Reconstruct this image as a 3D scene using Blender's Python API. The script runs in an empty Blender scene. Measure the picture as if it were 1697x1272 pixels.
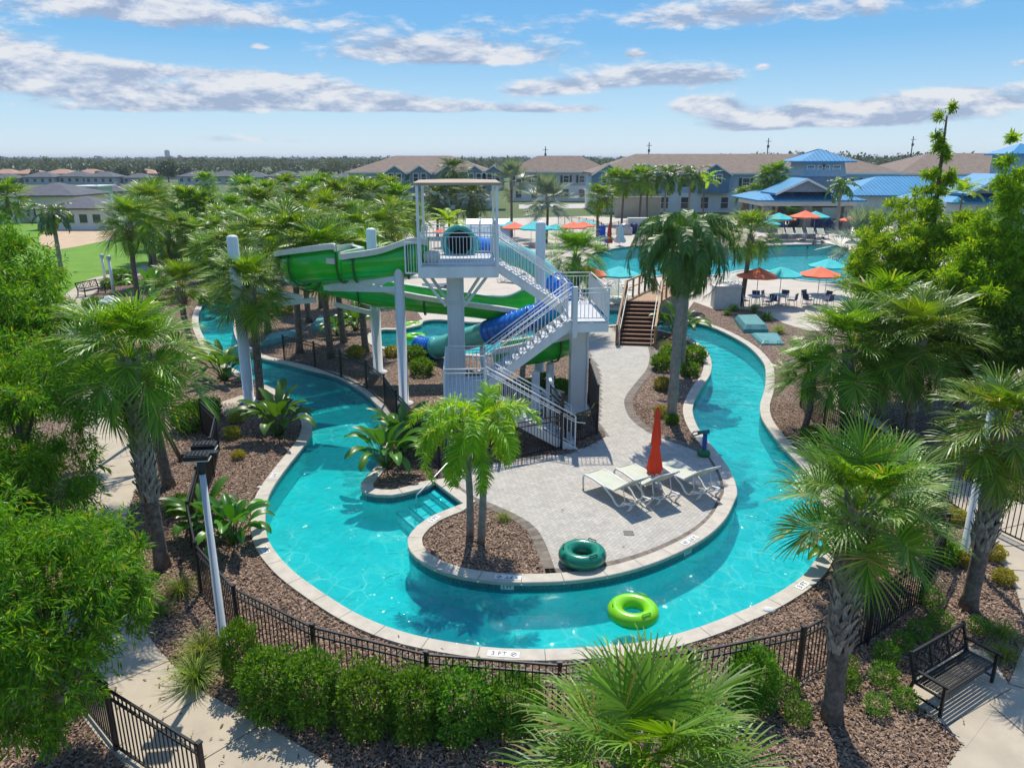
import bpy, bmesh, math, random
import numpy as np
from mathutils import Vector, Matrix, geometry
from math import radians as R, sin, cos, pi, atan2, sqrt, hypot
random.seed(7); rng = np.random.default_rng(7)
scene = bpy.context.scene
COL = scene.collection
# ------------------------------------------------------------------ camera
FOC, CX, CY, PITCH, H = 1250.0, 848.5, 636.0, R(16.6), 9.3
cam_d = bpy.data.cameras.new('camera'); cam = bpy.data.objects.new('camera', cam_d); COL.objects.link(cam)
cam.location = (0, 0, H); cam.rotation_euler = (R(90) - PITCH, 0, 0)
cam_d.sensor_width = 36; cam_d.lens = 36 * FOC / 1697; cam_d.clip_start = 0.1; cam_d.clip_end = 20000
scene.camera = cam
cp, sp = cos(PITCH), sin(PITCH)
def ray(px, py):
    x = (px - CX) / FOC; y = -(py - CY) / FOC
    return Vector((x, cp + y * sp, y * cp - sp))
def P(px, py, z=0.0):                 # surveyed ground plan: a sight line met with the level z
    d = ray(px, py); t = (z - H) / d.z
    return Vector((d.x * t, d.y * t, z))
def PY(px, py, Y):                    # a sight line met with the distance Y
    d = ray(px, py); t = Y / d.y
    return Vector((d.x * t, Y, H + d.z * t))
# ------------------------------------------------------------------ tags
def tag(o, label=None, cat=None, group=None, kind=None):
    if label: o['label'] = label
    if cat: o['category'] = cat
    if group: o['group'] = group
    if kind: o['kind'] = kind
    return o
def empty(name, loc, rz=0.0, label=None, cat=None, group=None, s=1.0):
    o = bpy.data.objects.new(name, None); COL.objects.link(o)
    o.location = loc; o.rotation_euler = (0, 0, rz); o.scale = (s, s, s); o.empty_display_size = .2
    return tag(o, label, cat, group)
def link(name, me, parent=None, loc=None, rz=0.0, s=1.0):
    o = bpy.data.objects.new(name, me); COL.objects.link(o)
    if parent: o.parent = parent
    if loc is not None: o.location = loc
    o.rotation_euler = (0, 0, rz); o.scale = (s, s, s)
    return o
def children(o): return [c for c in COL.objects if c.parent == o]
def copy_tree(o, parent=None):
    c = o.copy(); COL.objects.link(c)
    if parent: c.parent = parent
    for ch in list(o.children): copy_tree(ch, c)
    return c
def dup(o, loc, rz=0.0, label=None, s=None, group=None):
    c = copy_tree(o); c.location = loc; c.rotation_euler = (0, 0, rz)
    if s: c.scale = (s, s, s)
    if label: c['label'] = label
    if group: c['group'] = group
    return c
# ------------------------------------------------------------------ materials
MATS = {}
def _new(name):
    m = bpy.data.materials.new(name); m.use_nodes = True
    nt = m.node_tree; nt.nodes.clear()
    out = nt.nodes.new('ShaderNodeOutputMaterial')
    return m, nt, out
def N(nt, t, **kw):
    n = nt.nodes.new(t)
    for k, v in kw.items():
        if k in n.inputs: n.inputs[k].default_value = v
        else: setattr(n, k, v)
    return n
def c4(c): return (c[0], c[1], c[2], 1.0)
def ramp(nt, fac, stops):
    r = nt.nodes.new('ShaderNodeValToRGB')
    e = r.color_ramp.elements
    while len(e) < len(stops): e.new(0.5)
    for i, (p, c) in enumerate(stops): e[i].position = p; e[i].color = c4(c)
    nt.links.new(fac, r.inputs[0]); return r.outputs[0]
def mat(name, col, rough=.6, metal=0.0, vary=.12, scale=3.0, bump=0.0, bscale=40.0, spec=.5, island=0.0, coat=0.0, dirt=0.0, streak=False):
    if name in MATS: return MATS[name]
    m, nt, out = _new(name); L = nt.links.new
    b = N(nt, 'ShaderNodeBsdfPrincipled'); b.inputs['Roughness'].default_value = rough; b.inputs['Metallic'].default_value = metal
    b.inputs['Specular IOR Level'].default_value = spec
    if coat: b.inputs['Coat Weight'].default_value = coat; b.inputs['Coat Roughness'].default_value = .08
    tc = N(nt, 'ShaderNodeTexCoord')
    mp = N(nt, 'ShaderNodeMapping'); L(tc.outputs['Object'], mp.inputs[0])
    if streak: mp.inputs['Scale'].default_value = (1, 1, .12)
    nz = N(nt, 'ShaderNodeTexNoise', Scale=scale, Detail=5.0, Roughness=.6); L(mp.outputs[0], nz.inputs['Vector'])
    lo = [max(0, c * (1 - vary * 1.4)) for c in col]; hi = [min(1, c * (1 + vary)) for c in col]
    colr = ramp(nt, nz.outputs['Fac'], [(.3, lo), (.7, hi)])
    if dirt:
        n2 = N(nt, 'ShaderNodeTexNoise', Scale=scale * .37, Detail=8.0, Roughness=.7); L(mp.outputs[0], n2.inputs['Vector'])
        mx = N(nt, 'ShaderNodeMix', data_type='RGBA'); mx.inputs[7].default_value = c4([c * .55 for c in col])
        f = N(nt, 'ShaderNodeMapRange'); f.inputs[1].default_value = .52; f.inputs[2].default_value = .75; f.inputs[4].default_value = dirt
        L(n2.outputs['Fac'], f.inputs[0]); L(f.outputs[0], mx.inputs[0]); L(colr, mx.inputs[6]); colr = mx.outputs[2]
    if island:
        g = N(nt, 'ShaderNodeNewGeometry'); hs = N(nt, 'ShaderNodeHueSaturation')
        mr = N(nt, 'ShaderNodeMapRange'); mr.inputs[3].default_value = 1 - island; mr.inputs[4].default_value = 1 + island
        L(g.outputs['Random Per Island'], mr.inputs[0]); L(mr.outputs[0], hs.inputs['Value']); L(colr, hs.inputs['Color']); colr = hs.outputs[0]
    L(colr, b.inputs['Base Color'])
    if bump:
        bn = N(nt, 'ShaderNodeTexNoise', Scale=bscale, Detail=4.0); L(mp.outputs[0], bn.inputs['Vector'])
        bp = N(nt, 'ShaderNodeBump', Strength=bump, Distance=.02); L(bn.outputs['Fac'], bp.inputs['Height']); L(bp.outputs[0], b.inputs['Normal'])
    L(b.outputs[0], out.inputs[0]); MATS[name] = m; return m
def leafmat(name, a, b_, dead=None, trans=.45, rough=.45, gloss=.06, hue=.012, val=.14):
    if name in MATS: return MATS[name]
    m, nt, out = _new(name); L = nt.links.new
    g = N(nt, 'ShaderNodeNewGeometry'); oi = N(nt, 'ShaderNodeObjectInfo')
    stops = [(0.0, a), (.82, b_), (.95, [min(1, c * 1.35) for c in b_])]
    if dead: stops += [(.965, dead), (1.0, dead)]
    colr = ramp(nt, g.outputs['Random Per Island'], stops)
    hs = N(nt, 'ShaderNodeHueSaturation'); mr = N(nt, 'ShaderNodeMapRange'); mr.inputs[3].default_value = 1 - val; mr.inputs[4].default_value = 1 + val
    mh = N(nt, 'ShaderNodeMapRange'); mh.inputs[3].default_value = .5 - hue; mh.inputs[4].default_value = .5 + hue
    L(oi.outputs['Random'], mr.inputs[0]); L(mr.outputs[0], hs.inputs['Value']); L(oi.outputs['Random'], mh.inputs[0]); L(mh.outputs[0], hs.inputs['Hue']); L(colr, hs.inputs['Color'])
    d = N(nt, 'ShaderNodeBsdfDiffuse'); t = N(nt, 'ShaderNodeBsdfTranslucent'); gl = N(nt, 'ShaderNodeBsdfGlossy', Roughness=rough)
    tcx = N(nt, 'ShaderNodeMix', data_type='RGBA', blend_type='MULTIPLY'); tcx.inputs[0].default_value = 1; tcx.inputs[7].default_value = (1.5, 1.35, .4, 1)
    L(hs.outputs[0], d.inputs[0]); L(hs.outputs[0], tcx.inputs[6]); L(tcx.outputs[2], t.inputs[0])
    m1 = N(nt, 'ShaderNodeMixShader'); m1.inputs[0].default_value = trans; L(d.outputs[0], m1.inputs[1]); L(t.outputs[0], m1.inputs[2])
    fr = N(nt, 'ShaderNodeLayerWeight', Blend=.25); ml = N(nt, 'ShaderNodeMath', operation='MULTIPLY_ADD'); ml.inputs[1].default_value = .05; ml.inputs[2].default_value = gloss
    L(fr.outputs['Fresnel'], ml.inputs[0])
    m2 = N(nt, 'ShaderNodeMixShader'); L(ml.outputs[0], m2.inputs[0]); L(m1.outputs[0], m2.inputs[1]); L(gl.outputs[0], m2.inputs[2])
    L(m2.outputs[0], out.inputs[0]); MATS[name] = m; return m
# ------------------------------------------------------------------ mesh builder
class MB:
    def __init__(s): s.v = []; s.f = []; s.m = []; s.sm = []
    def add(s, vs, fs, mi=0, smooth=False, M=None):
        b = len(s.v)
        s.v += [tuple(M @ Vector(v)) if M else tuple(v) for v in vs]
        for f in fs: s.f.append(tuple(i + b for i in f)); s.m.append(mi); s.sm.append(smooth)
        return s
    def box(s, c, d, rz=0.0, mi=0, M=None):
        x, y, z = d[0] / 2, d[1] / 2, d[2] / 2; ca, sa = cos(rz), sin(rz)
        vs = []
        for k in (-z, z):
            for (i, j) in ((-x, -y), (x, -y), (x, y), (-x, y)):
                vs.append((c[0] + i * ca - j * sa, c[1] + i * sa + j * ca, c[2] + k))
        return s.add(vs, [(3, 2, 1, 0), (4, 5, 6, 7), (0, 1, 5, 4), (1, 2, 6, 5), (2, 3, 7, 6), (3, 0, 4, 7)], mi, False, M)
    def bar(s, p, q, w, h=None, mi=0, up=(0, 0, 1)):      # rectangular bar between two points
        h = h or w; p = Vector(p); q = Vector(q); t = (q - p).normalized(); u = Vector(up)
        if abs(t.dot(u)) > .97: u = Vector((0, 1, 0))
        a = t.cross(u).normalized(); b = a.cross(t).normalized()
        vs = []
        for e in (p, q):
            for (i, j) in ((-1, -1), (1, -1), (1, 1), (-1, 1)): vs.append(e + a * i * w / 2 + b * j * h / 2)
        return s.add(vs, [(0, 1, 2, 3), (7, 6, 5, 4), (4, 5, 1, 0), (5, 6, 2, 1), (6, 7, 3, 2), (7, 4, 0, 3)], mi)
    def tube(s, pts, r, n=10, mi=0, cap=True, smooth=True, closed=False):
        pts = [Vector(p) for p in pts]; k = len(pts)
        rs = r if isinstance(r, (list, tuple)) else [r] * k
        base = len(s.v); a = None
        for i, p in enumerate(pts):
            if closed: t = (pts[(i + 1) % k] - pts[i - 1]).normalized()
            else: t = (pts[min(i + 1, k - 1)] - pts[max(i - 1, 0)]).normalized()
            if a is None:
                u = Vector((0, 0, 1)) if abs(t.z) < .9 else Vector((0, 1, 0)); a = t.cross(u).normalized()
            else:
                a = (a - t * a.dot(t)).normalized()
            b = t.cross(a)
            for j in range(n):
                th = 2 * pi * j / n; s.v.append(tuple(p + (a * cos(th) + b * sin(th)) * rs[i]))
        for i in range(k if closed else k - 1):
            for j in range(n):
                i2 = (i + 1) % k
                s.f.append((base + i * n + j, base + i * n + (j + 1) % n, base + i2 * n + (j + 1) % n, base + i2 * n + j)); s.m.append(mi); s.sm.append(smooth)
        if cap and not closed:
            s.f.append(tuple(base + j for j in reversed(range(n)))); s.m.append(mi); s.sm.append(False)
            s.f.append(tuple(base + (k - 1) * n + j for j in range(n))); s.m.append(mi); s.sm.append(False)
        return s
    def lathe(s, prof, n=24, c=(0, 0, 0), mi=0, smooth=True):
        base = len(s.v)
        for (r, z) in prof:
            for j in range(n):
                th = 2 * pi * j / n; s.v.append((c[0] + r * cos(th), c[1] + r * sin(th), c[2] + z))
        for i in range(len(prof) - 1):
            for j in range(n):
                s.f.append((base + i * n + j, base + i * n + (j + 1) % n, base + (i + 1) * n + (j + 1) % n, base + (i + 1) * n + j)); s.m.append(mi); s.sm.append(smooth)
        return s
    def grid(s, rows, mi=0, smooth=True, M=None):          # rows: list of equal-length point lists
        b = len(s.v); n = len(rows[0])
        for r in rows: s.v += [tuple(M @ Vector(p)) if M else tuple(p) for p in r]
        for i in range(len(rows) - 1):
            for j in range(n - 1):
                s.f.append((b + i * n + j, b + i * n + j + 1, b + (i + 1) * n + j + 1, b + (i + 1) * n + j)); s.m.append(mi); s.sm.append(smooth)
        return s
    def prism(s, poly, z0, z1, mi=0):
        n = len(poly); vs = [(p[0], p[1], z0) for p in poly] + [(p[0], p[1], z1) for p in poly]
        return s.add(vs, [tuple(range(n - 1, -1, -1)), tuple(range(n, 2 * n))] + [(i, (i + 1) % n, n + (i + 1) % n, n + i) for i in range(n)], mi)
    def mesh(s, name, mats):
        me = bpy.data.meshes.new(name); me.from_pydata(s.v, [], s.f)
        for m in (mats if isinstance(mats, (list, tuple)) else [mats]): me.materials.append(m)
        me.polygons.foreach_set('material_index', s.m); me.polygons.foreach_set('use_smooth', s.sm); me.update()
        return me
    def build(s, name, mats, parent=None, loc=None, rz=0.0, sc=1.0, bevel=0.0):
        o = link(name, s.mesh(name, mats), parent, loc, rz, sc)
        if bevel:
            b = o.modifiers.new('bevel', 'BEVEL'); b.width = bevel; b.segments = 2; b.limit_method = 'ANGLE'
        return o
# ------------------------------------------------------------------ plan geometry
def catmull(pts, step=.35, closed=False):
    pts = [Vector(p[:2]) for p in pts]; n = len(pts); out = []
    for i in range(n if closed else n - 1):
        p1, p2 = pts[i], pts[(i + 1) % n]
        p0 = pts[i - 1] if (closed or i > 0) else p1 * 2 - p2
        p3 = pts[(i + 2) % n] if (closed or i < n - 2) else p2 * 2 - p1
        k = max(2, int((p2 - p1).length / step))
        for j in range(k):
            t = j / k
            out.append(.5 * ((2 * p1) + (p2 - p0) * t + (2 * p0 - 5 * p1 + 4 * p2 - p3) * t * t + (3 * p1 - p0 - 3 * p2 + p3) * t ** 3))
    if not closed: out.append(pts[-1])
    return out
def px_line(pts, z=0.0): return [P(a, b, z).to_2d() for (a, b) in pts]
def offset(poly, d, closed=True):     # + d to the left of travel
    n = len(poly); out = []
    for i in range(n):
        a = poly[i - 1] if (closed or i > 0) else poly[i]; b = poly[(i + 1) % n] if (closed or i < n - 1) else poly[i]
        t = (b - a); t = t.normalized() if t.length > 1e-9 else Vector((1, 0))
        out.append(poly[i] + Vector((-t.y, t.x)) * d)
    return out
def inside(pts, poly):                # numpy point-in-polygon
    x, y = pts[:, 0], pts[:, 1]; r = np.zeros(len(pts), bool); n = len(poly)
    for i in range(n):
        x1, y1 = poly[i - 1]; x2, y2 = poly[i]
        c = ((y1 > y) != (y2 > y)); 
        if y2 != y1: r ^= c & (x < (x2 - x1) * (y - y1) / (y2 - y1) + x1)
    return r
def area(poly): return sum(poly[i - 1][0] * poly[i][1] - poly[i][0] * poly[i - 1][1] for i in range(len(poly))) / 2
def ccw(poly): return poly if area(poly) > 0 else list(reversed(poly))
def sheet(name, outer, z, material, holes=(), label=None, kind='structure', extra=None):
    vs = []; es = []
    for poly in [outer] + list(holes):
        b = len(vs); vs += [Vector((p[0], p[1])) for p in poly]; n = len(poly); es += [(b + i, b + (i + 1) % n) for i in range(n)]
    co, ed, fa, *_ = geometry.delaunay_2d_cdt(vs, es, [], 2 if not holes else 1, 1e-5)
    c = np.array([(sum(co[i].x for i in f) / len(f), sum(co[i].y for i in f) / len(f)) for f in fa])
    keep = inside(c, outer)
    for h in holes: keep &= ~inside(c, h)
    me = bpy.data.meshes.new(name); me.from_pydata([(p.x, p.y, z) for p in co], [], [f for f, k in zip(fa, keep) if k])
    me.materials.append(material); me.update()
    o = link(name, me); tag(o, label, None, None, kind); return o
# ------------------------------------------------------------------ shared materials
WHITE = mat('white_steel', (.74, .75, .75), .38, vary=.05, scale=2, dirt=.35, streak=True)
GALV = mat('grey_grating', (.50, .52, .54), .5, vary=.15, scale=6)
BLACK = mat('black_metal', (.012, .012, .014), .4, vary=.2)
CANOPYM = mat('tan_canopy', (.40, .30, .21), .8, vary=.08)
GREEN = mat('green_fibreglass', (.026, .50, .03), .22, vary=.12, scale=1.2, coat=.4)
CREAM = mat('cream_gelcoat', (.72, .67, .58), .35, vary=.07, coat=.2, dirt=.2)
TEALM = mat('teal_fibreglass', (.13, .56, .52), .25, vary=.1, coat=.4)
BLUEM = mat('blue_fibreglass', (.015, .19, .72), .25, vary=.12, coat=.4)
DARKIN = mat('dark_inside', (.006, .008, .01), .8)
CONC = mat('concrete', (.45, .385, .295), .85, vary=.10, scale=1.1, bump=.15, bscale=60, dirt=.35)
COPING = mat('coping_stone', (.50, .45, .38), .8, vary=.10, scale=5, bump=.1, dirt=.35)
DECK = mat('deck_concrete', (.50, .44, .365), .85, vary=.07, scale=.6, dirt=.25)
WOOD = mat('brown_timber', (.22, .105, .055), .6, vary=.3, scale=6, island=.18)
WOODL = mat('tan_timber', (.40, .235, .11), .6, vary=.2, scale=6, island=.1)
BRKGRY = mat('border_paver', (.175, .145, .118), .85, vary=.2, scale=8, island=.28)
PAVER = mat('paver', (.455, .425, .38), .85, vary=.06, scale=1.5, island=.10, dirt=.15)
JOINT = mat('paver_joint', (.19, .17, .15), .9, vary=.2)
ORANGE = mat('orange_canvas', (.80, .16, .07), .8, vary=.06)
TURQ = mat('turquoise_canvas', (.03, .50, .50), .8, vary=.06)
REDC = mat('red_canvas', (.78, .05, .012), .8, vary=.08)
SLING = mat('pale_green_sling', (.50, .52, .41), .7, vary=.05)
NAVY = mat('navy_sling', (.02, .04, .11), .7)
FRAMEW = mat('white_frame', (.75, .74, .70), .4, vary=.04)
TEALBOX = mat('teal_cover', (.075, .27, .27), .45, vary=.15, scale=3, dirt=.4)
TRUNK = mat('palm_trunk', (.17, .135, .105), .95, vary=.45, scale=9, bump=.8, bscale=22)
BOOT = mat('palm_boot', (.34, .29, .235), .95, vary=.25, scale=12, island=.3)
SMOOTHT = mat('smooth_palm_trunk', (.29, .255, .215), .9, vary=.2, scale=7, bump=.3)
BARK = mat('tree_bark', (.14, .10, .07), .95, vary=.3, scale=10, bump=.6)
LEAF_SABAL = leafmat('sabal_leaf', (.062, .17, .008), (.19, .345, .02), (.38, .29, .09), trans=.42, gloss=.02)
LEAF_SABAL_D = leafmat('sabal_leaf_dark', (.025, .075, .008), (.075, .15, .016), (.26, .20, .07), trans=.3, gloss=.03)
LEAF_SILVER = leafmat('silver_leaf', (.13, .20, .15), (.26, .34, .27), trans=.25, gloss=.04)
LEAF_QUEEN = leafmat('queen_leaf', (.03, .10, .008), (.09, .19, .018), trans=.34, gloss=.04)
LEAF_FOX = leafmat('foxtail_leaf', (.15, .32, .012), (.32, .48, .02), (.48, .38, .03), trans=.5, gloss=.01)
LEAF_BAMBOO = leafmat('bamboo_leaf', (.05, .20, .010), (.18, .38, .018), (.40, .38, .03), trans=.5, gloss=.015, hue=.004, val=.05)
LEAF_RTREE = leafmat('bright_tree_leaf', (.12, .29, .010), (.34, .50, .022), (.42, .40, .05), trans=.5, gloss=.01, hue=.004, val=.04)
LEAF_HEDGE = leafmat('hedge_leaf', (.05, .16, .014), (.16, .32, .025), trans=.42, gloss=.015)
LEAF_BANANA = leafmat('paddle_leaf', (.035, .13, .014), (.10, .25, .025), (.36, .18, .04), trans=.38, gloss=.04, rough=.35)
LEAF_YEL = leafmat('yellow_leaf', (.20, .24, .015), (.42, .36, .03), trans=.4)
LEAF_GRASS = leafmat('grass_blade', (.10, .19, .02), (.28, .36, .06), (.42, .36, .15), trans=.42, gloss=.01)
LEAF_DARK = leafmat('far_leaf', (.025, .055, .015), (.055, .095, .03), trans=.2)

def water_mat(name, tint_lo, tint_caustic, sc=1.0, bumpd=.035):
    m, nt, out = _new(name); L = nt.links.new
    tc = N(nt, 'ShaderNodeNewGeometry')
    mp = N(nt, 'ShaderNodeMapping'); mp.inputs['Scale'].default_value = (1, .8, 1); L(tc.outputs['Position'], mp.inputs[0])
    wn = N(nt, 'ShaderNodeTexNoise', Scale=.9 * sc, Detail=3.0); L(mp.outputs[0], wn.inputs['Vector'])
    add = N(nt, 'ShaderNodeMix', data_type='VECTOR'); add.inputs[0].default_value = .32; L(mp.outputs[0], add.inputs[4]); L(wn.outputs['Color'], add.inputs[5])
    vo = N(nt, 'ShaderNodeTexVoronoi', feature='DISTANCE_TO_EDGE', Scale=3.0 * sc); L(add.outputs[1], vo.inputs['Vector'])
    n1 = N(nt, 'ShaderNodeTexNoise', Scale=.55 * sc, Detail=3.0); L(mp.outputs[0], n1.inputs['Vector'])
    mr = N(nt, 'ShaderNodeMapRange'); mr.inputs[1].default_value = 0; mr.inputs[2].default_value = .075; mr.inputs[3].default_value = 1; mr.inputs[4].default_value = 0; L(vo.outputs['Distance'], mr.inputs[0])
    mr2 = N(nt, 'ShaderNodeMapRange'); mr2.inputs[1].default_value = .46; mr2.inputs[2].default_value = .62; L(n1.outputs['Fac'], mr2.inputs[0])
    mu = N(nt, 'ShaderNodeMath', operation='MULTIPLY'); L(mr.outputs[0], mu.inputs[0]); L(mr2.outputs[0], mu.inputs[1])  # patchy bright web: caustic light lines put into the water tint
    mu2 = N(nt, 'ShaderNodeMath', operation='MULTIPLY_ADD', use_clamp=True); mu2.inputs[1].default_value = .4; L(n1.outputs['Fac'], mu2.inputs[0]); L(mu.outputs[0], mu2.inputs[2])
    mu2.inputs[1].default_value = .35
    tint = ramp(nt, mu2.outputs[0], [(.05, tint_lo), (.95, tint_caustic)])
    tr = N(nt, 'ShaderNodeBsdfTransparent'); L(tint, tr.inputs[0])
    gl = N(nt, 'ShaderNodeBsdfGlossy', Roughness=.035)
    b1 = N(nt, 'ShaderNodeTexNoise', Scale=2.2 * sc, Detail=4.0, Roughness=.55, Distortion=.6); L(mp.outputs[0], b1.inputs['Vector'])
    bp = N(nt, 'ShaderNodeBump', Strength=.8, Distance=bumpd * 4); L(b1.outputs['Fac'], bp.inputs['Height']); L(bp.outputs[0], gl.inputs['Normal'])
    fr = N(nt, 'ShaderNodeFresnel', IOR=1.33); L(bp.outputs[0], fr.inputs['Normal'])
    df = N(nt, 'ShaderNodeBsdfDiffuse'); df.inputs[0].default_value = (.008, .51, .57, 1); bd = N(nt, 'ShaderNodeMixShader'); bd.inputs[0].default_value = .26; L(tr.outputs[0], bd.inputs[1]); L(df.outputs[0], bd.inputs[2])
    b2 = N(nt, 'ShaderNodeBump', Strength=1.0, Distance=bumpd * 7); L(b1.outputs['Fac'], b2.inputs['Height']); L(b2.outputs[0], df.inputs['Normal'])
    mx = N(nt, 'ShaderNodeMixShader'); L(fr.outputs[0], mx.inputs[0]); L(bd.outputs[0], mx.inputs[1]); L(gl.outputs[0], mx.inputs[2])
    L(mx.outputs[0], out.inputs[0]); return m
WATER = water_mat('river_water', (.07, .82, .86), (.85, 1.0, 1.0))
WATERP = water_mat('pool_water', (.06, .78, .84), (.6, .97, 1), sc=.7)
PLASTER = mat('pool_plaster', (.36, .74, .72), .7, vary=.10, scale=.5)
TILE = mat('waterline_tile', (.06, .17, .18), .3, vary=.5, scale=22)

def mulch_mat():
    m, nt, out = _new('bark_mulch'); L = nt.links.new
    g = N(nt, 'ShaderNodeNewGeometry')
    mp = N(nt, 'ShaderNodeMapping'); mp.inputs['Scale'].default_value = (1, 1, 1); L(g.outputs['Position'], mp.inputs[0])
    ns = N(nt, 'ShaderNodeTexNoise', Scale=6.0, Detail=2.0); L(mp.outputs[0], ns.inputs['Vector'])
    ad = N(nt, 'ShaderNodeMix', data_type='VECTOR'); ad.inputs[0].default_value = .06; L(mp.outputs[0], ad.inputs[4]); L(ns.outputs['Color'], ad.inputs[5])
    vo = N(nt, 'ShaderNodeTexVoronoi', Scale=26.0); L(ad.outputs[1], vo.inputs['Vector'])
    sx = N(nt, 'ShaderNodeSeparateColor'); L(vo.outputs['Color'], sx.inputs[0])
    col = ramp(nt, sx.outputs[0], [(0, (.02, .012, .008)), (.35, (.095, .055, .036)), (.7, (.225, .145, .10)), (1, (.44, .32, .24))])
    b = N(nt, 'ShaderNodeBsdfPrincipled', Roughness=.95); L(col, b.inputs['Base Color'])
    bp = N(nt, 'ShaderNodeBump', Strength=1.0, Distance=.03); L(sx.outputs[1], bp.inputs['Height']); L(bp.outputs[0], b.inputs['Normal'])
    L(b.outputs[0], out.inputs[0]); return m
MULCH = mulch_mat()
CHIP = mat('mulch_chip', (.27, .178, .125), .95, vary=.3, scale=30, island=.55)
def grass_mat(name, a, b_, sc=.5):
    m, nt, out = _new(name); L = nt.links.new
    g = N(nt, 'ShaderNodeNewGeometry')
    n1 = N(nt, 'ShaderNodeTexNoise', Scale=sc, Detail=8.0, Roughness=.7); L(g.outputs['Position'], n1.inputs['Vector'])
    n2 = N(nt, 'ShaderNodeTexNoise', Scale=sc * 40, Detail=3.0); L(g.outputs['Position'], n2.inputs['Vector'])
    ma = N(nt, 'ShaderNodeMath', operation='MULTIPLY_ADD'); ma.inputs[1].default_value = .4; L(n2.outputs['Fac'], ma.inputs[0]); 
    mb = N(nt, 'ShaderNodeMath', operation='MULTIPLY'); mb.inputs[1].default_value = .6; L(n1.outputs['Fac'], mb.inputs[0]); L(mb.outputs[0], ma.inputs[2])
    col = ramp(nt, ma.outputs[0], [(.35, a), (.65, b_)])
    b = N(nt, 'ShaderNodeBsdfPrincipled', Roughness=.95); L(col, b.inputs['Base Color'])
    bp = N(nt, 'ShaderNodeBump', Strength=.6, Distance=.05); L(n2.outputs['Fac'], bp.inputs['Height']); L(bp.outputs[0], b.inputs['Normal'])
    L(b.outputs[0], out.inputs[0]); return m
LAWN = grass_mat('lawn_grass', (.075, .20, .010), (.17, .32, .015), .35)
FIELD = grass_mat('field_grass', (.05, .085, .02), (.11, .15, .04), .02)
SAND = grass_mat('sand', (.44, .31, .19), (.60, .44, .29), .5)
SHINGLE = mat('brown_shingle', (.235, .175, .135), .95, vary=.14, scale=1.2, dirt=.3)
SHINGLEG = mat('grey_shingle', (.11, .115, .13), .95, vary=.2, scale=1.2)
SIDBLUE = mat('pale_blue_siding', (.36, .47, .52), .7, vary=.05, scale=.8)
SIDDARK = mat('dark_blue_siding', (.10, .20, .30), .7, vary=.08, scale=.8)
SIDWHITE = mat('white_siding', (.68, .67, .63), .7, vary=.05, scale=.8)
SIDTAN = mat('tan_stucco', (.42, .36, .28), .8, vary=.06, scale=.8)
GLASS = mat('window_glass', (.03, .04, .05), .1, vary=.1, spec=.8)
BLUEROOF = mat('blue_metal_roof', (.035, .25, .46), .42, vary=.10, scale=.6)
STONE = mat('tan_stone', (.33, .27, .21), .9, vary=.35, scale=4)
SKIN = mat('skin', (.42, .23, .15), .6, vary=.05)

LEAF_DEAD = leafmat('dry_frond', (.16, .10, .045), (.32, .23, .12), trans=.2, gloss=.01)
# ------------------------------------------------------------------ plan outlines surveyed from the photograph
I1 = [(396,500),(390,525),(388,548),(400,572),(431,591),(475,601),(513,611),(557,622),(589,639),(611,655),(628,675),(634,696),(636,725),(630,762),(606,792),(599,803),(607,815),(648,819),(701,807),(721,797)]
I2 = [(769,833),(711,857),(683,881),(677,897),(683,914),(704,931),(746,949),(817,961),(887,963),(958,959),(1029,947),(1100,924),(1163,892),(1199,860),(1216,828),(1220,811),(1209,779),(1185,745),(1159,713),(1148,688),(1148,669),(1159,645),(1176,619),(1178,598),(1171,581),(1155,567),(1136,557),(1100,547),(1060,541),(1010,538),(950,552),(870,576),(790,586),(700,582),(640,575),(619,565),(617,558),(630,546),(660,545),(695,538),(703,531),(730,529),(780,533),(830,532),(920,523),(1000,512),(1060,517),(1100,523),(1138,532),(1171,538),(1207,553),(1242,574),(1266,600),(1270,621),(1268,645),(1261,669),(1263,690),(1277,713),(1300,741),(1325,768),(1350,800),(1366,840),(1370,880),(1358,918),(1330,955),(1274,991),(1217,1017),(1140,1045),(1055,1065),(941,1074),(870,1075),(796,1071),(683,1051),(598,1020),(527,977),(476,938),(445,898),(438,864),(441,829),(453,803),(475,772),(499,742),(512,722),(516,703),(510,688),(492,668),(462,648),(432,634),(400,618),(360,592),(338,560),(328,530),(338,502),(365,490),(385,492)]
W = catmull(px_line(I1, .06), .3) + catmull(px_line(I2, .06), .3)
W_FLIP = area(W) < 0
POOLPX = [(985,419),(1032,410),(1080,407),(1150,410),(1200,411),(1245,410),(1285,406.5),(1340,405),(1376,404.5),(1400,412),(1418,430),(1440,450),(1425,463),(1378,468),(1340,466),(1316,462),(1296,454),(1268,448),(1230,448),(1190,455),(1140,460),(1090,458),(1034,456),(1001,457),(980,448),(972,432)]
POOL = catmull(px_line(POOLPX), .8, True)
if W_FLIP: W = W[::-1]
POOL = ccw(POOL)
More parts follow.
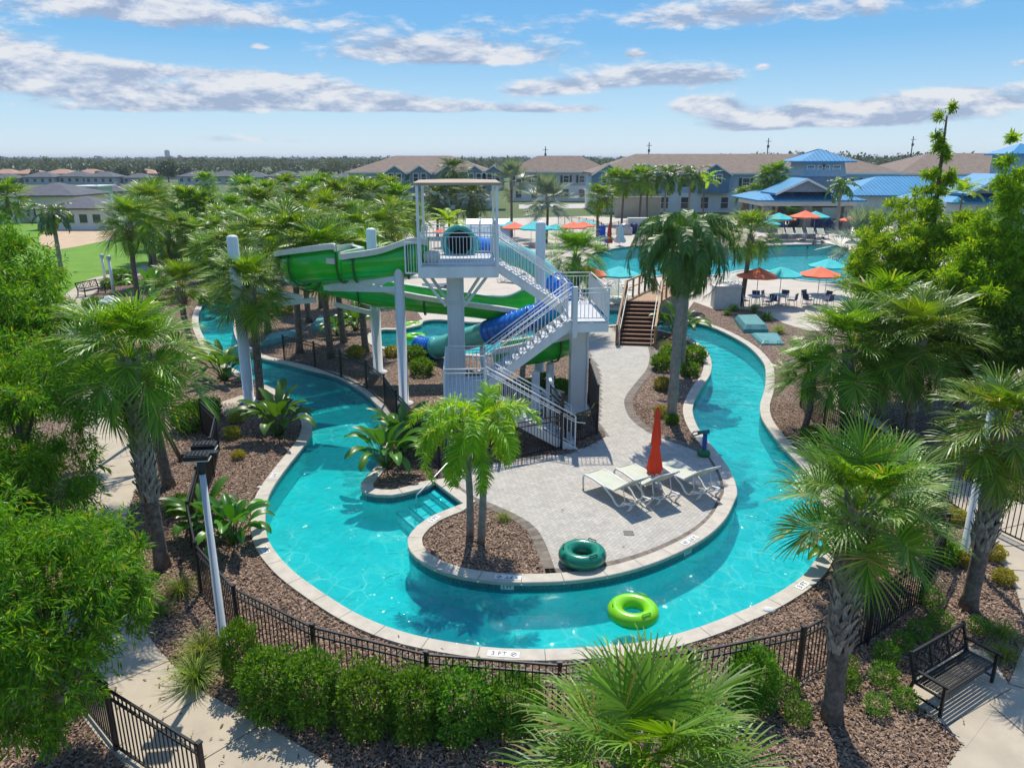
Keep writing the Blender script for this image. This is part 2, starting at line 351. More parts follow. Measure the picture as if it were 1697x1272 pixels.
def basin(poly, nm, wm, zw, depth, label):
    n = len(poly)
    cop = MB(); k = 0
    inn = offset(poly, .03); out = offset(poly, -.34)
    while k < n:
        e = min(k + 3, n); rows = []
        for i in range(k, e + 1):
            a, b = inn[i % n], out[i % n]
            if i == e: pa, pb = inn[(i - 1) % n], out[(i - 1) % n]; a = a + (pa - a).normalized() * .012; b = b + (pb - b).normalized() * .012
            rows.append([(a.x, a.y, -.03), (a.x, a.y, .045), (a.x * .96 + b.x * .04, a.y * .96 + b.y * .04, .06), (b.x, b.y, .06), (b.x, b.y, -.03)])
        cop.grid(rows, smooth=False); k = e
    c = cop.build('pool_coping', COPING); tag(c, None, None, None, 'structure')
    t = MB(); w = MB()
    for i in range(n):
        a, b = poly[i], poly[(i + 1) % n]
        t.add([(a.x, a.y, -.035), (b.x, b.y, -.035), (b.x, b.y, zw - .12), (a.x, a.y, zw - .12)], [(0, 1, 2, 3)])
        w.add([(a.x, a.y, zw - .12), (b.x, b.y, zw - .12), (b.x, b.y, depth), (a.x, a.y, depth)], [(0, 1, 2, 3)])
    tag(t.build('waterline_tile', TILE), kind='structure'); tag(w.build('pool_wall', PLASTER), kind='structure')
    sheet('pool_floor', poly, depth, PLASTER)
    sheet('pool_water', poly, zw, wm)
    return c
coping = basin(W, 'river', WATER, -.15, -.82, '')
coping2 = basin(POOL, 'pool', WATERP, -.13, -1.25, '')
SHELF = mat('shelf_plaster', (.62, .74, .72), .7, vary=.05)
s1 = px_line([(986,420),(996,419.5),(1010,424),(1040,434),(1066,446),(1060,457),(1034,455.5),(1001,456.5),(981,448),(973,432)])
tag(sheet('beach_entry', s1, -.24, SHELF), kind='structure')
s2 = px_line([(1378,467.4),(1340,465.5),(1330,461),(1370,455),(1410,440),(1424,442),(1438,450),(1424,462)])
tag(sheet('beach_entry', s2, -.24, SHELF), kind='structure')
# entry steps of the river alcove
e0, e1 = P(721, 797, 0).to_2d(), P(769, 833, 0).to_2d()
td = (e1 - e0).normalized(); nd = Vector((td.y, -td.x))
if nd.x > 0: nd = -nd
st = MB(); NOSE = mat('blue_nosing', (.01, .04, .12), .4); STEPM = mat('step_plaster', (.80, .85, .83), .7)
for k in range(4):
    a = e0 - td * .15 + nd * (.36 * k + .02); b = e1 + td * .15 + nd * (.36 * k + .02); z = -.165 - .13 * k
    c_, d_ = b + nd * .36, a + nd * .36
    st.prism([a, b, c_, d_], -.81, z, 0)
    q = [c_ - nd * .07, d_ - nd * .07, d_, c_]
    st.prism(q, z, z + .004, 1)
tag(st.build('pool_steps', [STEPM, NOSE]), kind='structure')
# ------------------------------------------------------------------ ground sheets (4 mm apart)
big = [Vector(p) for p in ((-9000, -60), (9000, -60), (9000, 14000), (-9000, 14000))]
sheet('ground', big, 0.0, FIELD, [W, POOL])
mul = [Vector(p) for p in ((-15.5, 3), (-17, 16), (-24, 30), (-34, 48), (-36, 70), (-6, 66), (-4, 58), (-3, 52), (20, 52), (34, 46), (30, 20), (17, 12), (16, 3))]
sheet('mulch_bed', mul, .004, MULCH, [W])
PAVPX = [(728,791),(745,779),(770,771),(820,764),(870,758),(895,753),(937,752),(1003,724),(991,706),(992,670),(992,631),(990,612),(980,596),(968,570),(970,550),(985,541),(1015,543),(1030,556),(1084,574),(1088,591),(1084,612),(1070,631),(1051,657),(1049,673),(1058,692),(1074,706),(1096,719),(1126,730),(1159,742),(1178,752),(1186,750),(1209,779),(1220,811),(1216,828),(1199,860),(1163,892),(1100,924),(1029,947),(958,959),(905,963),(902,947),(888,910),(873,881),(852,864),(824,850),(794,837),(769,832),(745,812)]
PAV = ccw(catmull(px_line(PAVPX), .5, True))
sheet('paver_bedding', PAV, .008, JOINT, [W])
# herringbone clay pavers, each its own face
def herringbone(poly, z, m, name, excl=()):
    ang = R(45 + 8); ca, sa = cos(ang), sin(ang); w = .10; g = .007
    xs = [p[0] for p in poly]; ys = [p[1] for p in poly]; cx, cy = sum(xs) / len(xs), sum(ys) / len(ys)
    r = max(max(xs) - min(xs), max(ys) - min(ys)) * .75; n = int(r / w)
    q = []
    for j in range(-n, n):
        for i in range(-n, n):
            k = (i - j) % 4
            if k == 0: q.append((i, j, 2, 1))
            elif k == 3: q.append((i, j, 1, 2))
    a = np.array(q, float)
    x0, y0 = a[:, 0] * w + g / 2, a[:, 1] * w + g / 2; x1, y1 = x0 + a[:, 2] * w - g, y0 + a[:, 3] * w - g
    px = np.stack([x0, x1, x1, x0], 1); py = np.stack([y0, y0, y1, y1], 1)
    X = cx + px * ca - py * sa; Y = cy + px * sa + py * ca
    keep = np.ones(len(a), bool)
    for c in range(4):
        pt = np.stack([X[:, c], Y[:, c]], 1); keep &= inside(pt, poly)
        for e in excl: keep &= ~inside(pt, e)
    X, Y = X[keep], Y[keep]; nn = len(X)
    v = np.stack([X, Y, np.full_like(X, z) + rng.normal(0, .0008, (nn, 1))], 2).reshape(-1, 3)
    me = bpy.data.meshes.new(name); me.from_pydata(v.tolist(), [], np.arange(nn * 4).reshape(-1, 4).tolist()); me.materials.append(m)
    return tag(link(name, me), kind='structure')
WOUT = offset(W, -.30)
herringbone(PAV, .016, PAVER, 'paver_paving', [W])
def soldier(line, name, d=.32, w=.135, z=.022, side=1):
    mb = MB(); L = 0; pts = line; acc = []
    for i in range(len(pts) - 1):
        a, b = pts[i], pts[i + 1]; seg = (b - a).length; k = max(1, round(seg / w))
        for j in range(k): acc.append(a.lerp(b, j / k))
    acc.append(pts[-1]); o = offset(acc, d * side, False)
    for i in range(len(acc) - 1):
        a, b, c_, d_ = acc[i], acc[i + 1], o[i + 1], o[i]
        m_ = (a + b + c_ + d_) / 4
        q = [m_ + (p - m_) * .955 for p in (a, b, c_, d_)]
        mb.add([(p.x, p.y, z) for p in q], [(0, 1, 2, 3)])
    return tag(mb.build(name, BRKGRY), kind='structure')
soldier(catmull(px_line([(1181,752),(1186,752),(1206,783),(1215,811),(1211,828),(1195,858),(1160,888),(1098,919),(1028,941),(958,953),(905,956)]), .3), 'paver_border', .36, side=-1)
soldier(catmull(px_line([(902,953),(888,910),(873,881),(852,864),(824,850),(794,837),(776,830),(745,808),(728,792)]), .3), 'paver_border', .30, side=-1)
soldier(catmull(px_line([(1084,574),(1088,591),(1084,612),(1070,631),(1051,657),(1049,673),(1058,692),(1074,706),(1096,719),(1126,730),(1159,742),(1178,752)]), .4), 'paver_border', .34, side=-1)
soldier(catmull(px_line([(728,791),(745,779),(770,771),(820,764),(870,758),(895,753)]), .4), 'paver_border', .30, side=-1)
soldier(catmull(px_line([(1003,724),(991,706),(992,670),(992,631),(990,612),(980,596),(968,570)]), .4), 'paver_border', .34, side=1)
soldier([P(897, 755).to_2d(), P(893, 728).to_2d(), P(937, 728).to_2d()], 'paver_border', .30, side=1)
# concrete deck, paths, lawn, sand, road
DECKP = px_line([(703,533),(680,500),(640,470),(615,430),(620,385),(700,366),(980,358),(1100,366),(1240,366),(1420,370),(1500,378),(1640,400),(1700,450),(1640,500),(1500,530),(1400,548),(1340,548),(1300,536),(1262,516),(1230,512),(1185,513),(1150,500),(1135,520),(1060,515),(1000,511),(900,523),(800,533)])
sheet('pool_deck', DECKP, .008, DECK, [W, POOL])
LP = px_line([(192,690),(150,560),(140,520),(146,499),(160,482),(190,464),(250,452),(240,441),(175,456),(147,463),(122,478),(102,495),(98,520),(108,560),(128,620),(140,660)]) 
LP = catmull(LP, 1.0, True)
sheet('garden_path', LP, .012, CONC)
LP2 = px_line([(192,688),(215,726),(232,764),(232,790),(221,822),(210,860),(203,900),(200,940),(205,973),(222,1008),(245,1052),(280,1095),(342,1149),(436,1200),(560,1275),(620,1330),(330,1400),(250,1310),(165,1225),(108,1140),(100,1080),(110,1000),(128,930),(140,860),(143,760),(140,680)])
LP2 = catmull(LP2, .6, True)
sheet('garden_path', LP2, .016, CONC)
RP = catmull(px_line([(1514,752),(1562,808),(1590,850),(1615,880),(1641,905),(1667,943),(1688,991),(1697,1031),(1697,1070),(1686,1095),(1672,1132),(1640,1165),(1590,1240),(1560,1330),(1800,1400),(1990,1150),(1990,960),(1900,890),(1800,855),(1697,832),(1605,800),(1523,757)]), .6, True)
sheet('garden_path', RP, .012, CONC)
PADP = px_line([(1511,1128),(1514,1165),(1566,1203),(1600,1240),(1675,1140),(1640,1083),(1600,1070)])
sheet('bench_pad', PADP, .016, CONC)
# joints of the walks
JN = mat('path_joint', (.10, .09, .075), .9)
jm = MB()
for a, b in [((133,985),(213,985)),((112,1075),(243,1030)),((170,1140),(281,1094)),((262,1195),(343,1149)),((330,1262),(437,1198)),((140,925),(205,905)),((141,870),(213,852)),((142,815),(224,800)),((143,768),(231,752)),((142,722),(212,712)),
             ((1562,808),(1612,801)),((1590,850),(1700,832)),((1620,885),(1770,850)),((1641,905),(1900,895)),((1667,943),(1960,960)),((1688,991),(1960,1000)),((1697,1050),(1960,1050)),((1672,1132),(1900,1200)),((1640,1165),(1800,1300)),((1566,1203),(1675,1140)),
             ((1515,755),(1527,760)),((1540,780),(1565,775))]:
    p, q = P(*a, .02), P(*b, .02); d = (q - p).normalized(); n_ = Vector((-d.y, d.x, 0)) * .009
    jm.add([p - n_, q - n_, q + n_, p + n_], [(0, 1, 2, 3)])
tag(jm.build('path_joints', JN), kind='structure')
pad2 = px_line([(1375,640),(1385,668),(1470,720),(1480,735),(1495,730),(1440,680),(1400,630)])
sheet('garden_path', catmull(pad2, .5, True), .02, CONC)
sheet('equipment_pad', px_line([(362,668),(400,655),(425,660),(418,672),(372,690)]), .012, CONC)
LW = px_line([(-500,470),(40,520),(96,520),(102,495),(122,478),(147,463),(175,456),(240,441),(330,436),(390,420),(430,372),(440,345),(200,340),(-100,345),(-500,352)])
sheet('lawn', LW, .006, LAWN)
SD = catmull(px_line([(66,392),(78,372),(120,361),(170,356),(200,360),(215,375),(200,392),(160,402),(90,414),(68,406)]), 1.5, True)
sheet('sand_court', SD, .012, SAND)
SD2 = catmull(px_line([(268,372),(300,350),(330,347),(327,356),(300,372),(275,384)]), 1.5, True)
sheet('sand_court', SD2, .012, SAND)
sheet('road', px_line([(860,346),(1000,345),(1240,346),(1480,343),(1520,334),(1240,336.5),(1000,337),(860,339)]), .008, mat('road_concrete', (.46, .44, .41), .9))
sheet('retention_pond', px_line([(392,318),(412,313),(470,311),(545,311.5),(530,320),(470,327),(410,325)]), .008, mat('pond_water', (.05, .05, .055), .15))
# ------------------------------------------------------------------ loose bark chips
def chips(n, poly_excl):
    xs = rng.uniform(-12, 12.5, n); t = rng.uniform(0, 1, n) ** 1.5; ys = 6.5 + t * 22
    pt = np.stack([xs, ys], 1); keep = np.abs(xs) < ys * .75 + 1.5
    for e in poly_excl: keep &= ~inside(pt, e)
    pt = pt[keep]; n = len(pt)
    a = rng.uniform(0, 2 * pi, n); tl = rng.normal(0, .35, n); ro = rng.normal(0, .4, n)
    l = rng.uniform(.018, .05, n); w = rng.uniform(.007, .017, n)
    d = np.stack([np.cos(a) * np.cos(tl), np.sin(a) * np.cos(tl), np.sin(tl)], 1)
    s = np.stack([-np.sin(a) * np.cos(ro), np.cos(a) * np.cos(ro), np.sin(ro)], 1)
    c = np.stack([pt[:, 0], pt[:, 1], .022 + rng.uniform(0, .03, n)], 1)
    v = np.stack([c - d * l[:, None] - s * w[:, None], c + d * l[:, None] - s * w[:, None] * .7, c + d * l[:, None] + s * w[:, None], c - d * l[:, None] * .9 + s * w[:, None]], 1).reshape(-1, 3)
    me = bpy.data.meshes.new('mulch_chips'); me.from_pydata(v.tolist(), [], np.arange(n * 4).reshape(-1, 4).tolist()); me.materials.append(CHIP)
    tag(link('mulch_chips', me), 'loose brown bark mulch chips on the planting beds', None, None, 'stuff')
chips(190000, [offset(W, -.33), PAV, LP2, RP, PADP, catmull(pad2, .5, True)])
# ------------------------------------------------------------------ depth markers set in the coping
TILEW = mat('white_tile', (.68, .68, .66), .4, vary=.03); INK = mat('black_ink', (.015, .015, .02), .6)
def text_mesh(body, size, depth=.003, align='CENTER'):
    cu = bpy.data.curves.new('lettering', 'FONT'); cu.body = body; cu.size = size; cu.extrude = depth; cu.align_x = align; cu.align_y = 'CENTER'; cu.resolution_u = 3
    o = bpy.data.objects.new('lettering', cu); COL.objects.link(o)
    dg = bpy.context.evaluated_depsgraph_get(); me = bpy.data.meshes.new_from_object(o.evaluated_get(dg)); bpy.data.objects.remove(o); return me
T3 = text_mesh('3 FT', .17); T3.materials.clear(); T3.materials.append(INK)
def ring_glyph():
    mb = MB(); mb.tube([(.055 * cos(a), .055 * sin(a), 0) for a in [2 * pi * k / 20 for k in range(20)]], .006, 5, closed=True); mb.bar((-.035, -.035, 0), (.035, .035, 0), .012, .006)
    mb.tube([(-.03, .012, 0), (0, .002, 0), (.03, .012, 0)], .005, 5); return mb.mesh('no_diving_symbol', [mat('grey_ink', (.10, .10, .11), .6)])
RG = ring_glyph()
def marker(px, py, flip=True, symbol=True, face=False):
    p = P(px, py, .06); q = p.to_2d()
    i = min(range(len(W)), key=lambda k: (W[k] - q).length); t = (W[(i + 2) % len(W)] - W[i - 2]).normalized()
    outw = Vector((t.y, -t.x)); c = W[i] + outw * (.17 if not face else .0)
    # read from the water on the near bank, from the far side on the island
    up = outw if not face else None
    mb = MB(); w = .62 if symbol else .42
    mb.box((0, 0, 0), (w, .19, .006)); o = mb.build('depth_marker', TILEW, coping)
    tx = link('lettering', T3, o, (-.09 if symbol else 0, 0, .004)); 
    if symbol: link('no_diving_symbol', RG, o, (.2, 0, .006))
    if not face:
        if flip: up = -outw
        else: up = outw
        ang = atan2(up.y, up.x) - pi / 2; o.location = (c.x, c.y, .0655); o.rotation_euler = (0, 0, ang)
    else:
        inw = -outw; ang = atan2(inw.y, inw.x) + pi / 2; o.location = (c.x + inw.x * .005, c.y + inw.y * .005, -.09); o.rotation_euler = (R(90), 0, ang)
        o.scale = (.72, .60, .72)
# island markers read from the paving (upside down from the camera), outer ones likewise from the land
marker(835, 957, True); marker(835, 966, face=True, symbol=False); marker(1141, 898, True); marker(1153, 905, face=True, symbol=False)
marker(825, 1079); marker(1322, 967, True, False); marker(433, 908, True, False); marker(700, 862, True, False); marker(622, 785, True, False); marker(455, 790, True, False)
# ------------------------------------------------------------------ railings and fences
def railing(mb, p, q, h=1.1, gap=.125, low=.1, mid=True, r=.022, picks=True, h2=None):
    p, q = Vector(p), Vector(q); u = Vector((0, 0, 1))
    mb.tube([p + u * h, q + u * h], r, 6); mb.tube([p + u * low, q + u * low], r * .8, 6)
    if mid: mb.tube([p + u * (h - .14), q + u * (h - .14)], r * .7, 6)
    k = max(1, int((q - p).xy.length / gap))
    for i in range(k + 1):
        b = p.lerp(q, i / k); big = i in (0, k)
        if picks or big: mb.tube([b + u * (0 if big else low), b + u * (h - (0 if big else (.14 if mid else 0)))], r * 1.25 if big else .011, 6 if big else 4, cap=False)
def fence(name, tops, label, hgt=1.22, span=2.3, pick=.115, group=None, z_top=True, world=False, hs=None):
    pts = [Vector((p[0], p[1])) for p in tops] if world else px_line(tops, hgt if z_top else 0)
    pts = catmull(pts, .25) if len(pts) > 2 else [pts[0].lerp(pts[1], k / 20) for k in range(21)]
    acc = [0]
    for i in range(1, len(pts)): acc.append(acc[-1] + (pts[i] - pts[i - 1]).length)
    def at(s):
        s = min(max(s, 0), acc[-1])
        for i in range(1, len(acc)):
            if acc[i] >= s: return pts[i - 1].lerp(pts[i], (s - acc[i - 1]) / max(1e-6, acc[i] - acc[i - 1]))
        return pts[-1]
    n = max(1, round(acc[-1] / span)); sp_ = acc[-1] / n
    root = empty(name, (at(0).x, at(0).y, 0), 0, label, 'fence', group); o0 = Vector((at(0).x, at(0).y, 0))
    for i in range(n + 1):
        p = at(i * sp_); mb = MB(); c = Vector((p.x, p.y, 0)) - o0; t = at(i * sp_ + .1) - at(i * sp_ - .1); rz = atan2(t.y, t.x)
        mb.box((c.x, c.y, hgt / 2 + .03), (.065, .065, hgt + .06), rz); mb.box((c.x, c.y, hgt + .07), (.085, .085, .03), rz)
        mb.build('fence_post', BLACK, root)
    for i in range(n):
        a, b = at(i * sp_), at((i + 1) * sp_); A, B = Vector((a.x, a.y, 0)) - o0, Vector((b.x, b.y, 0)) - o0; mb = MB(); u = Vector((0, 0, 1))
        for z in (hgt, hgt - .16, .1): mb.bar(A + u * z, B + u * z, .035, .035)
        k = max(1, round((B - A).length / pick))
        for j in range(1, k): c = A.lerp(B, j / k); mb.box((c.x, c.y, hgt / 2 + .03), (.018, .018, hgt - .1), 0)
        mb.build('picket_panel', BLACK, root)
    return root
fence('picket_fence', [(330,664),(349,664),(356,700),(335,757),(311,803),(311,850),(318,890),(338,925),(376,967),(469,1021),(598,1061),(751,1091),(919,1102),(1060,1096),(1171,1076),(1242,1062),(1367,1033),(1412,1003),(1458,973),(1520,935),(1562,890),(1572,830),(1531,772),(1469,721),(1420,690),(1370,664)], 'long black picket fence curving round the outside of the river')
fence('picket_fence', [(90,1040),(112,1067),(173,1138),(275,1202),(330,1236)], 'short black picket fence beside the concrete path in the lower left corner')
fence('picket_fence', [(468,557),(473.6,560),(515,567),(556.6,581),(590.6,592),(617,608),(638,625),(668,665),(720,712),(770,722),(850,700),(931,688)], 'black picket fence on the island between the river and the green slide posts')
GB = P(989, 720); GA = P(937, 742); GC = P(975, 668)
fence('picket_fence', [GA, GB], 'waist high black fence panel between the stair gate and the tower column', hgt=1.05, span=5, world=True)
fence('picket_fence', [GB, GC], 'tall black fence panel along the pavers beside the tower column', hgt=1.75, span=5, world=True)
fence('picket_fence', [(1370,664),(1346,640),(1332,625)], 'end of black fence behind the small palm on the right bank')
fence('picket_fence', [(1480,700),(1540,745),(1640,800),(1760,850)], 'black fence in the shade behind the right hand garden path', pick=.14)
fence('picket_fence', [(1000,392),(1040,384),(1075,384),(1110,388)], 'black fence on the pool deck behind the grill', z_top=False, hgt=1.5, pick=.3)
fence('picket_fence', [(925,372),(985,384),(1000,392)], 'black fence on the pool deck under the silver palm', z_top=False, hgt=1.5, pick=.3)
g = MB(); gp = P(931, 741)
for d in (0,): g.box((gp.x, gp.y, .95), (.1, .1, 1.9)); g.box((gp.x, gp.y, 1.92), (.13, .13, .05))
gate = empty('gate', (gp.x, gp.y, 0), 0, 'black metal gate swung open at the foot of the tower stairs', 'gate')
m = MB(); m.box((0, 0, .95), (.1, .1, 1.9)); m.box((0, 0, 1.92), (.13, .13, .05)); m.build('gate_post', BLACK, gate)
m = MB()
for z in (1.75, 1.5, .15): m.bar((0, 0, z), (-.35, 1.0, z + (.0 if z < 1 else .1)), .04)
for k in range(1, 9): f = k / 9; m.box((-.35 * f, 1.0 * f, .95), (.02, .02, 1.65))
m.box((-.35, 1.0, .98), (.05, .05, 1.85)); m.build('gate_leaf', BLACK, gate)
# ------------------------------------------------------------------ slide tower
TW = empty('slide_tower', (0, 26, 0), R(3.5), 'white steel water slide tower with tan flat canopy and zigzag stairs', 'slide tower')
def part(nm, mb, m=None, par=None, bevel=0): return mb.build(nm, m or WHITE, par or TW, bevel=bevel)
ZP, ZL, Z1 = 5.6, 4.0, 1.75
xl, xr, vf, vb = -3.25, -.45, 1.35, 5.0
mb = MB(); mb.box((-2.0, 2.9, 2.6), (.54, .54, 5.2)); 
for sx in (-1, 1): mb.box((-2.0 + sx * .295, 2.9, 2.6), (.06, .68, 5.2))
mb.box((-2.0, 2.9, 4.05), (.70, .73, .05)); mb.box((-2, 2.9, .03), (1.1, 1.1, .06)); part('column', mb, bevel=.012)
mb = MB(); mb.box((2.63, 1.6, 1.75), (.52, .52, 3.5))
for sx in (-1, 1): mb.box((2.63 + sx * .29, 1.6, 1.75), (.06, .66, 3.5))
mb.box((2.63, 1.6, .03), (.95, .95, .06)); part('column', mb, bevel=.012)
for sx in (-1, 1):
    for v in (2.2, 3.6): mb = MB(); mb.bar((-2 + sx * .36, v, 4.0), (-2 + sx * 1.2, v + (v - 2.9) * .6, ZP - .42), .07, .1); part('knee_brace', mb)
mb = MB(); w_ = xr - xl
mb.box(((xl + xr) / 2, vf, ZP - .22), (w_, .06, .40)); mb.box(((xl + xr) / 2, vb, ZP - .22), (w_, .06, .40))
for x in (xl, xr): mb.box((x, (vf + vb) / 2, ZP - .22), (.06, vb - vf - .06, .40))
for k in range(1, 4): mb.box(((xl + xr) / 2, vf + k * (vb - vf) / 4, ZP - .2), (w_ - .07, .08, .3))
for x in (xl + .8, xr - .6): mb.box((x, vf - .04, ZP - .2), (.05, .03, .36))
part('platform_frame', mb)
mb = MB(); mb.box(((xl + xr) / 2, (vf + vb) / 2, ZP - .005), (w_ - .02, vb - vf - .02, .05)); part('platform_floor', mb, GALV)
mb = MB(); zc = 8.55; a, b_, c_, d_ = xl - .12, xr + .12, vf - .12, vb + .12
mb.add([(a, c_, zc - .13), (b_, c_, zc - .13), (b_, d_, zc - .13), (a, d_, zc - .13), (a, c_, zc - .04), (b_, c_, zc - .04), (b_, d_, zc - .04), (a, d_, zc - .04), (a + 1.1, c_ + 1.3, zc + .02), (b_ - 1.1, c_ + 1.3, zc + .02), (b_ - 1.1, d_ - 1.3, zc + .02), (a + 1.1, d_ - 1.3, zc + .02)],
       [(3, 2, 1, 0), (0, 1, 5, 4), (1, 2, 6, 5), (2, 3, 7, 6), (3, 0, 4, 7), (4, 5, 9, 8), (5, 6, 10, 9), (6, 7, 11, 10), (7, 4, 8, 11), (8, 9, 10, 11)])
part('canopy', mb, CANOPYM)
for (x, v) in ((xl, vf), (xr, vf), (xl, vb), (xr, vb)):
    mb = MB(); mb.box((x, v, (5.2 + zc - .13) / 2), (.10, .10, zc - .13 - 5.2)); part('canopy_post', mb)
mb = MB(); railing(mb, (xl + .07, vf, ZP), (xr - .07, vf, ZP), 1.18); part('railing', mb)
mb = MB(); railing(mb, (xl + .1, vb, ZP), (xl + .82, vb, ZP), 1.18); part('railing', mb)
mb = MB(); railing(mb, (xr - .9, vb, ZP), (xr - .1, vb, ZP), 1.18); mb.tube([(xl + .82, vb, ZP + 1.05), (xr - .9, vb, ZP + 1.05)], .028, 6); part('railing', mb)
mb = MB(); railing(mb, (xr, vf + 2.75, ZP), (xr, vb - .07, ZP), 1.18); part('railing', mb)
mb = MB(); railing(mb, (xl - .02, vf + .05, ZP), (xl - .02, vf + .55, ZP), 1.18); mb.bar((xl - .5, vf + .1, ZP - .25), (xl - .5, vf + .1, ZP + .85), .05); mb.bar((xl - .5, vf + .1, ZP + .85), (xl, vf + .1, ZP + .85), .05); mb.bar((xl - .5, vf + .1, ZP - .25), (xl, vf + .1, ZP - .25), .05)
for k in range(1, 5): mb.bar((xl - .5 + k * .1, vf + .1, ZP - .25), (xl - .5 + k * .1, vf + .1, ZP + .85), .02)
part('railing', mb)
mb = MB(); railing(mb, (xl - .02, vf + 2.6, ZP), (xl - .02, vb - .07, ZP), 1.18); part('railing', mb)
def flight(x0, z0, x1, z1, va, vb_, n):
    dx, dz = (x1 - x0) / n, (z1 - z0) / n; d = Vector((x1 - x0, 0, z1 - z0)).normalized() * .12
    for v in (va, vb_):
        mb = MB(); mb.bar(Vector((x0, v, z0 - .1)) - d, Vector((x1, v, z1 - .1)) + d * .3, .05, .30); mb.bar(Vector((x0, v - .035, z0 + .045)) - d, Vector((x1, v - .035, z1 + .045)), .05, .03); part('stringer', mb)
        mb = MB(); railing(mb, (x0, v, z0 + .05), (x1, v, z1 + .05), 1.12, .13); 
        s = 1 if v == va else -1
        mb.tube([(x0 - .35 * (1 if dx > 0 else -1), v + s * .09, z0 + .88), (x0, v + s * .09, z0 + .93), (x1, v + s * .09, z1 + .93)], .02, 6); part('railing', mb)
    for k in range(n):
        mb = MB(); mb.box((x0 + (k + .5) * dx, (va + vb_) / 2, z0 + (k + 1) * dz - .03), (abs(dx) + .03, vb_ - va - .06, .045)); part('tread', mb, GALV)
flight(1.95, .0, -1.0, Z1 - .02, -2.55, -1.45, 9)
flight(-1.0, Z1, 2.0, ZL - .02, -.75, .35, 12)
flight(2.0, ZL, -.40, ZP - .02, 1.6, 2.7, 9)
for (x0, x1, v0, v1, z) in ((-2.35, -1.0, -2.6, .45, Z1), (2.0, 3.25, -.85, 3.0, ZL)):
    mb = MB(); mb.box(((x0 + x1) / 2, (v0 + v1) / 2, z - .035), (x1 - x0, v1 - v0, .05)); part('landing_floor', mb, GALV)
    mb = MB()
    for v in (v0, v1): mb.box(((x0 + x1) / 2, v, z - .23), (x1 - x0, .05, .32))
    for x in (x0, x1): mb.box((x, (v0 + v1) / 2, z - .23), (.05, v1 - v0 - .06, .32))
    part('landing_frame', mb)
mb = MB(); railing(mb, (-2.35, -2.6, Z1), (-1.05, -2.6, Z1)); part('railing', mb)
mb = MB(); railing(mb, (-2.35, -2.55, Z1), (-2.35, .45, Z1)); part('railing', mb)
mb = MB(); railing(mb, (-2.3, .45, Z1), (-1.0, .45, Z1)); part('railing', mb)
mb = MB(); railing(mb, (2.15, -.85, ZL), (3.25, -.85, ZL)); part('railing', mb)
mb = MB(); railing(mb, (3.25, -.8, ZL), (3.25, 3.0, ZL)); part('railing', mb)
mb = MB(); railing(mb, (2.05, 3.0, ZL), (3.2, 3.0, ZL)); part('railing', mb)
mb = MB(); railing(mb, (2.0, .45, ZL), (2.0, 1.5, ZL)); mb.box((2.1, -.84, ZL + .3), (.16, .16, 1.75)); part('railing', mb)
for (x, v) in ((-2.25, -2.5), (-1.05, -2.5), (-2.25, .35), (-1.05, .4)):
    mb = MB(); mb.box((x, v, (Z1 - .39) / 2), (.12, .12, Z1 - .39)); part('landing_leg', mb)
mb = MB(); mb.box((1.35, -.75, .85), (.17, .17, 1.7)); mb.bar((1.3, -.75, 1.35), (.75, -.75, 1.75), .08); mb.box((1.35, -.2, 1.72), (.12, 1.2, .12)); mb.box((1.35, .3, .85), (.13, .13, 1.7)); part('landing_leg', mb)
mb = MB()
for (dx, z0) in ((0, .2), (.07, -.2), (.14, .6)): mb.tube([(-1.55 + dx, -2.45 + dx, Z1 + z0 + .5), (-1.55 + dx, -2.45 + dx, Z1 + z0 + .85), (-1.02, -2.45 + dx, Z1 + z0 + .85)], .02, 6)
part('handrail_return', mb)
# ------------------------------------------------------------------ slides
def frames(path):
    P3 = [Vector(p[:3]) for p in path]; n = len(P3); fr = []
    for i in range(n):
        t = P3[min(i + 1, n - 1)] - P3[max(i - 1, 0)]; h = Vector((t.x, t.y, 0)).normalized(); fr.append((P3[i], h, Vector((-h.y, h.x, 0))))
    return fr
def cat3(path, k=6):
    out = []; n = len(path)
    for i in range(n - 1):
        p0, p1, p2, p3 = [np.array(path[j], float) for j in (max(i - 1, 0), i, i + 1, min(i + 2, n - 1))]
        for j in range(k):
            t = j / k; out.append(.5 * (2 * p1 + (p2 - p0) * t + (2 * p0 - 5 * p1 + 4 * p2 - p3) * t * t + (3 * p1 - p0 - 3 * p2 + p3) * t ** 3))
    out.append(np.array(path[-1], float)); return out
GS = empty('water_slide', (-4.3, 28.5, 0), 0, 'green open water slide with cream rims on tall white posts', 'water slide')
GO = Vector((-4.3, 28.5, 0))
gpath = [(-3.15,28.9,5.5,.9,.9),(-3.8,28.85,5.02,1.45,1.0),(-4.9,28.8,4.92,1.2,.9),(-5.9,28.8,4.86,1.1,.9),(-6.35,28.82,4.83,1.1,.9),(-6.45,28.83,4.82,1.45,.9),(-7.4,29.0,4.74,1.4,.85),(-8.3,29.6,4.56,1.35,.8),(-8.65,30.6,4.26,1.35,.85),(-8.2,31.7,3.9,1.3,.95),(-7.2,32.3,3.5,1.2,1.1),(-5.8,32.5,3.1,1.1,1.05),(-4.3,32.55,2.9,1.0,.9),(-2.4,32.6,2.7,.95,.78),(-.4,32.65,2.45,.95,.75),(.6,32.6,2.3,1.5,.75),(1.3,32.4,2.18,1.6,.75),(2.25,31.8,2.05,1.4,.75),(2.6,30.8,1.92,1.25,.75),(2.3,29.6,1.76,1.15,.8),(1.3,28.95,1.6,1.1,.9),(.2,28.95,1.42,1.0,.9),(-.6,29.1,1.28,.9,.9)]
gp_ = cat3(gpath, 7); fr = frames(gp_)
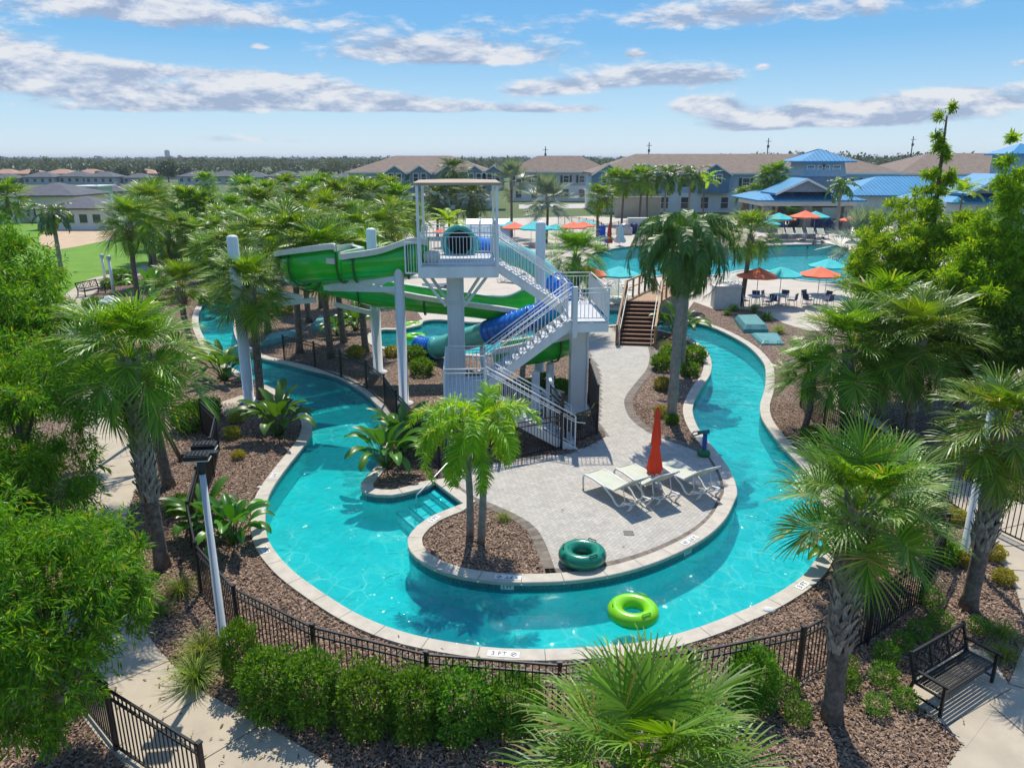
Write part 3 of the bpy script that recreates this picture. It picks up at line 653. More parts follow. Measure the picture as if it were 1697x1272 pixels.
def uprofile(r, hl, hr, n=9):
    pts = []
    if hl > r: pts.append((r, hl))
    for j in range(n + 1):
        th = pi * j / n; pts.append((r * cos(th), r - r * sin(th)))
    pts.append((-r, hr)); return pts
rows = []; rimL = []; rimR = []; r_ = .62
for (o, h, s), g_ in zip(fr, gp_):
    pr = [(r_ + .03, max(g_[3], r_ + .05))] + [(r_ * cos(pi * j / 10), r_ - r_ * sin(pi * j / 10)) for j in range(11)] + [(-r_ - .03, max(g_[4], r_ + .05))]
    rows.append([o + s * a + Vector((0, 0, b)) - GO for a, b in pr])
    rimL.append((rows[-1][0], s)); rimR.append((rows[-1][-1], -s))
mb = MB(); mb.grid(rows); tr = mb.build('flume', GREEN, GS); sm = tr.modifiers.new('thickness', 'SOLIDIFY'); sm.thickness = .035; sm.offset = 1
for rim in (rimL, rimR):
    mb = MB(); rr = []
    for p, s in rim:
        rr.append([p + s * a + Vector((0, 0, b)) for a, b in ((-.035, -.02), (-.035, .04), (.19, .04), (.19, -.17), (.15, -.17), (.15, -.03), (-.035, -.02))])
    mb.grid(rr, smooth=False); mb.build('slide_rim', CREAM, GS)
for i in range(8, len(rows), 13):
    mb = MB(); o, h, s = fr[i]; A = [p + (p - (o - GO + Vector((0, 0, r_)))).normalized() * .055 for p in rows[i]]; mb.grid([[p - h * .035 for p in A], [p + h * .035 for p in A]])
    rb = mb.build('joint_flange', mat('dark_green_flange', (.008, .15, .015), .4), GS); sm = rb.modifiers.new('thickness', 'SOLIDIFY'); sm.thickness = .05
def pole(mb, b, h, r=.22): mb.lathe([(0, 0), (r * 1.9, 0), (r * 1.9, .05), (r, .05), (r, h - .1), (r * .9, h - .04), (r * .5, h), (0, h + .01)], 20, b)
poles = [(P(413, 664), 6.55, .21), (P(627, 617), 6.45, .22), (P(670, 669), 5.55, .19), (PY(894, 560, 32.2), 6.8, .21)]
for (b, h, r) in poles:
    b = Vector((b.x, b.y, 0)); mb = MB(); pole(mb, b - GO, h, r); mb.build('support_post', WHITE, GS)
for (b, h) in ((PY(888, 600, 27.9), 1.5), (PY(912, 600, 29.0), 1.55)):
    mb = MB(); pole(mb, Vector((b.x, b.y, 0)) - GO, h, .16); mb.build('support_post', WHITE, GS)
def arm(p, q, w=.16, h=.2): mb = MB(); mb.bar(Vector(p) - GO, Vector(q) - GO, w, h); mb.build('support_arm', WHITE, GS)
pc = P(670, 669); pb = P(627, 617); pa = P(413, 664)
arm((pc.x, pc.y, 5.0), (-7.3, 29.2, 4.5)); arm((pc.x, pc.y, 4.55), (-7.2, 29.4, 4.45)); arm((pc.x, pc.y, 5.1), (-5.5, 28.8, 4.5), .12, .14); arm((pc.x, pc.y, 5.3), (-5.0, 28.8, 4.85), .16, .24)
arm((pb.x, pb.y, 3.3), (-5.4, 32.5, 3.0)); arm((pb.x, pb.y, 2.7), (-7.7, 32.2, 3.3)); arm((pa.x, pa.y, 4.6), (-8.5, 30.2, 3.95)); arm((pa.x, pa.y, 3.8), (-8.3, 31.5, 3.6))
mb = MB(); fan = [PY(a, b, 33.4) - GO for a, b in ((826,512),(828,500),(838,492),(860,490),(900,496),(945,503),(948,520))]
mb.add([p for p in fan] + [p + Vector((0, .06, 0)) for p in fan], [tuple(range(7)), tuple(range(13, 6, -1))] + [(i, i + 7, (i + 1) % 7 + 7, (i + 1) % 7) for i in range(7)]); mb.build('splash_guard', CREAM, GS)
TS = empty('tube_slide', (-2, 31.2, 0), 0, 'enclosed teal and blue tube slide winding behind the tower', 'water slide'); TO = Vector((-2, 31.2, 0))
def tp(px, py, Y): p = PY(px, py, Y); return (p.x, p.y, p.z)
tpath = [tp(761,402,31.0),tp(763,404,32.0),tp(790,411,33.2),tp(830,418,34.2),tp(868,428,34.6),tp(895,445,34.2),tp(918,468,33.6),tp(936,487,32.7),tp(938,500,31.8),tp(922,511,31.1),tp(882,526,31.0),tp(840,541,31.7),tp(792,556,33.0),tp(748,569,34.6),tp(718,577,35.6),tp(696,576,36.2)]
tpp = [Vector(p) for p in cat3(tpath, 5)]
cols = [TEALM, BLUEM, TEALM, TEALM, BLUEM, BLUEM, BLUEM, TEALM, TEALM, BLUEM]
seg = [(0, 8), (8, 13), (13, 30), (30, 33), (33, 43), (43, 50), (50, 58), (58, 64), (64, 69), (69, len(tpp) - 1)]
cols = [TEALM, BLUEM, TEALM, BLUEM, BLUEM, BLUEM, BLUEM, TEALM, TEALM, BLUEM]
for (a, b_), cm_ in zip(seg, cols):
    mb = MB(); pp = [p - TO for p in tpp[a:b_ + 1]]; mb.tube(pp, .5, 20, cap=False)
    for e in (0, -1):
        d = (pp[1] - pp[0]).normalized() if e == 0 else (pp[-2] - pp[-1]).normalized(); mb.tube([pp[e] + d * .003, pp[e] + d * .004, pp[e] + d * .06, pp[e] + d * .061], [.5, .56, .56, .5], 20, cap=False)
    if cm_ is BLUEM and a > 30:
        for i in range(1, len(pp) - 1, 1):
            d = (pp[i + 1] - pp[i - 1]).normalized(); mb.tube([pp[i] - d * .03, pp[i] + d * .03], .53, 20)
    o = mb.build('tube_section', cm_, TS)
mb = MB(); e = tpp[0] - TO; rows = []
for (dy, rr) in ((.15, .50), (-.1, .56), (-.28, .66), (-.30, .70), (-.22, .72), (.1, .58)): rows.append([e + Vector((rr * cos(2 * pi * k / 24), dy, rr * sin(2 * pi * k / 24) * 1.02)) for k in range(25)])
mb.grid(rows); mb.box((e.x, e.y - .35, e.z - .64), (1.25, .55, .14)); mb.build('entry_hood', TEALM, TS)
mb = MB(); d0 = [e + Vector((.47 * cos(2 * pi * k / 24), .35, .47 * sin(2 * pi * k / 24))) for k in range(24)]; mb.add(d0, [tuple(range(24))]); mb.build('mouth_shade_disc', DARKIN, TS)  # black disc across the open tube, its colour standing in for the shade inside
mb = MB(); e = tpp[-1] - TO; d = (tpp[-1] - tpp[-2]).normalized(); mb.tube([e - d * .05, e - d * .02, e + d * .03, e + d * .03], [.5, .6, .62, .48], 20, cap=False); mb.build('exit_lip', BLUEM, TS)
for (px, py, Y) in ((868, 445, 34.6), (800, 565, 33.2)):
    p = PY(px, py, Y); mb = MB(); pole(mb, Vector((p.x, p.y, 0)) - TO, p.z - .2, .13); mb.build('support_post', WHITE, TS)
tub = MB(); tub.lathe([(0, .0), (.2, 0), (.3, .1), (.32, .3), (.26, .42), (.1, .45), (0, .45)], 16); bt = P(712, 0 + 640); 
o = tub.build('sensor_box', mat('cream_plastic', (.66, .62, .54), .4)); o.location = (-2.95, 27.95, 5.625); tag(o, 'small cream bin standing on the slide platform behind its front railing', 'bin')
# ------------------------------------------------------------------ timber bridge
BR = empty('footbridge', P(1052, 572), 0, 'brown timber footbridge with a flight of steps over the river', 'bridge'); BO = P(1052, 572)
s0, s1 = P(1023, 572), P(1083, 574); wdt = (s1 - s0).length; ax = (s1 - s0).normalized(); fw = Vector((-ax.y, ax.x, 0)); fw = (fw + ax * .12).normalized(); cen = (s0 + s1) / 2
n = 11; rise, run = .165, .30
def B(a, f, z): return cen + ax * a + fw * f + Vector((0, 0, z)) - BO
hw = wdt / 2
for k in range(n):
    mb = MB(); p = B(0, run * (k + .5), rise * (k + 1)); rzz = atan2(ax.y, ax.x); mb.box((p.x, p.y, p.z - .03), (wdt - .1, run + .04, .045), rzz); q = B(0, run * k + .02, rise * (k + .5) - .03); mb.box((q.x, q.y, q.z), (wdt - .1, .025, rise - .05), rzz, 1); mb.build('stair_tread', [WOOD, mat('dark_riser', (.07, .03, .02), .7)], BR)
zt, ft = rise * n, run * n
mb = MB(); 
for k in range(26):
    p = B(0 + k * .0, ft + .09 + k * .28 * 1.0, zt - .03 - max(0, k - 12) * .0); d_ = .10 * k
    mb.box((p.x + d_ * .75, p.y, p.z), (wdt - .1 + .3, .25, .045), atan2(ax.y, ax.x))
mb.build('deck_boards', WOODL, BR)
for sgn in (-1, 1):
    mb = MB(); mb.bar(B(sgn * hw, 0, .02), B(sgn * hw, ft, zt - .02), .08, .42); mb.build('stringer', WOODL, BR)
    mb = MB()
    for f in (0, ft * .5, ft): z = rise * n * f / ft; p = B(sgn * (hw + .05), f, z + .5); mb.box((p.x, p.y, p.z), (.11, .11, 1.15))
    for (zz, th) in ((1.05, .1), (.72, .06), (.42, .06)): mb.bar(B(sgn * (hw + .05), -.05, zz), B(sgn * (hw + .05), ft, zt + zz), .1 if zz > 1 else .045, th)
    mb.build('timber_rail', WOOD if sgn < 0 else WOODL, BR)
    mb = MB(); mb.tube([B(sgn * (hw - .12), -.25, 0), B(sgn * (hw - .12), -.25, .85), B(sgn * (hw - .12), 0, .95), B(sgn * (hw - .12), ft, zt + .92), B(sgn * (hw - .12), ft + .25, zt + .92)], .022, 6); mb.build('handrail', FRAMEW, BR)
for sgn in (-1, 1):                         # the deck runs on and bends right over the water
    pts = [B(sgn * hw, ft, zt), B(sgn * hw + .7, ft + 3.2, zt), B(sgn * hw + 2.0, ft + 7.0, zt)]
    mb = MB()
    for i in (0, 1):
        mb.bar(pts[i] - Vector((0, 0, .2)), pts[i + 1] - Vector((0, 0, .2)), .1, .34)
        for (zz, th) in ((1.05, .09), (.6, .05)): mb.bar(pts[i] + Vector((0, 0, zz)), pts[i + 1] + Vector((0, 0, zz)), .09, th)
        for k in range(4): p = pts[i].lerp(pts[i + 1], k / 3); mb.box((p.x, p.y, p.z + .4), (.1, .1, 1.3))
    mb.build('timber_rail', WOODL, BR)
mb = MB(); mb.box(tuple(B(1.3, ft + 2.4, 0.72)), (.9, .9, 1.45)); mb.build('stone_pier', STONE, BR)
mb = MB(); mb.box(tuple(B(.6, ft + .5, 0.72)), (.18, .18, 1.45)); mb.box(tuple(B(-.8, ft + .5, .72)), (.18, .18, 1.45)); mb.build('timber_leg', WOODL, BR)
# ------------------------------------------------------------------ white pump house wall beside the bridge
pw = P(1205, 511); mb = MB(); mb.box((0, 0, .68), (1.7, .9, 1.36)); mb.box((0, 0, 1.4), (1.8, 1.0, .08)); o = mb.build('stucco_wall', mat('white_stucco', (.66, .62, .56), .9, vary=.08, scale=3, bump=.2)); o.location = (pw.x, pw.y + .5, 0); tag(o, 'low white stucco wall beside the palm at the end of the footbridge', 'wall')
# ------------------------------------------------------------------ palms
def ribbon(v, f, pts, nrm, ws):
    """pts: polyline, nrm: leaf normal, ws: half widths"""
    b = len(v); n = len(pts)
    for i, p in enumerate(pts):
        t = pts[min(i + 1, n - 1)] - pts[max(i - 1, 0)]; s = nrm.cross(t)
        s = s.normalized() if s.length > 1e-6 else Vector((1, 0, 0))
        v.append(p - s * ws[i]); v.append(p + s * ws[i])
    for i in range(n - 1): f.append((b + 2 * i, b + 2 * i + 1, b + 2 * i + 3, b + 2 * i + 2))
def to_mesh(name, v, f, m):
    me = bpy.data.meshes.new(name); me.from_pydata([tuple(p) for p in v], [], f); me.materials.append(m); me.update(); return me
UP = Vector((0, 0, 1))
def fan_crown(name, rnd, m, nf=30, seg=34, rad=1.0, pet=.85, droop=.55, stiff=1.0, low=-55, wid=.030, top=88):
    v, f = [], []
    for k in range(nf):
        az = k * 2.39996 + rnd.uniform(-.25, .25); u = (k + .5) / nf
        e = R(top + (low - top) * u ** 1.35 + rnd.uniform(-9, 9)); L = pet * rnd.uniform(.85, 1.2) * (.85 + .2 * min(1, u * 2.2)); s = rad * rnd.uniform(.88, 1.12)
        hd = Vector((cos(az), sin(az), 0)); p = hd * .06 + UP * (.25 * (1 - u)); pts = [p.copy()]; ee = e
        for i in range(5): ee -= R(droop * 6 * (1 - .6 * u)); p = p + (hd * cos(ee) + UP * sin(ee)) * (L / 5); pts.append(p.copy())
        sd = Vector((-sin(az), cos(az), 0)); ribbon(v, f, pts, sd.cross(hd), [.028, .024, .02, .018, .016, .015])
        # blade: segments along a recurving costa
        cos_pts = [p.copy()]; ce = ee
        for i in range(4): ce -= R(13 * droop / .55); cos_pts.append(cos_pts[-1] + (hd * cos(ce) + UP * sin(ce)) * (.12 * s))
        roll = rnd.uniform(-.35, .35)
        for j in range(-seg // 2, seg // 2 + 1):
            a = j / (seg / 2); ph = a * R(128); ci = (1 - abs(a)) * 3.99; i0 = int(ci); c = cos_pts[i0].lerp(cos_pts[min(i0 + 1, 4)], ci - i0)
            te = ee - R(13 * droop / .55) * min(i0 + .5, 3); T = hd * cos(te) + UP * sin(te); Nn = sd.cross(T) * -1
            if Nn.z < 0: Nn = -Nn
            S = (sd * cos(roll) + Nn * sin(roll))
            d = (T * cos(ph) + S * sin(ph) + Nn * (.30 * abs(sin(ph)) + .08)).normalized()
            l = .92 * s * (1 - .38 * a * a) * rnd.uniform(.9, 1.08); q = c.copy(); pts = [q.copy()]; dd = d.copy()
            for g, fr_ in enumerate((.42, .26, .2, .14)):
                q = q + dd * l * fr_; pts.append(q.copy()); dd = (dd - UP * (.04, .34, .85, 1.15)[g] * droop * 1.25 * rnd.uniform(.4, 1.5) / stiff).normalized()
            ribbon(v, f, pts, (Nn + S * rnd.uniform(-.5, .5)).normalized(), [wid * .35, wid, wid * .72, wid * .36, .003])
    return to_mesh(name, v, f, m)
def pinnate_crown(name, rnd, m, nf=18, nl=46, L=2.4, ll=.5, top=75, low=-25, arch=70, hang=1.0, plume=0.0, wid=.018):
    v, f = [], []
    for k in range(nf):
        az = k * 2.39996 + rnd.uniform(-.2, .2); u = (k + .5) / nf; e = R(top + (low - top) * u + rnd.uniform(-6, 6)); l = L * rnd.uniform(.88, 1.1)
        hd = Vector((cos(az), sin(az), 0)); sd = Vector((-sin(az), cos(az), 0)); p = UP * .1 + hd * .05; pts = [p.copy()]; es = [e]; ns = 12
        for i in range(ns): e -= R(arch) / ns * (.6 + .8 * i / ns); p = p + (hd * cos(e) + UP * sin(e)) * (l / ns); pts.append(p.copy()); es.append(e)
        ribbon(v, f, pts, Vector((0, 0, 1)) if abs(es[0]) < 1 else hd, [.03 * (1 - i / (ns + 2)) for i in range(ns + 1)])
        for j in range(nl):
            t = .13 + .87 * (j + .5) / nl; x = t * ns; i0 = min(int(x), ns - 1); c = pts[i0].lerp(pts[i0 + 1], x - i0); T = (pts[i0 + 1] - pts[i0]).normalized(); Nn = sd.cross(T) * -1
            if Nn.dot(UP) < 0: Nn = -Nn
            lj = ll * (.45 + .55 * sin(pi * min(1, t * .95 + .12)) ** .6) * rnd.uniform(.88, 1.1)
            for sgn in (-1, 1):
                lift = rnd.uniform(-.9, 1.0) * plume + .15
                d = (sd * sgn * .85 + T * (.42 + .35 * t) + Nn * lift).normalized(); q = c.copy(); pp = [q.copy()]
                for g, fr_ in enumerate((.34, .33, .33)): q = q + d * lj * fr_; pp.append(q.copy()); d = (d - UP * (.55, .8, .6)[g] * hang * rnd.uniform(.7, 1.3)).normalized()
                ribbon(v, f, pp, (Nn * .8 + T * rnd.uniform(-.5, .5)).normalized(), [wid * .5, wid, wid * .7, .002])
    return to_mesh(name, v, f, m)
def trunk_mesh(name, h, r0, r1, m, rnd, boots=None, bend=.12, rings=False):
    mb = MB(); n = 12; pts = []; rs = []; a = rnd.uniform(0, 6.28)
    for i in range(n + 1): t = i / n; pts.append((bend * sin(t * 2.2) * cos(a), bend * sin(t * 2.2) * sin(a), h * t)); rs.append((r0 * 1.25 if i == 0 else r0) * (1 - t) + r1 * t + (.012 * (-1) ** i if rings else 0))
    mb.tube(pts, rs, 14); mats = [m]
    if boots:                           # old leaf bases split into crossing V shapes
        mats = [m, BOOT]; z = boots
        k = 0
        while z < h - .02:
            t = z / h; r = r0 * (1 - t) + r1 * t + .02; cx = bend * sin(t * 2.2) * cos(a); cy = bend * sin(t * 2.2) * sin(a)
            for j in range(7):
                th = 2 * pi * (j + .5 * (k % 2)) / 7 + rnd.uniform(-.08, .08) + k * .12
                for sg in (-1, 1):
                    P0 = []; ln = rnd.uniform(.26, .36); fl = rnd.uniform(.02, .09)
                    for q in range(4):
                        f_ = q / 3; tt = th + sg * (.04 + .42 * f_); rr = r + .012 + fl * f_ * f_ * 1.4; zz = z + ln * f_; wv = .055 * (1 - .45 * f_)
                        c = Vector((cx + rr * cos(tt), cy + rr * sin(tt), zz)); sdv = Vector((-sin(tt), cos(tt), 0)) - UP * .35 * sg; sdv.normalize()
                        P0.append([c - sdv * wv, c + Vector((cos(tt), sin(tt), 0)) * .022, c + sdv * wv])
                    mb.grid(P0, 1, False)
            z += .155; k += 1
    return mb.mesh(name, mats)
rnd = random.Random(3); PALMN = [0]
DRY = [fan_crown('dry_fronds', random.Random(400 + i), LEAF_DEAD, nf=5 + i, seg=20, rad=.7, pet=.6, droop=1.2, low=-75, wid=.02, top=-40) for i in range(2)]
SAB = [fan_crown('crown', random.Random(10 + i), LEAF_SABAL, nf=n_, seg=38, rad=r_, pet=.85, droop=d_, low=lo, wid=.022) for i, (n_, r_, d_, lo) in enumerate(((42, 1.0, .58, -58), (38, .95, .66, -46), (44, 1.05, .55, -62), (34, .95, .46, -18)))]
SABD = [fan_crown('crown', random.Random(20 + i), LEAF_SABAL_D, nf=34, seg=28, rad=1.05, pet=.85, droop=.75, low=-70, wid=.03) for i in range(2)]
SABM = [fan_crown('crown', random.Random(35 + i), LEAF_SABAL, nf=32, seg=26, rad=1.0, pet=.85, droop=.58, low=-52, wid=.038) for i in range(3)]
SABF = [fan_crown('crown', random.Random(25 + i), LEAF_SABAL, nf=30, seg=20, rad=1.05, pet=.8, droop=.5, low=-50, wid=.055) for i in range(3)]
SIL = [fan_crown('crown', random.Random(30 + i), LEAF_SILVER, nf=26, seg=30, rad=1.25, pet=1.0, droop=.22, stiff=2.2, low=-40, wid=.045) for i in range(2)]
QUE = pinnate_crown('crown', random.Random(40), LEAF_QUEEN, nf=34, nl=84, L=2.6, ll=.72, top=88, low=-15, arch=150, hang=2.6, wid=.012)
QUEF = pinnate_crown('crown', random.Random(41), LEAF_QUEEN, nf=16, nl=26, L=2.2, ll=.6, top=75, low=-25, arch=95, hang=1.0, wid=.04)
ARE = pinnate_crown('crown', random.Random(42), LEAF_FOX, nf=16, nl=28, L=2.0, ll=.5, top=85, low=10, arch=70, hang=.5, wid=.035)
TR = {}
def trunk(h, kind):
    key = (round(h * 2) / 2, kind)
    if key not in TR:
        hh = key[0]
        if kind == 'boot': TR[key] = trunk_mesh('trunk', hh, .165, .14, TRUNK, random.Random(int(hh * 10)), boots=hh * .36, bend=.1)
        elif kind == 'plain': TR[key] = trunk_mesh('trunk', hh, .17, .13, TRUNK, random.Random(int(hh * 10) + 1), boots=hh - .75, bend=.15)
        elif kind == 'grey': TR[key] = trunk_mesh('trunk', hh, .19, .14, SMOOTHT, random.Random(int(hh * 10) + 2), bend=.12, rings=True)
        elif kind == 'thin': TR[key] = trunk_mesh('trunk', hh, .12, .09, TRUNK, random.Random(int(hh * 10) + 2), bend=.2)
    return TR[key]
def palm(name, b, h, crown, kind, label, group=None, s=1.0, cat='palm tree', rz=None):
    h = round(h * 2) / 2 if h >= .5 else .5; rz = rnd.uniform(0, 6.28) if rz is None else rz
    o = empty(name, (b[0], b[1], 0), rz, label, cat, group)
    tm = trunk(h, kind); link('trunk', tm, o); v = tm.vertices
    top = max((x.co for x in v), key=lambda c: c.z)
    crown_o = link('crown', crown, o, (sum(x.co.x for x in v if x.co.z > h - .01) / max(1, len([1 for x in v if x.co.z > h - .01])) if False else 0.12 * sin(2.2) * 0, 0, h - .05), rnd.uniform(0, 6.28), s)
    if name == 'sabal_palm':
        PALMN[0] += 1; o.rotation_euler = (rnd.uniform(-.05, .05), rnd.uniform(-.05, .05), rz)
        if PALMN[0] % 3: link('dry_fronds', DRY[PALMN[0] % 2], o, (0.097, 0, h - .1), rnd.uniform(0, 6.28), s)
    return o
def hz(py_crown, b): return PY(848, py_crown, b.y).z           # height read off at the palm's own distance
def sp_(px, py, pyc, kind, crown, label, s=1.0, name='sabal_palm', group=None, h=None):
    b = P(px, py); return palm(name, b, h or hz(pyc, b), crown, kind, label, group, s)
sp_(270, 940, 588, 'boot', SAB[0], 'fan palm with grey criss-cross trunk standing nearest beside the left garden path', .92)
sp_(280, 806, 600, 'plain', SAB[1], 'fan palm with dark trunk just behind the criss-cross trunk palm by the left garden path', .8)
sp_(432, 662, 470, 'plain', SAB[2], 'fan palm whose trunk stands against the leftmost white slide post', .9)
sp_(318, 575, 478, 'plain', SAB[3], 'small fan palm left of the narrow river arm with no post beside it', .85)
sp_(233, 520, 365, 'plain', SAB[0], 'large dark trunked fan palm between the white disc lamp and the sand court', 1.05)
sp_(260, 470, 340, 'plain', SAB[2], 'fan palm standing just behind the large palm near the white disc lamp', 1.0)
sp_(351, 366, 305, 'boot', SABF[0], 'single tall fan palm rising above the far left of the palm grove', 1.15)
sp_(1378, 1190, 855, 'boot', SAB[3], 'nearest fan palm with a boot covered trunk between the fence and the black bench', .74)
sp_(1420, 985, 850, 'plain', SAB[1], 'fan palm inside the fence behind the nearest boot covered trunk on the right', .72)
sp_(1604, 1008, 705, 'boot', SAB[0], 'fan palm beside the lamp post on the right edge by the garden path', .76)
sp_(1503, 740, 570, 'boot', SAB[2], 'big fan palm with pale criss-cross trunk in the middle of the right cluster', 1.05)
sp_(1400, 728, 590, 'boot', SAB[0], 'fan palm of the right cluster with the shortest booted trunk near the fence end', 1.12)
sp_(1332, 714, 630, 'thin', SAB[3], 'smallest fan palm at the water edge on the right bank', .75)
sp_(1580, 700, 565, 'boot', SAB[1], 'fan palm at the rear right of the right hand palm cluster', 1.15)
sp_(1228, 507, 395, 'plain', SAB[1], 'fan palm with a leaning dark trunk beside the white stucco wall', 1.1)
sp_(955, 548, 425, 'plain', SAB[2], 'low fan palm directly behind the upper stair landing of the slide tower', 1.05)
sp_(1450, 690, 545, 'plain', SABM[0], 'fan palm filling the gap behind the middle trunk of the right hand cluster', 1.15)
palm('sabal_palm', (1.25, 6.5, 0), 3.0, SAB[2], 'boot', 'fan palm seen from above in the centre foreground in front of the fence', None, .76)
# grove behind the slide
grove = [((497,584),408,'palm just behind the island picket fence, leftmost trunk behind the green slide'), ((549,593),415,'palm behind the island picket fence under the left end of the lower flume'), ((512,534),395,'palm in the grove between the two teal covers'), ((606,583),430,'palm at the short end of the splash pool by the rear slide post'), ((570,567),425,'slender palm between the fence and the splash pool under the green flume'), ((445,552),405,'palm standing left of the lower teal cover by the narrow river arm'), ((533,509),385,'palm behind the rear teal cover in the grove')]
for k, ((px, py), pc_, lab) in enumerate(grove): sp_(px, py, pc_, 'plain', SABM[k % 3], 'fan ' + lab, 1.05)
back = [((400,505),415),((360,480),420),((455,490),395),((590,505),385),((640,492),380),((420,462),375),((480,458),370),((545,462),362),((600,458),365),((655,452),360),((385,440),378),((300,440),388),((335,452),395),((440,432),345),((500,427),340),((560,422),330),((618,420),330),((663,418),335),((280,412),352),((395,415),350),((330,405),355),((520,400),322),((590,398),318),((645,398),322),((455,402),325),((410,392),318),((540,385),312),((480,383),310),((250,440),350),((290,458),385),((320,432),345),((370,462),390),((345,432),352),((410,482),402),((440,472),392),((272,430),335)]
for k, ((px, py), pc_) in enumerate(back):
    near = py > 450
    lab = 'fan palm in the middle rows of the dense grove behind the green slide' if near else 'fan palm in the far rows of the dense grove left of the tower canopy'
    sp_(px, py, pc_, 'plain', (SABM if near else SABF)[k % 3], lab, 1.12 if near else 1.2, group='palms in the middle rows of the grove' if near else 'palms in the far rows of the grove')
# palms at the back of the pool deck
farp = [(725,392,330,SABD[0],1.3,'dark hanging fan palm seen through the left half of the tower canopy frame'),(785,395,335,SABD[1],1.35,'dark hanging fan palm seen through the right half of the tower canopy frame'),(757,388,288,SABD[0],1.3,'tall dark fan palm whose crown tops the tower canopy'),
        (990,392,330,SABF[1],1.15,'bright fan palm on the deck between the silver palm and the lifeguard chair'),(1012,372,300,SABF[0],1.25,'tall fan palm just right of the bright deck palm, left of the beige wall'),(1030,374,305,SABF[2],1.1,'second tall fan palm left of the beige wall at the back of the deck'),(1058,372,298,SABF[1],1.2,'fan palm in front of the beige wall at the back of the deck'),(1072,370,300,SABF[2],1.15,'fan palm at the right end of the beige wall at the back of the deck'),
        (1228,360,322,SABF[0],.95,'short fan palm left of the pavilion by the road'),(1245,362,318,SABF[1],.95,'short fan palm left of the pavilion, second from the road palm'),(1262,372,298,SABF[2],1.15,'taller fan palm at the left corner of the pavilion'),(1280,374,292,SABF[0],1.15,'tall fan palm closest to the left pavilion column'),
        (945,318,290,SABF[1],.7,'tiny slim palm in front of the middle grey townhouse'),(912,312,275,SABF[0],.7,'tiny palm in front of the grey townhouse roof behind the silver palms'),(20,395,335,SABF[2],1.5,'fan palm at the far left edge above the bright bushes'),(690,420,365,SABF[0],1.0,'fan palm at the right end of the grove beside the turquoise parasol')]
for px, py, pc_, cr, s, lab in farp: sp_(px, py, pc_, 'plain', cr, lab, s)
sp_(905, 402, 335, 'plain', SIL[0], 'large silver leaved palm on the pool deck behind the tower stairs', 1.35, 'silver_palm')
sp_(848, 392, 305, 'plain', SIL[1], 'taller dull silver palm left of the large silver leaved palm', 1.15, 'silver_palm')
sp_(1420, 470, 410, 'plain', SIL[0], 'silver palm at the right rim of the main pool half hidden by the bright tree', 1.15, 'silver_palm')
# feather palms
b = P(1112, 697); palm('queen_palm', b, hz(400, b), QUE, 'grey', 'tall queen palm with drooping fronds and smooth grey trunk beside the timber steps', s=.98)
b = P(1128, 612); palm('queen_palm', b, hz(398, b), QUE, 'grey', 'queen palm standing behind the taller queen palm trunk in the planted bed', s=.92)
sp_(1386, 388, 308, 'grey', QUEF, 'queen palm in front of the pavilion roof on the pool deck', 1.15, 'queen_palm')
sp_(1100, 372, 290, 'grey', QUEF, 'dense green feather palm behind the pool left of the blue townhouse gable', 1.6, 'feather_palm')
sp_(1140, 374, 292, 'grey', QUEF, 'dense feather palm behind the pool nearest the blue townhouse gable', 1.5, 'feather_palm')
sp_(1165, 372, 300, 'thin', ARE, 'yellow green feather palm behind the queen palm crown', 1.3, 'feather_palm')
sp_(745, 420, 372, 'thin', ARE, 'bright green areca palm seen through the tower canopy frame', 1.2, 'areca_palm')
sp_(103, 457, 350, 'grey', QUEF, 'lone feather palm with tall leaning trunk on the lawn by the sand court', .95, 'feather_palm')
sp_(1583, 400, 318, 'thin', ARE, 'yellowish feather palm peeking over the bright tree on the right', 1.3, 'feather_palm')
# foxtail pair in the island bed
FOX = [pinnate_crown('crown', random.Random(50 + i), LEAF_FOX, nf=11, nl=88, L=1.72, ll=.38, top=80, low=-5, arch=138, hang=.45, plume=1.1, wid=.016) for i in range(2)]
b = P(792, 893); fx = empty('foxtail_palm', b, 0, 'bright green foxtail palm with two thin grey trunks in the island mulch bed', 'palm tree')
for (p0, p1, cr, rz) in ((P(779, 888), PY(770, 722, 17.2), FOX[0], .3), (P(797, 898), PY(798, 702, 16.9), FOX[1], 1.4)):
    mb = MB(); n = 10; a_, c_ = p0 - b, p1 - b; c_.x *= 1.0
    mb.tube([a_.lerp(c_, i / n) + Vector((.05 * sin(i / n * pi), 0, 0)) for i in range(n + 1)], [.10 - .035 * i / n + (.004 if i % 2 else 0) for i in range(n + 1)], 12); mb.build('trunk', SMOOTHT, fx)
    link('crown', cr, fx, c_ - Vector((0, 0, .03)), rz)
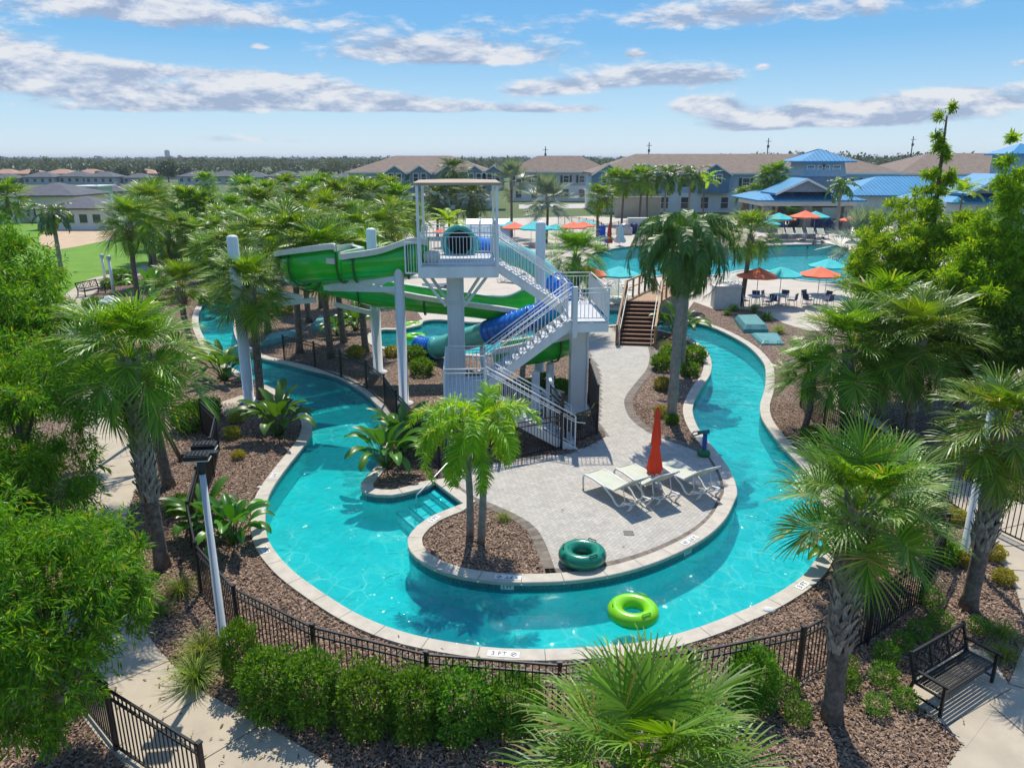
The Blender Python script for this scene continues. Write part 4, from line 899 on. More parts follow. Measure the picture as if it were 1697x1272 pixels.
# ------------------------------------------------------------------ leafy trees, hedges, shrubs
def leaves(name, pos, dirs, nrm, ln, wd, m, bend=.25):
    n = len(pos); s = np.cross(dirs, nrm); s /= np.linalg.norm(s, axis=1, keepdims=True) + 1e-9; up = np.cross(s, dirs)
    l = ln[:, None]; w_ = wd[:, None]; mid = pos + dirs * l * .45 + up * l * bend * .18; tip = pos + dirs * l - up * l * bend * .25
    v = np.stack([pos, mid + s * w_, tip, mid - s * w_], 1).reshape(-1, 3)
    me = bpy.data.meshes.new(name); i = np.arange(n * 4).reshape(-1, 4)
    me.from_pydata(v.tolist(), [], i.tolist()); me.materials.append(m); me.update(); return me
def unit(a): return a / (np.linalg.norm(a, axis=1, keepdims=True) + 1e-9)
def spray_crown(name, g, blobs, m, clumps=90, sprays=22, lv=9, ln=.13, wd=.012, cr=.42, droop=.35, shell=.55):
    """blobs: (x,y,z,r); clumps of leaf sprays spread through them"""
    bl = np.array(blobs, float); wgt = bl[:, 3] ** 2.0; wgt /= wgt.sum()
    k = g.choice(len(bl), clumps, p=wgt); d = unit(g.normal(size=(clumps, 3))); d[:, 2] = d[:, 2] * .85 + .12; rr = bl[k, 3] * (shell + (1 - shell) * g.uniform(0, 1, clumps) ** .6)
    rr = rr * np.where(g.uniform(0, 1, clumps) < .25, g.uniform(1.1, 1.42, clumps), 1.0)
    cc = bl[k, :3] + d * rr[:, None]; ctr = bl[k, :3]
    n = clumps * sprays; ci = np.repeat(np.arange(clumps), sprays); crs = (cr * g.uniform(.6, 1.25, clumps) * np.clip(bl[k, 3] / .75, .28, 1))[ci]
    dd = unit(g.normal(size=(n, 3)) + unit(cc - ctr)[ci] * .7); sp0 = cc[ci] + dd * (crs * g.uniform(.25, 1, n) ** .7)[:, None] * np.array([1, 1, .7])
    ax = unit(dd + g.normal(size=(n, 3)) * .35 - np.array([0, 0, droop]))
    li = np.repeat(np.arange(n), lv); t = np.tile(np.linspace(0, 1, lv), n)[:, None]; N_ = n * lv
    a = ax[li]; perp = unit(np.cross(a, g.normal(size=(N_, 3)))); pos = sp0[li] + a * (t - .5) * ln * 1.5
    dr = unit(a * (.35 + .6 * t) + perp * .8 - np.array([0, 0, droop * .6])); nr = unit(np.array([0, 0, 1.0]) + g.normal(size=(N_, 3)) * .5)
    return leaves(name, pos, dr, nr, ln * g.uniform(.7, 1.25, N_), wd * g.uniform(.8, 1.25, N_), m), cc
def limbs(cc, base, top, r, g, k=14):
    mb = MB(); base = Vector(base); top = Vector(top)
    mb.tube([base, base.lerp(top, .35) + Vector((.05, .03, 0)), base.lerp(top, .7), top], [r * 1.2, r, r * .7, r * .25], 10)
    for c in cc[g.choice(len(cc), min(k, len(cc)), replace=False)]:
        c = Vector(c); f_ = min(.9, max(.2, (c.z - base.z) / max(.1, (top.z - base.z)) * .6)); q = base.lerp(top, f_); mb.tube([q, q.lerp(c, .5) + Vector((0, 0, .15)), c], [r * .4, r * .25, r * .06], 6)
    return mb
def tree(name, b, blobs, m, label, r=.12, top=None, seed=1, group=None, cat='tree', bark=BARK, **kw):
    g = np.random.default_rng(seed); b = Vector((b[0], b[1], 0)); o = empty(name, b, 0, label, cat, group)
    rel = [(x - b.x, y - b.y, z, rr) for x, y, z, rr in blobs]; me, cc = spray_crown('crown', g, rel, m, **kw); link('crown', me, o)
    zt = top or max(z for _, _, z, _ in blobs); tx = sum(q[0] for q in rel) / len(rel); ty = sum(q[1] for q in rel) / len(rel)
    limbs(cc, (0, 0, 0), (tx * .6, ty * .6, zt), r, g).build('trunk', bark, o); return o
def bl(px, py, Y, r): p = PY(px, py, Y); return (p.x, p.y, p.z, r)
# feathery mass along the left edge
tree('bamboo_tree', (-7.6, 10.2), [bl(30, 985, 10.0, 1.35), bl(115, 930, 10.8, .85), bl(180, 960, 11.0, .5), bl(60, 1120, 9.4, .85), bl(10, 1150, 9.0, .7), bl(150, 1040, 10.6, .55), bl(-80, 1000, 9.8, 1.4), bl(205, 915, 11.4, .28)], LEAF_BAMBOO, 'nearest feathery bright green tree in the lower left overhanging the concrete path', .11, seed=1, clumps=165, sprays=22, ln=.16, wd=.014, cr=.44)
tree('bamboo_tree', (-11.0, 15.5), [bl(25, 700, 15.0, 1.5), bl(70, 790, 15.2, .95), bl(20, 850, 14.2, 1.35), bl(-70, 760, 15.0, 1.8), bl(85, 640, 16.0, .9), bl(110, 870, 14.6, .6), bl(120, 720, 15, .35), bl(130, 800, 14.8, .3)], LEAF_BAMBOO, 'middle feathery bright green tree on the left edge beside the upper path', .13, seed=2, clumps=180, sprays=22, ln=.17, wd=.015, cr=.5)
tree('bamboo_tree', (-14.5, 21.0), [bl(-5, 530, 20.5, 1.6), bl(35, 590, 20.0, 1.3), bl(-30, 460, 21.5, 1.3), bl(-90, 500, 21, 2.2), bl(85, 640, 19.4, .8), bl(5, 425, 22, .7)], LEAF_BAMBOO, 'rear feathery bright green tree at the left edge in front of the lawn', .14, seed=3, clumps=180, sprays=22, ln=.20, wd=.019, cr=.58)
tree('bamboo_shrub', (-10.6, 22.5), [bl(110, 600, 22.3, .8), bl(150, 575, 23.0, .8), bl(135, 620, 22, .7), bl(170, 600, 22.6, .6)], LEAF_BAMBOO, 'feathery green shrub between the left edge trees and the fan palm crown', .06, seed=4, clumps=50, sprays=20, ln=.17, wd=.015, cr=.36, cat='shrub')
# bright trees on the right
def blr(px, py, Y, r): return bl(px, py, Y * 1.13, r * 1.13)
tree('bright_tree', (17.2, 31.0), [blr(1500, 500, 26.5, 1.5), blr(1475, 440, 26.8, 1.15), blr(1545, 450, 26.8, 1.3), blr(1505, 390, 27.2, 1.15), blr(1560, 380, 27.4, .85), blr(1540, 335, 27.4, .5), blr(1500, 325, 27.4, .35), blr(1440, 470, 26.5, .7), blr(1575, 520, 26.5, 1.2), blr(1552, 300, 27.4, .42), blr(1566, 282, 27.4, .3), blr(1554, 262, 27.4, .3), blr(1566, 244, 27.4, .24), blr(1558, 226, 27.4, .2), blr(1568, 208, 27.4, .17), blr(1564, 192, 27.4, .13), blr(1574, 176, 27.4, .09)], LEAF_RTREE, 'bright green conical tree with a tall thin leader in front of the blue clubhouse roof', .13, top=10.9, seed=5, clumps=330, sprays=24, ln=.18, wd=.026, cr=.40, droop=.1)
tree('bright_tree', (19.2, 26.6), [blr(1660, 520, 23, 1.6), blr(1690, 430, 23.3, 1.3), blr(1640, 430, 23.4, .9), blr(1670, 370, 23.6, .8), blr(1740, 500, 23, 1.8), blr(1625, 480, 23, .8), blr(1690, 320, 23.6, .6), blr(1680, 270, 23.6, .35), blr(1683, 235, 23.6, .2), blr(1676, 205, 23.6, .12), blr(1720, 330, 24, .9)], LEAF_RTREE, 'bright green tree with a thin leader cut by the right edge', .13, top=10.0, seed=6, clumps=330, sprays=24, ln=.18, wd=.026, cr=.42, droop=.1)
tree('broadleaf_tree', (17.6, 27.0), [blr(1560, 560, 23, 1.1), blr(1620, 580, 22.5, 1.3), blr(1680, 590, 22, 1.4)], LEAF_HEDGE, 'dark leafy understorey tree between the right palm cluster and the edge tree', .1, seed=7, clumps=130, sprays=24, ln=.16, wd=.03, cr=.4, droop=.1)
def bush_mesh(name, g, sx, sy, sz, m, n=2600, ln=.06, wd=.02, boxy=.6):
    d = unit(g.normal(size=(n, 3))); mx = np.abs(d).max(1, keepdims=True); d = d * (1 - boxy) + d / mx * boxy; rr = g.uniform(.45, 1, n) ** .45
    lump = 1 + .14 * np.sin(d[:, 0] * 7 + 1) * np.cos(d[:, 1] * 6) + .12 * np.sin(d[:, 2] * 8 + d[:, 0] * 5)
    pos = d * (rr * lump)[:, None] * np.array([sx / 2, sy / 2, sz / 2]) + np.array([0, 0, sz / 2]); pos[:, 2] = np.maximum(pos[:, 2], .02)
    dr = unit(d + g.normal(size=(n, 3)) * .8 + np.array([0, 0, .35])); nr = unit(d * .6 + g.normal(size=(n, 3)) * .7 + np.array([0, 0, .4]))
    return leaves(name, pos, dr, nr, ln * g.uniform(.7, 1.3, n), wd * g.uniform(.8, 1.3, n), m)
HED = [bush_mesh('foliage', np.random.default_rng(60 + i), 1.0, .9, 1.15, LEAF_HEDGE, 5200, .07, .02) for i in range(3)]
ST = MB(); 
for k in range(7): a = k * .9; ST.tube([(0, 0, 0), (.15 * cos(a), .15 * sin(a), .5), (.3 * cos(a), .3 * sin(a), .85)], [.014, .01, .005], 5)
STEMS = ST.mesh('stems', [BARK])
def shrub(name, p, me, label, s=1.0, sz=None, group=None, stems=True, cat='shrub'):
    o = empty(name, (p.x, p.y, 0), rnd.uniform(0, 6.28), label, cat, group); f_ = link('foliage', me, o); f_.scale = (s, s, sz or s)
    if stems: e = link('stems', STEMS, o); e.scale = (s, s, sz or s)
    return o
for k, (px, py, s, sz, lab) in enumerate([(402,1128,.62,1.05,'tall slim clipped bush touching the left lamp post, first of the hedge row'),(452,1178,.95,1.0,'clipped bush second from the lamp post in the foreground hedge row'),(520,1190,.95,1.05,'clipped bush third from the lamp post in the foreground hedge row'),(610,1206,1.0,1.0,'clipped bush in the middle of the foreground hedge row, fourth from the lamp post'),(690,1212,.95,1.0,'clipped bush fifth from the lamp post in the foreground hedge row'),(765,1212,1.0,.98,'clipped bush with yellow green top, last full one left of the foreground palm'),(855,1205,.9,.85,'low clipped bush half covered by the left fronds of the foreground palm'),(1245,1166,.85,.95,'clipped bush right of the foreground palm against the fence')]):
    shrub('hedge_bush', P(px, py), HED[k % 3], lab, s, sz)
RND = [bush_mesh('foliage', np.random.default_rng(70 + i), .5, .5, .42, LEAF_HEDGE, 900, .05, .012, 0.1) for i in range(2)]
rs = [((1540,1003),'small round shrub by the fence nearest the lamp post palm'),((1555,1042),'small round shrub between the fence and the back of the bench, brightest of them'),((1521,1059),'small round shrub left of the brightest one behind the bench'),((1494,1076),'small round shrub midway along the diagonal row behind the bench'),((1467,1096),'largest small round shrub of the diagonal row left of the bench'),((1463,1134),'small round shrub left of the bench front leg'),((1452,1181),'small round shrub at the bottom edge left of the bench'),((1499,1170),'small round shrub beside the corner of the bench pad'),((1398,1141),'small round shrub just right of the nearest booted trunk'),((1401,1114),'small round shrub behind the nearest booted trunk, farther one'),((1305,1153),'small round shrub between the clipped bush and the nearest booted trunk'),((1318,1196),'small round shrub at the bottom edge below the clipped bush'),((1620,1048),'small round shrub behind the right arm of the bench')]
for k, ((px, py), lab) in enumerate(rs): shrub('round_shrub', P(px, py), RND[k % 2], lab, rnd.uniform(.8, 1.05), stems=False)
def grass_mesh(g, n=110, L=.6, spread=1.0, w_=.006, m=None):
    v, f = [], []
    for k in range(n):
        az = g.uniform(0, 6.28); e = R(g.uniform(38, 88)); hd = Vector((cos(az), sin(az), 0)); p = hd * g.uniform(0, .08); pts = [p.copy()]; l = L * g.uniform(.6, 1.1)
        for i in range(4): p = p + (hd * cos(e) + UP * sin(e)) * l / 4; pts.append(p.copy()); e -= R(26 * spread * g.uniform(.6, 1.4))
        ribbon(v, f, pts, Vector((-sin(az), cos(az), 0)).cross(hd), [w_, w_, w_ * .8, w_ * .5, .001])
    return to_mesh('blades', v, f, m or LEAF_GRASS)
GRS = [grass_mesh(np.random.default_rng(80 + i), 240, .75, 1.0, .007) for i in range(2)]
GRG = grass_mesh(np.random.default_rng(83), 200, .7, 1.0, .012, LEAF_HEDGE)
for k, (px, py, s, cr, lab) in enumerate([(300,985,.9,0,'grass clump by the left path, uppermost of the three beside the fence'),(262,1020,.7,1,'small grass clump at the very edge of the left path'),(338,1085,1.0,1,'grass clump leaning on the foot of the left lamp post'),(325,1130,1.05,0,'largest grass clump overhanging the left path near the lamp post'),(835,862,.5,1,'tuft of grass at the top of the island mulch bed'),(1661,1055,.7,0,'grass tuft behind the right end of the bench'),(1661,1092,.7,1,'grass tuft beside the right arm of the bench near the path'),
     (1105,578,1.0,0,'yellow green grass tuft right at the foot of the timber steps'),(1215,515,1.1,1,'grass tuft at the end of the river beside the white stucco wall'),(1250,517,1.2,0,'broad grass tuft behind the upper teal cover'),(1270,530,1.2,1,'grass tuft right of the upper teal cover'),(1292,552,1.1,0,'pale grass tuft right of the lower teal cover'),(1205,522,.8,1,'small grass tuft between the river and the leaning palm')]):
    o = empty('grass_clump', (P(px, py).x, P(px, py).y, 0), rnd.uniform(0, 6), lab, 'ornamental grass'); link('blades', GRS[cr] if k < 7 or k % 2 else GRG, o, s=s)
SHG = [bush_mesh('foliage', np.random.default_rng(90 + i), 1.0, 1.0, .7, mm, 1500, .12, .028, .1) for i, mm in enumerate((LEAF_HEDGE, LEAF_YEL, LEAF_HEDGE))]
for (px, py, k, s, lab) in [(1097,612,0,1.0,'green shrub left of the queen palm trunks below the timber steps'),(1108,598,2,.9,'green shrub behind the left one in the queen palm bed'),(1150,600,0,1.1,'green shrub right of the queen palm trunks by the river curve'),(1143,622,2,.8,'lower green shrub right of the queen palm trunks'),(1098,645,1,.7,'yellow leaved shrub left of the front queen palm trunk'),(1096,690,1,.55,'yellow green shrub at the foot of the front queen palm'),(1113,702,0,.5,'small green shrub in front of the queen palm trunk'),
     (385,725,1,.55,'yellow croton shrub inside the fence behind the left lamp head'),(392,700,1,.5,'yellow croton shrub beside the leaves of the left paddle plant'),(396,760,1,.4,'small yellow croton on the mulch below the left paddle plant'),(1585,865,1,.5,'yellow green shrub between the fence and the right lamp post'),(1590,935,1,.45,'low yellow green shrub at the foot of the right lamp post'),(1645,925,1,.5,'yellow green shrub at the edge of the right path'),(1662,965,1,.45,'yellow green shrub lowest along the edge of the right path'),
     (700,620,0,1.0,'dark green shrub under the blue end of the tube slide'),(685,600,2,1.1,'green shrub beside the splash pool below the tube slide'),(590,592,1,.8,'yellow green shrub on the mulch behind the picket fence'),(650,590,1,.7,'yellow green shrub between the two rear slide posts'),(160,520,2,1.4,'dark rounded shrub below the white disc lamp'),(280,440,1,1.6,'yellow shrub left of the palm grove by the lawn path'),(300,425,1,1.6,'yellow shrub behind the other one at the edge of the palm grove'),(180,478,0,1.0,'green shrub beside the far bench on the lawn path'),(345,505,2,1.2,'green shrub at the head of the narrow river arm'),
     (905,640,0,.8,'low shrub in the shade under the tower stairs'),(930,650,2,.8,'low shrub in the shade beside the tower column'),(875,650,0,.7,'low shrub under the middle of the tower stairs'),(318,712,0,1.3,'leafy green shrub behind the dark trunked palm by the left fence end'),(345,690,2,1.0,'green shrub at the upper end of the outer fence on the left bank'),(300,850,0,.7,'low green shrub at the foot of the two left path palms'),(205,470,2,1.5,'green shrub under the slim white post lights'),(470,520,1,1.2,'yellow green shrub among the grove trunks behind the teal cover'),(425,530,0,1.2,'green shrub on the mulch at the far side of the narrow river arm'),(1345,735,0,.8,'green shrub under the smallest palm on the right bank'),(1560,930,2,.7,'green shrub inside the bend of the fence behind the right lamp post'),(995,420,0,1.2,'shrub beside the palm behind the lifeguard chair'),(780,450,0,1.0,'shrub behind the tower platform on the deck')]:
    shrub('leafy_shrub', P(px, py), SHG[k], lab, s, stems=False)
# paddle leaved plants
def paddle_mesh(g, n=18, H_=1.5, lw=.165, m=None):
    v, f = [], []; mb = MB()
    for k in range(n):
        az = k * 2.4 + g.uniform(-.3, .3); e = R(89 - 38 * (k / n) + g.uniform(-6, 6)); hd = Vector((cos(az), sin(az), 0)); sd = Vector((-sin(az), cos(az), 0)); l = H_ * g.uniform(.7, 1.1); p = hd * g.uniform(.02, .12); pts = [p.copy()]; es = [e]
        for i in range(5): p = p + (hd * cos(e) + UP * sin(e)) * l * .11; pts.append(p.copy()); e -= R(4)
        mb.tube(pts, [.018, .016, .014, .012, .010, .009], 5)
        rows = []; bl_ = l * .62; ww = lw * g.uniform(.8, 1.2)
        for i in range(9):
            t = i / 8; w2 = ww * (sin(pi * (t * .93 + .05)) ** .65); T = hd * cos(e) + UP * sin(e); Nn = sd.cross(T) * -1
            if Nn.z < 0: Nn = -Nn
            tear = g.uniform(.75, 1.1)
            rows.append([p + sd * w2 * tear + Nn * w2 * .45, p + sd * w2 * .5 + Nn * w2 * .25, p, p - sd * w2 * .5 + Nn * w2 * .25, p - sd * w2 * g.uniform(.75, 1.1) + Nn * w2 * .45])
            p = p + T * bl_ / 8; e -= R(5 + 9 * k / n)
        mb.grid(rows)
    return mb.mesh('leaves', [m or LEAF_BANANA])
PAD = [paddle_mesh(np.random.default_rng(100 + i), 24 + 4 * i) for i in range(2)]
for (px, py, k, s, lab) in [(462,722,0,1.15,'paddle leaved plant on the left bank at the river bend'),(640,775,1,1.05,'big paddle leaved plant at the tip of the island beside the foxtail palm'),(668,745,0,1.0,'paddle leaved plant behind the big one at the island tip'),(345,885,0,.85,'young paddle leaved plant inside the fence left of the lamp post'),(388,900,1,.85,'young paddle leaved plant between the lamp post and the river'),(372,630,1,1.1,'paddle leaved plant by the foot of the leftmost slide post'),(1122,560,1,1.2,'paddle leaved plant behind the queen palm trunks at the timber steps'),(1398,945,0,1.0,'paddle leaved plant inside the fence behind the nearest booted trunk'),(255,500,1,1.6,'paddle leaved plant beside the large palm near the white disc lamp'),(590,548,0,1.0,'paddle leaved plant in the grove below the lower green flume'),(560,556,1,.8,'small paddle leaved plant beside the rear teal cover')]:
    p = P(px, py); o = empty('paddle_plant', (p.x, p.y, 0), rnd.uniform(0, 6), lab, 'tropical plant'); link('leaves', PAD[k], o, s=s)

# fallen leaves on beds and walks
def litter(n):
    g = np.random.default_rng(300); y = 7 + 24 * g.uniform(0, 1, n) ** 1.3; x = g.uniform(-.72, .72, n) * y; pt = np.stack([x, y], 1); keep = ~inside(pt, offset(W, -.02)); 
    pav = inside(pt, PAV); keep &= ~pav | (g.uniform(0, 1, n) < .12); pt = pt[keep]; n = len(pt)
    pos = np.stack([pt[:, 0], pt[:, 1], g.uniform(.03, .055, n)], 1); a = g.uniform(0, 6.28, n)
    me = leaves('leaf_litter', pos, unit(np.stack([np.cos(a), np.sin(a), g.normal(0, .15, n)], 1)), unit(np.array([0, 0, 1.0]) + g.normal(size=(n, 3)) * .35), g.uniform(.05, .14, n), g.uniform(.008, .022, n), leafmat('fallen_leaf', (.16, .09, .03), (.34, .24, .10), (.10, .16, .02), trans=.1, gloss=.01))
    tag(link('leaf_litter', me), 'small dry leaves fallen on the mulch beds and walks', None, None, 'stuff')
litter(2600)
# ------------------------------------------------------------------ loungers on the island
def lounger(name, frame_m, sling_m, label, group=None):
    o = empty(name, (0, 0, 0), 0, label, 'lounge chair', group)
    # local: +x towards the head; seat 1.25 m, raised back .75 m
    def prof(x):
        return None
    for sy in (-1, 1):
        mb = MB(); y = sy * .33
        mb.tube([(-.95, y, .02), (-.97, y, .30), (-.90, y, .40), (-.55, y, .40), (-.1, y, .36), (.25, y, .20), (.40, y, .06), (.50, y, .03), (.60, y, .07), (.70, y, .20), (.98, y, .25), (1.02, y, .22), (.95, y, .12), (.86, y, .02)], .028, 8)
        mb.tube([(-.1, y * .97, .36), (.12, y * .97, .37), (.30, y * .97, .38), (.62, y * .97, .62), (.95, y * .97, .86)], .022, 8); mb.tube([(.62, y * .9, .60), (.72, y * .9, .21)], .013, 6)
        mb.build('frame_side', frame_m, o)
    for (x, z) in ((-.93, .37), (.95, .86), (.52, .035), (.98, .235)): mb = MB(); mb.tube([(x, -.33, z), (x, .33, z)], .018, 6); mb.build('cross_rail', frame_m, o)
    def sl(pts, nm):
        mb = MB(); rows = []
        for i, (x, z) in enumerate(pts): rows.append([(x, -.31, z), (x, -.15, z - .012), (x, .15, z - .012), (x, .31, z), (x, .31, z - .012), (x, -.31, z - .024), (x, -.31, z)])
        mb.grid(rows); mb.add([rows[0][0], rows[0][3], rows[0][4], rows[0][5]], [(0, 1, 2, 3)]); mb.build(nm, sling_m, o)
    sl([(-.93, .40), (-.55, .415), (-.2, .39), (.1, .375), (.30, .385)], 'seat'); sl([(.31, .392), (.62, .635), (.95, .885)], 'backrest')
    return o
CH = lounger('lounge_chair', FRAMEW, SLING, 'white framed sling lounge chair on the pavers, leftmost of the three')
def place(o, foot, head, zz=0.02):
    o.scale = (1.07, 1.07, 1.1)
    c = (foot + head) / 2; d = head - foot; o.location = (c.x, c.y, zz); o.rotation_euler = (0, 0, atan2(d.y, d.x)); return o
place(CH, P(985, 806), P(1056, 845))
c2 = dup(CH, (0, 0, 0), 0, 'white framed sling lounge chair on the pavers, middle one beside the red umbrella'); place(c2, P(1036, 796), P(1104, 836))
c3 = dup(CH, (0, 0, 0), 0, 'white framed sling lounge chair on the pavers, rightmost nearest the water'); place(c3, P(1102, 788), P(1170, 826))
# ------------------------------------------------------------------ parasols
def folded(name, label, m, H_=2.55, r=.19):
    o = empty(name, (0, 0, 0), 0, label, 'umbrella'); mb = MB(); mb.lathe([(0, 0), (.24, 0), (.24, .05), (.06, .09), (.03, .12), (.022, .14), (.022, H_ - .05), (0, H_)], 16); mb.build('pole', mat('pole_grey', (.45, .43, .40), .4), o)
    mb = MB(); rows = []
    g = random.Random(4)
    for i, (rr, z) in enumerate(((.05, H_ + .02), (.075, H_ - .04), (.10, H_ - .12), (.085, H_ - .3), (.13, H_ - .7), (.16, H_ - 1.1), (.12, H_ - 1.18), (.19, H_ - 1.5), (.25, H_ - 1.85), (.22, H_ - 1.95))):
        row = []
        for k in range(33):
            th = 2 * pi * (k % 32) / 32; f_ = 1 + (.28 if i > 2 else .05) * (1 if k % 4 in (0,) else -.6 if k % 4 == 2 else 0); zz = z - (.10 * (k % 8) / 8 if i == 9 else 0)
            row.append((rr * r / .19 * f_ * cos(th), rr * r / .19 * f_ * sin(th), zz))
        rows.append(row)
    mb.grid(rows); mb.build('folded_canopy', m, o); return o
um = folded('folded_umbrella', 'folded red umbrella standing between the lounge chairs on the island', REDC, 2.4, .145); p = P(1083, 805); um.location = (p.x, p.y, .02)
def parasol(name, label, m, d=2.7, H_=2.55, group=None):
    o = empty(name, (0, 0, 0), 0, label, 'umbrella', group); mb = MB(); mb.lathe([(0, 0), (.28, 0), (.28, .06), (.05, .1), (.022, .12), (.022, H_ - .1), (0, H_ - .05)], 12); mb.build('pole', mat('pole_grey', (.45, .43, .40), .4), o)
    mb = MB(); n = 8; r = d / 2; rows = []
    for (f_, z) in ((.0, H_), (.2, H_ - .10), (.6, H_ - .32), (1.0, H_ - .50), (1.0, H_ - .60)):
        rows.append([(r * f_ * (1 if k % 2 == 0 else .93) * cos(pi * k / n), r * f_ * (1 if k % 2 == 0 else .93) * sin(pi * k / n), z - (0 if k % 2 == 0 else .035 * f_)) for k in range(2 * n + 1)])
    mb.grid(rows, smooth=False); c = mb.build('canopy', m, o); s = c.modifiers.new('thickness', 'SOLIDIFY'); s.thickness = .012
    mb = MB(); mb.lathe([(0, H_ + .07), (.03, H_ + .05), (.02, H_)], 8); mb.build('finial', FRAMEW, o); return o
PO = parasol('parasol', 'orange parasol over the dining set nearest the bright tree', ORANGE); PT = parasol('parasol', 'turquoise parasol over the left dining set beside the main pool', TURQ)
q = P(1353, 506); PO.location = (q.x, q.y, .01); q = P(1290, 506); PT.location = (q.x, q.y, .01)
for (src, px, py, s, lab) in [(PO,1252,508,1.0,'orange parasol behind the leaning palm trunk at the left dining set'),(PT,1367,488,1.0,'turquoise parasol just behind the orange one nearest the bright tree'),
    (PO,975,505,1.0,'orange parasol behind the low palm at the upper stair landing'),(PT,1024,505,1.0,'turquoise parasol at the beach entry left of the queen palm crown'),
    (PT,1287,398,1.25,'turquoise parasol at the left front of the pavilion'),(PO,1330,398,1.35,'orange parasol in the middle in front of the pavilion'),(PT,1347,394,1.25,'turquoise parasol right behind the middle orange one at the pavilion'),(PO,1411,400,1.2,'orange parasol at the right pavilion column'),(PO,1296,394,1.1,'orange parasol peeking over the left turquoise one at the pavilion'),
    (PO,949,411,1.1,'orange parasol nearest the lifeguard chair under the silver palm'),(PO,853,412,1.1,'orange parasol right of the tower platform, the leftmost one by the silver palms'),(PO,880,408,1.0,'orange parasol between the two silver palm trunks'),(PT,888,422,1.3,'turquoise parasol in front of the silver palm trunk, left of the white pole top'),(PT,921,410,1.0,'turquoise parasol behind the large silver palm, left of the orange one'),(PT,845,404,1.0,'turquoise parasol behind the white kiddie slide'),(PO,966,404,1.0,'second orange parasol behind the one nearest the lifeguard chair'),(PT,968,400,1.0,'rear turquoise parasol at the deck fence under the silver palm'),(PT,690,412,1.0,'turquoise parasol left of the tower beside the palm grove'),(PO,733,410,.8,'orange parasol seen through the tower railing'),(PT,1273,400,1.0,'turquoise parasol at the left of the pool behind the leaning palm')]:
    q = P(px, py); dup(src, (q.x, q.y, .01), rnd.uniform(0, .7), lab, s)
f2 = folded('folded_umbrella', 'folded red umbrella beside the blue lifeguard chair', REDC, 2.7, .24); q = P(1009, 414); f2.location = (q.x, q.y, .01)
f3 = folded('folded_umbrella', 'folded white umbrella on the pool deck right of the red one', mat('white_canvas', (.62, .63, .62), .8), 2.4, .42); q = P(1027, 408); f3.location = (q.x, q.y, .01)
# ------------------------------------------------------------------ dining sets
TABM = mat('table_glass', (.20, .24, .28), .25)
def dining_table():
    o = empty('dining_table', (0, 0, 0), 0, 'round grey dining table under the orange parasol near the bright tree', 'table'); mb = MB(); mb.lathe([(0, .70), (.55, .70), (.58, .715), (.55, .73), (0, .73)], 24); mb.build('tabletop', TABM, o)
    for k in range(4): a = pi / 4 + k * pi / 2; mb = MB(); mb.tube([(.45 * cos(a), .45 * sin(a), 0), (.38 * cos(a), .38 * sin(a), .70)], .02, 6); mb.build('leg', FRAMEW, o)
    return o
def dining_chair():
    o = empty('dining_chair', (0, 0, 0), 0, 'x', 'chair', 'navy chairs at the dining sets beside the pool')
    mb = MB(); mb.box((0, 0, .44), (.46, .46, .03)); mb.build('seat', NAVY, o); mb = MB(); mb.grid([[(-.24, .22, .5), (.24, .22, .5)], [(-.24, .30, .88), (.24, .30, .88)]]); mb.box((0, .27, .69), (.46, .03, .38)); mb.build('backrest', NAVY, o)
    for s in (-1, 1):
        mb = MB(); mb.tube([(s * .25, -.24, 0), (s * .25, -.22, .64), (s * .25, .24, .66)], .018, 6); mb.build('leg', FRAMEW, o); mb = MB(); mb.tube([(s * .25, .28, 0), (s * .25, .22, .44), (s * .25, .31, .9)], .018, 6); mb.build('leg', FRAMEW, o)
    return o
DT = dining_table(); DC = dining_chair(); first = [True, True]
for k, (px, py, lab, n) in enumerate([(1353,506,'round grey dining table under the orange parasol near the bright tree',4),(1290,506,'round grey dining table under the turquoise parasol beside the main pool',4),(1252,508,'round grey dining table behind the leaning palm trunk',3),(975,505,'round grey dining table behind the low palm at the upper stair landing',3)]):
    q = P(px, py)
    if first[0]: t = DT; t.location = (q.x, q.y, .01); first[0] = False
    else: dup(DT, (q.x, q.y, .01), .3, lab)
    for j in range(n):
        a = .5 + k * .4 + j * 2 * pi / n; x, y = q.x + .85 * cos(a), q.y + .85 * sin(a)
        L_ = 'navy dining chair drawn up to the ' + ('table under the orange parasol near the bright tree', 'table under the turquoise parasol beside the pool', 'table behind the leaning palm trunk', 'table behind the low palm at the landing')[k]
        if first[1]: DC.location = (x, y, .01); DC.rotation_euler = (0, 0, a - pi / 2); DC['label'] = L_; DC['group'] = 'navy chairs at dining set %s' % ('one', 'two', 'three', 'four')[k]; first[1] = False
        else: dup(DC, (x, y, .01), a - pi / 2, L_, None, 'navy chairs at dining set %s' % ('one', 'two', 'three', 'four')[k])
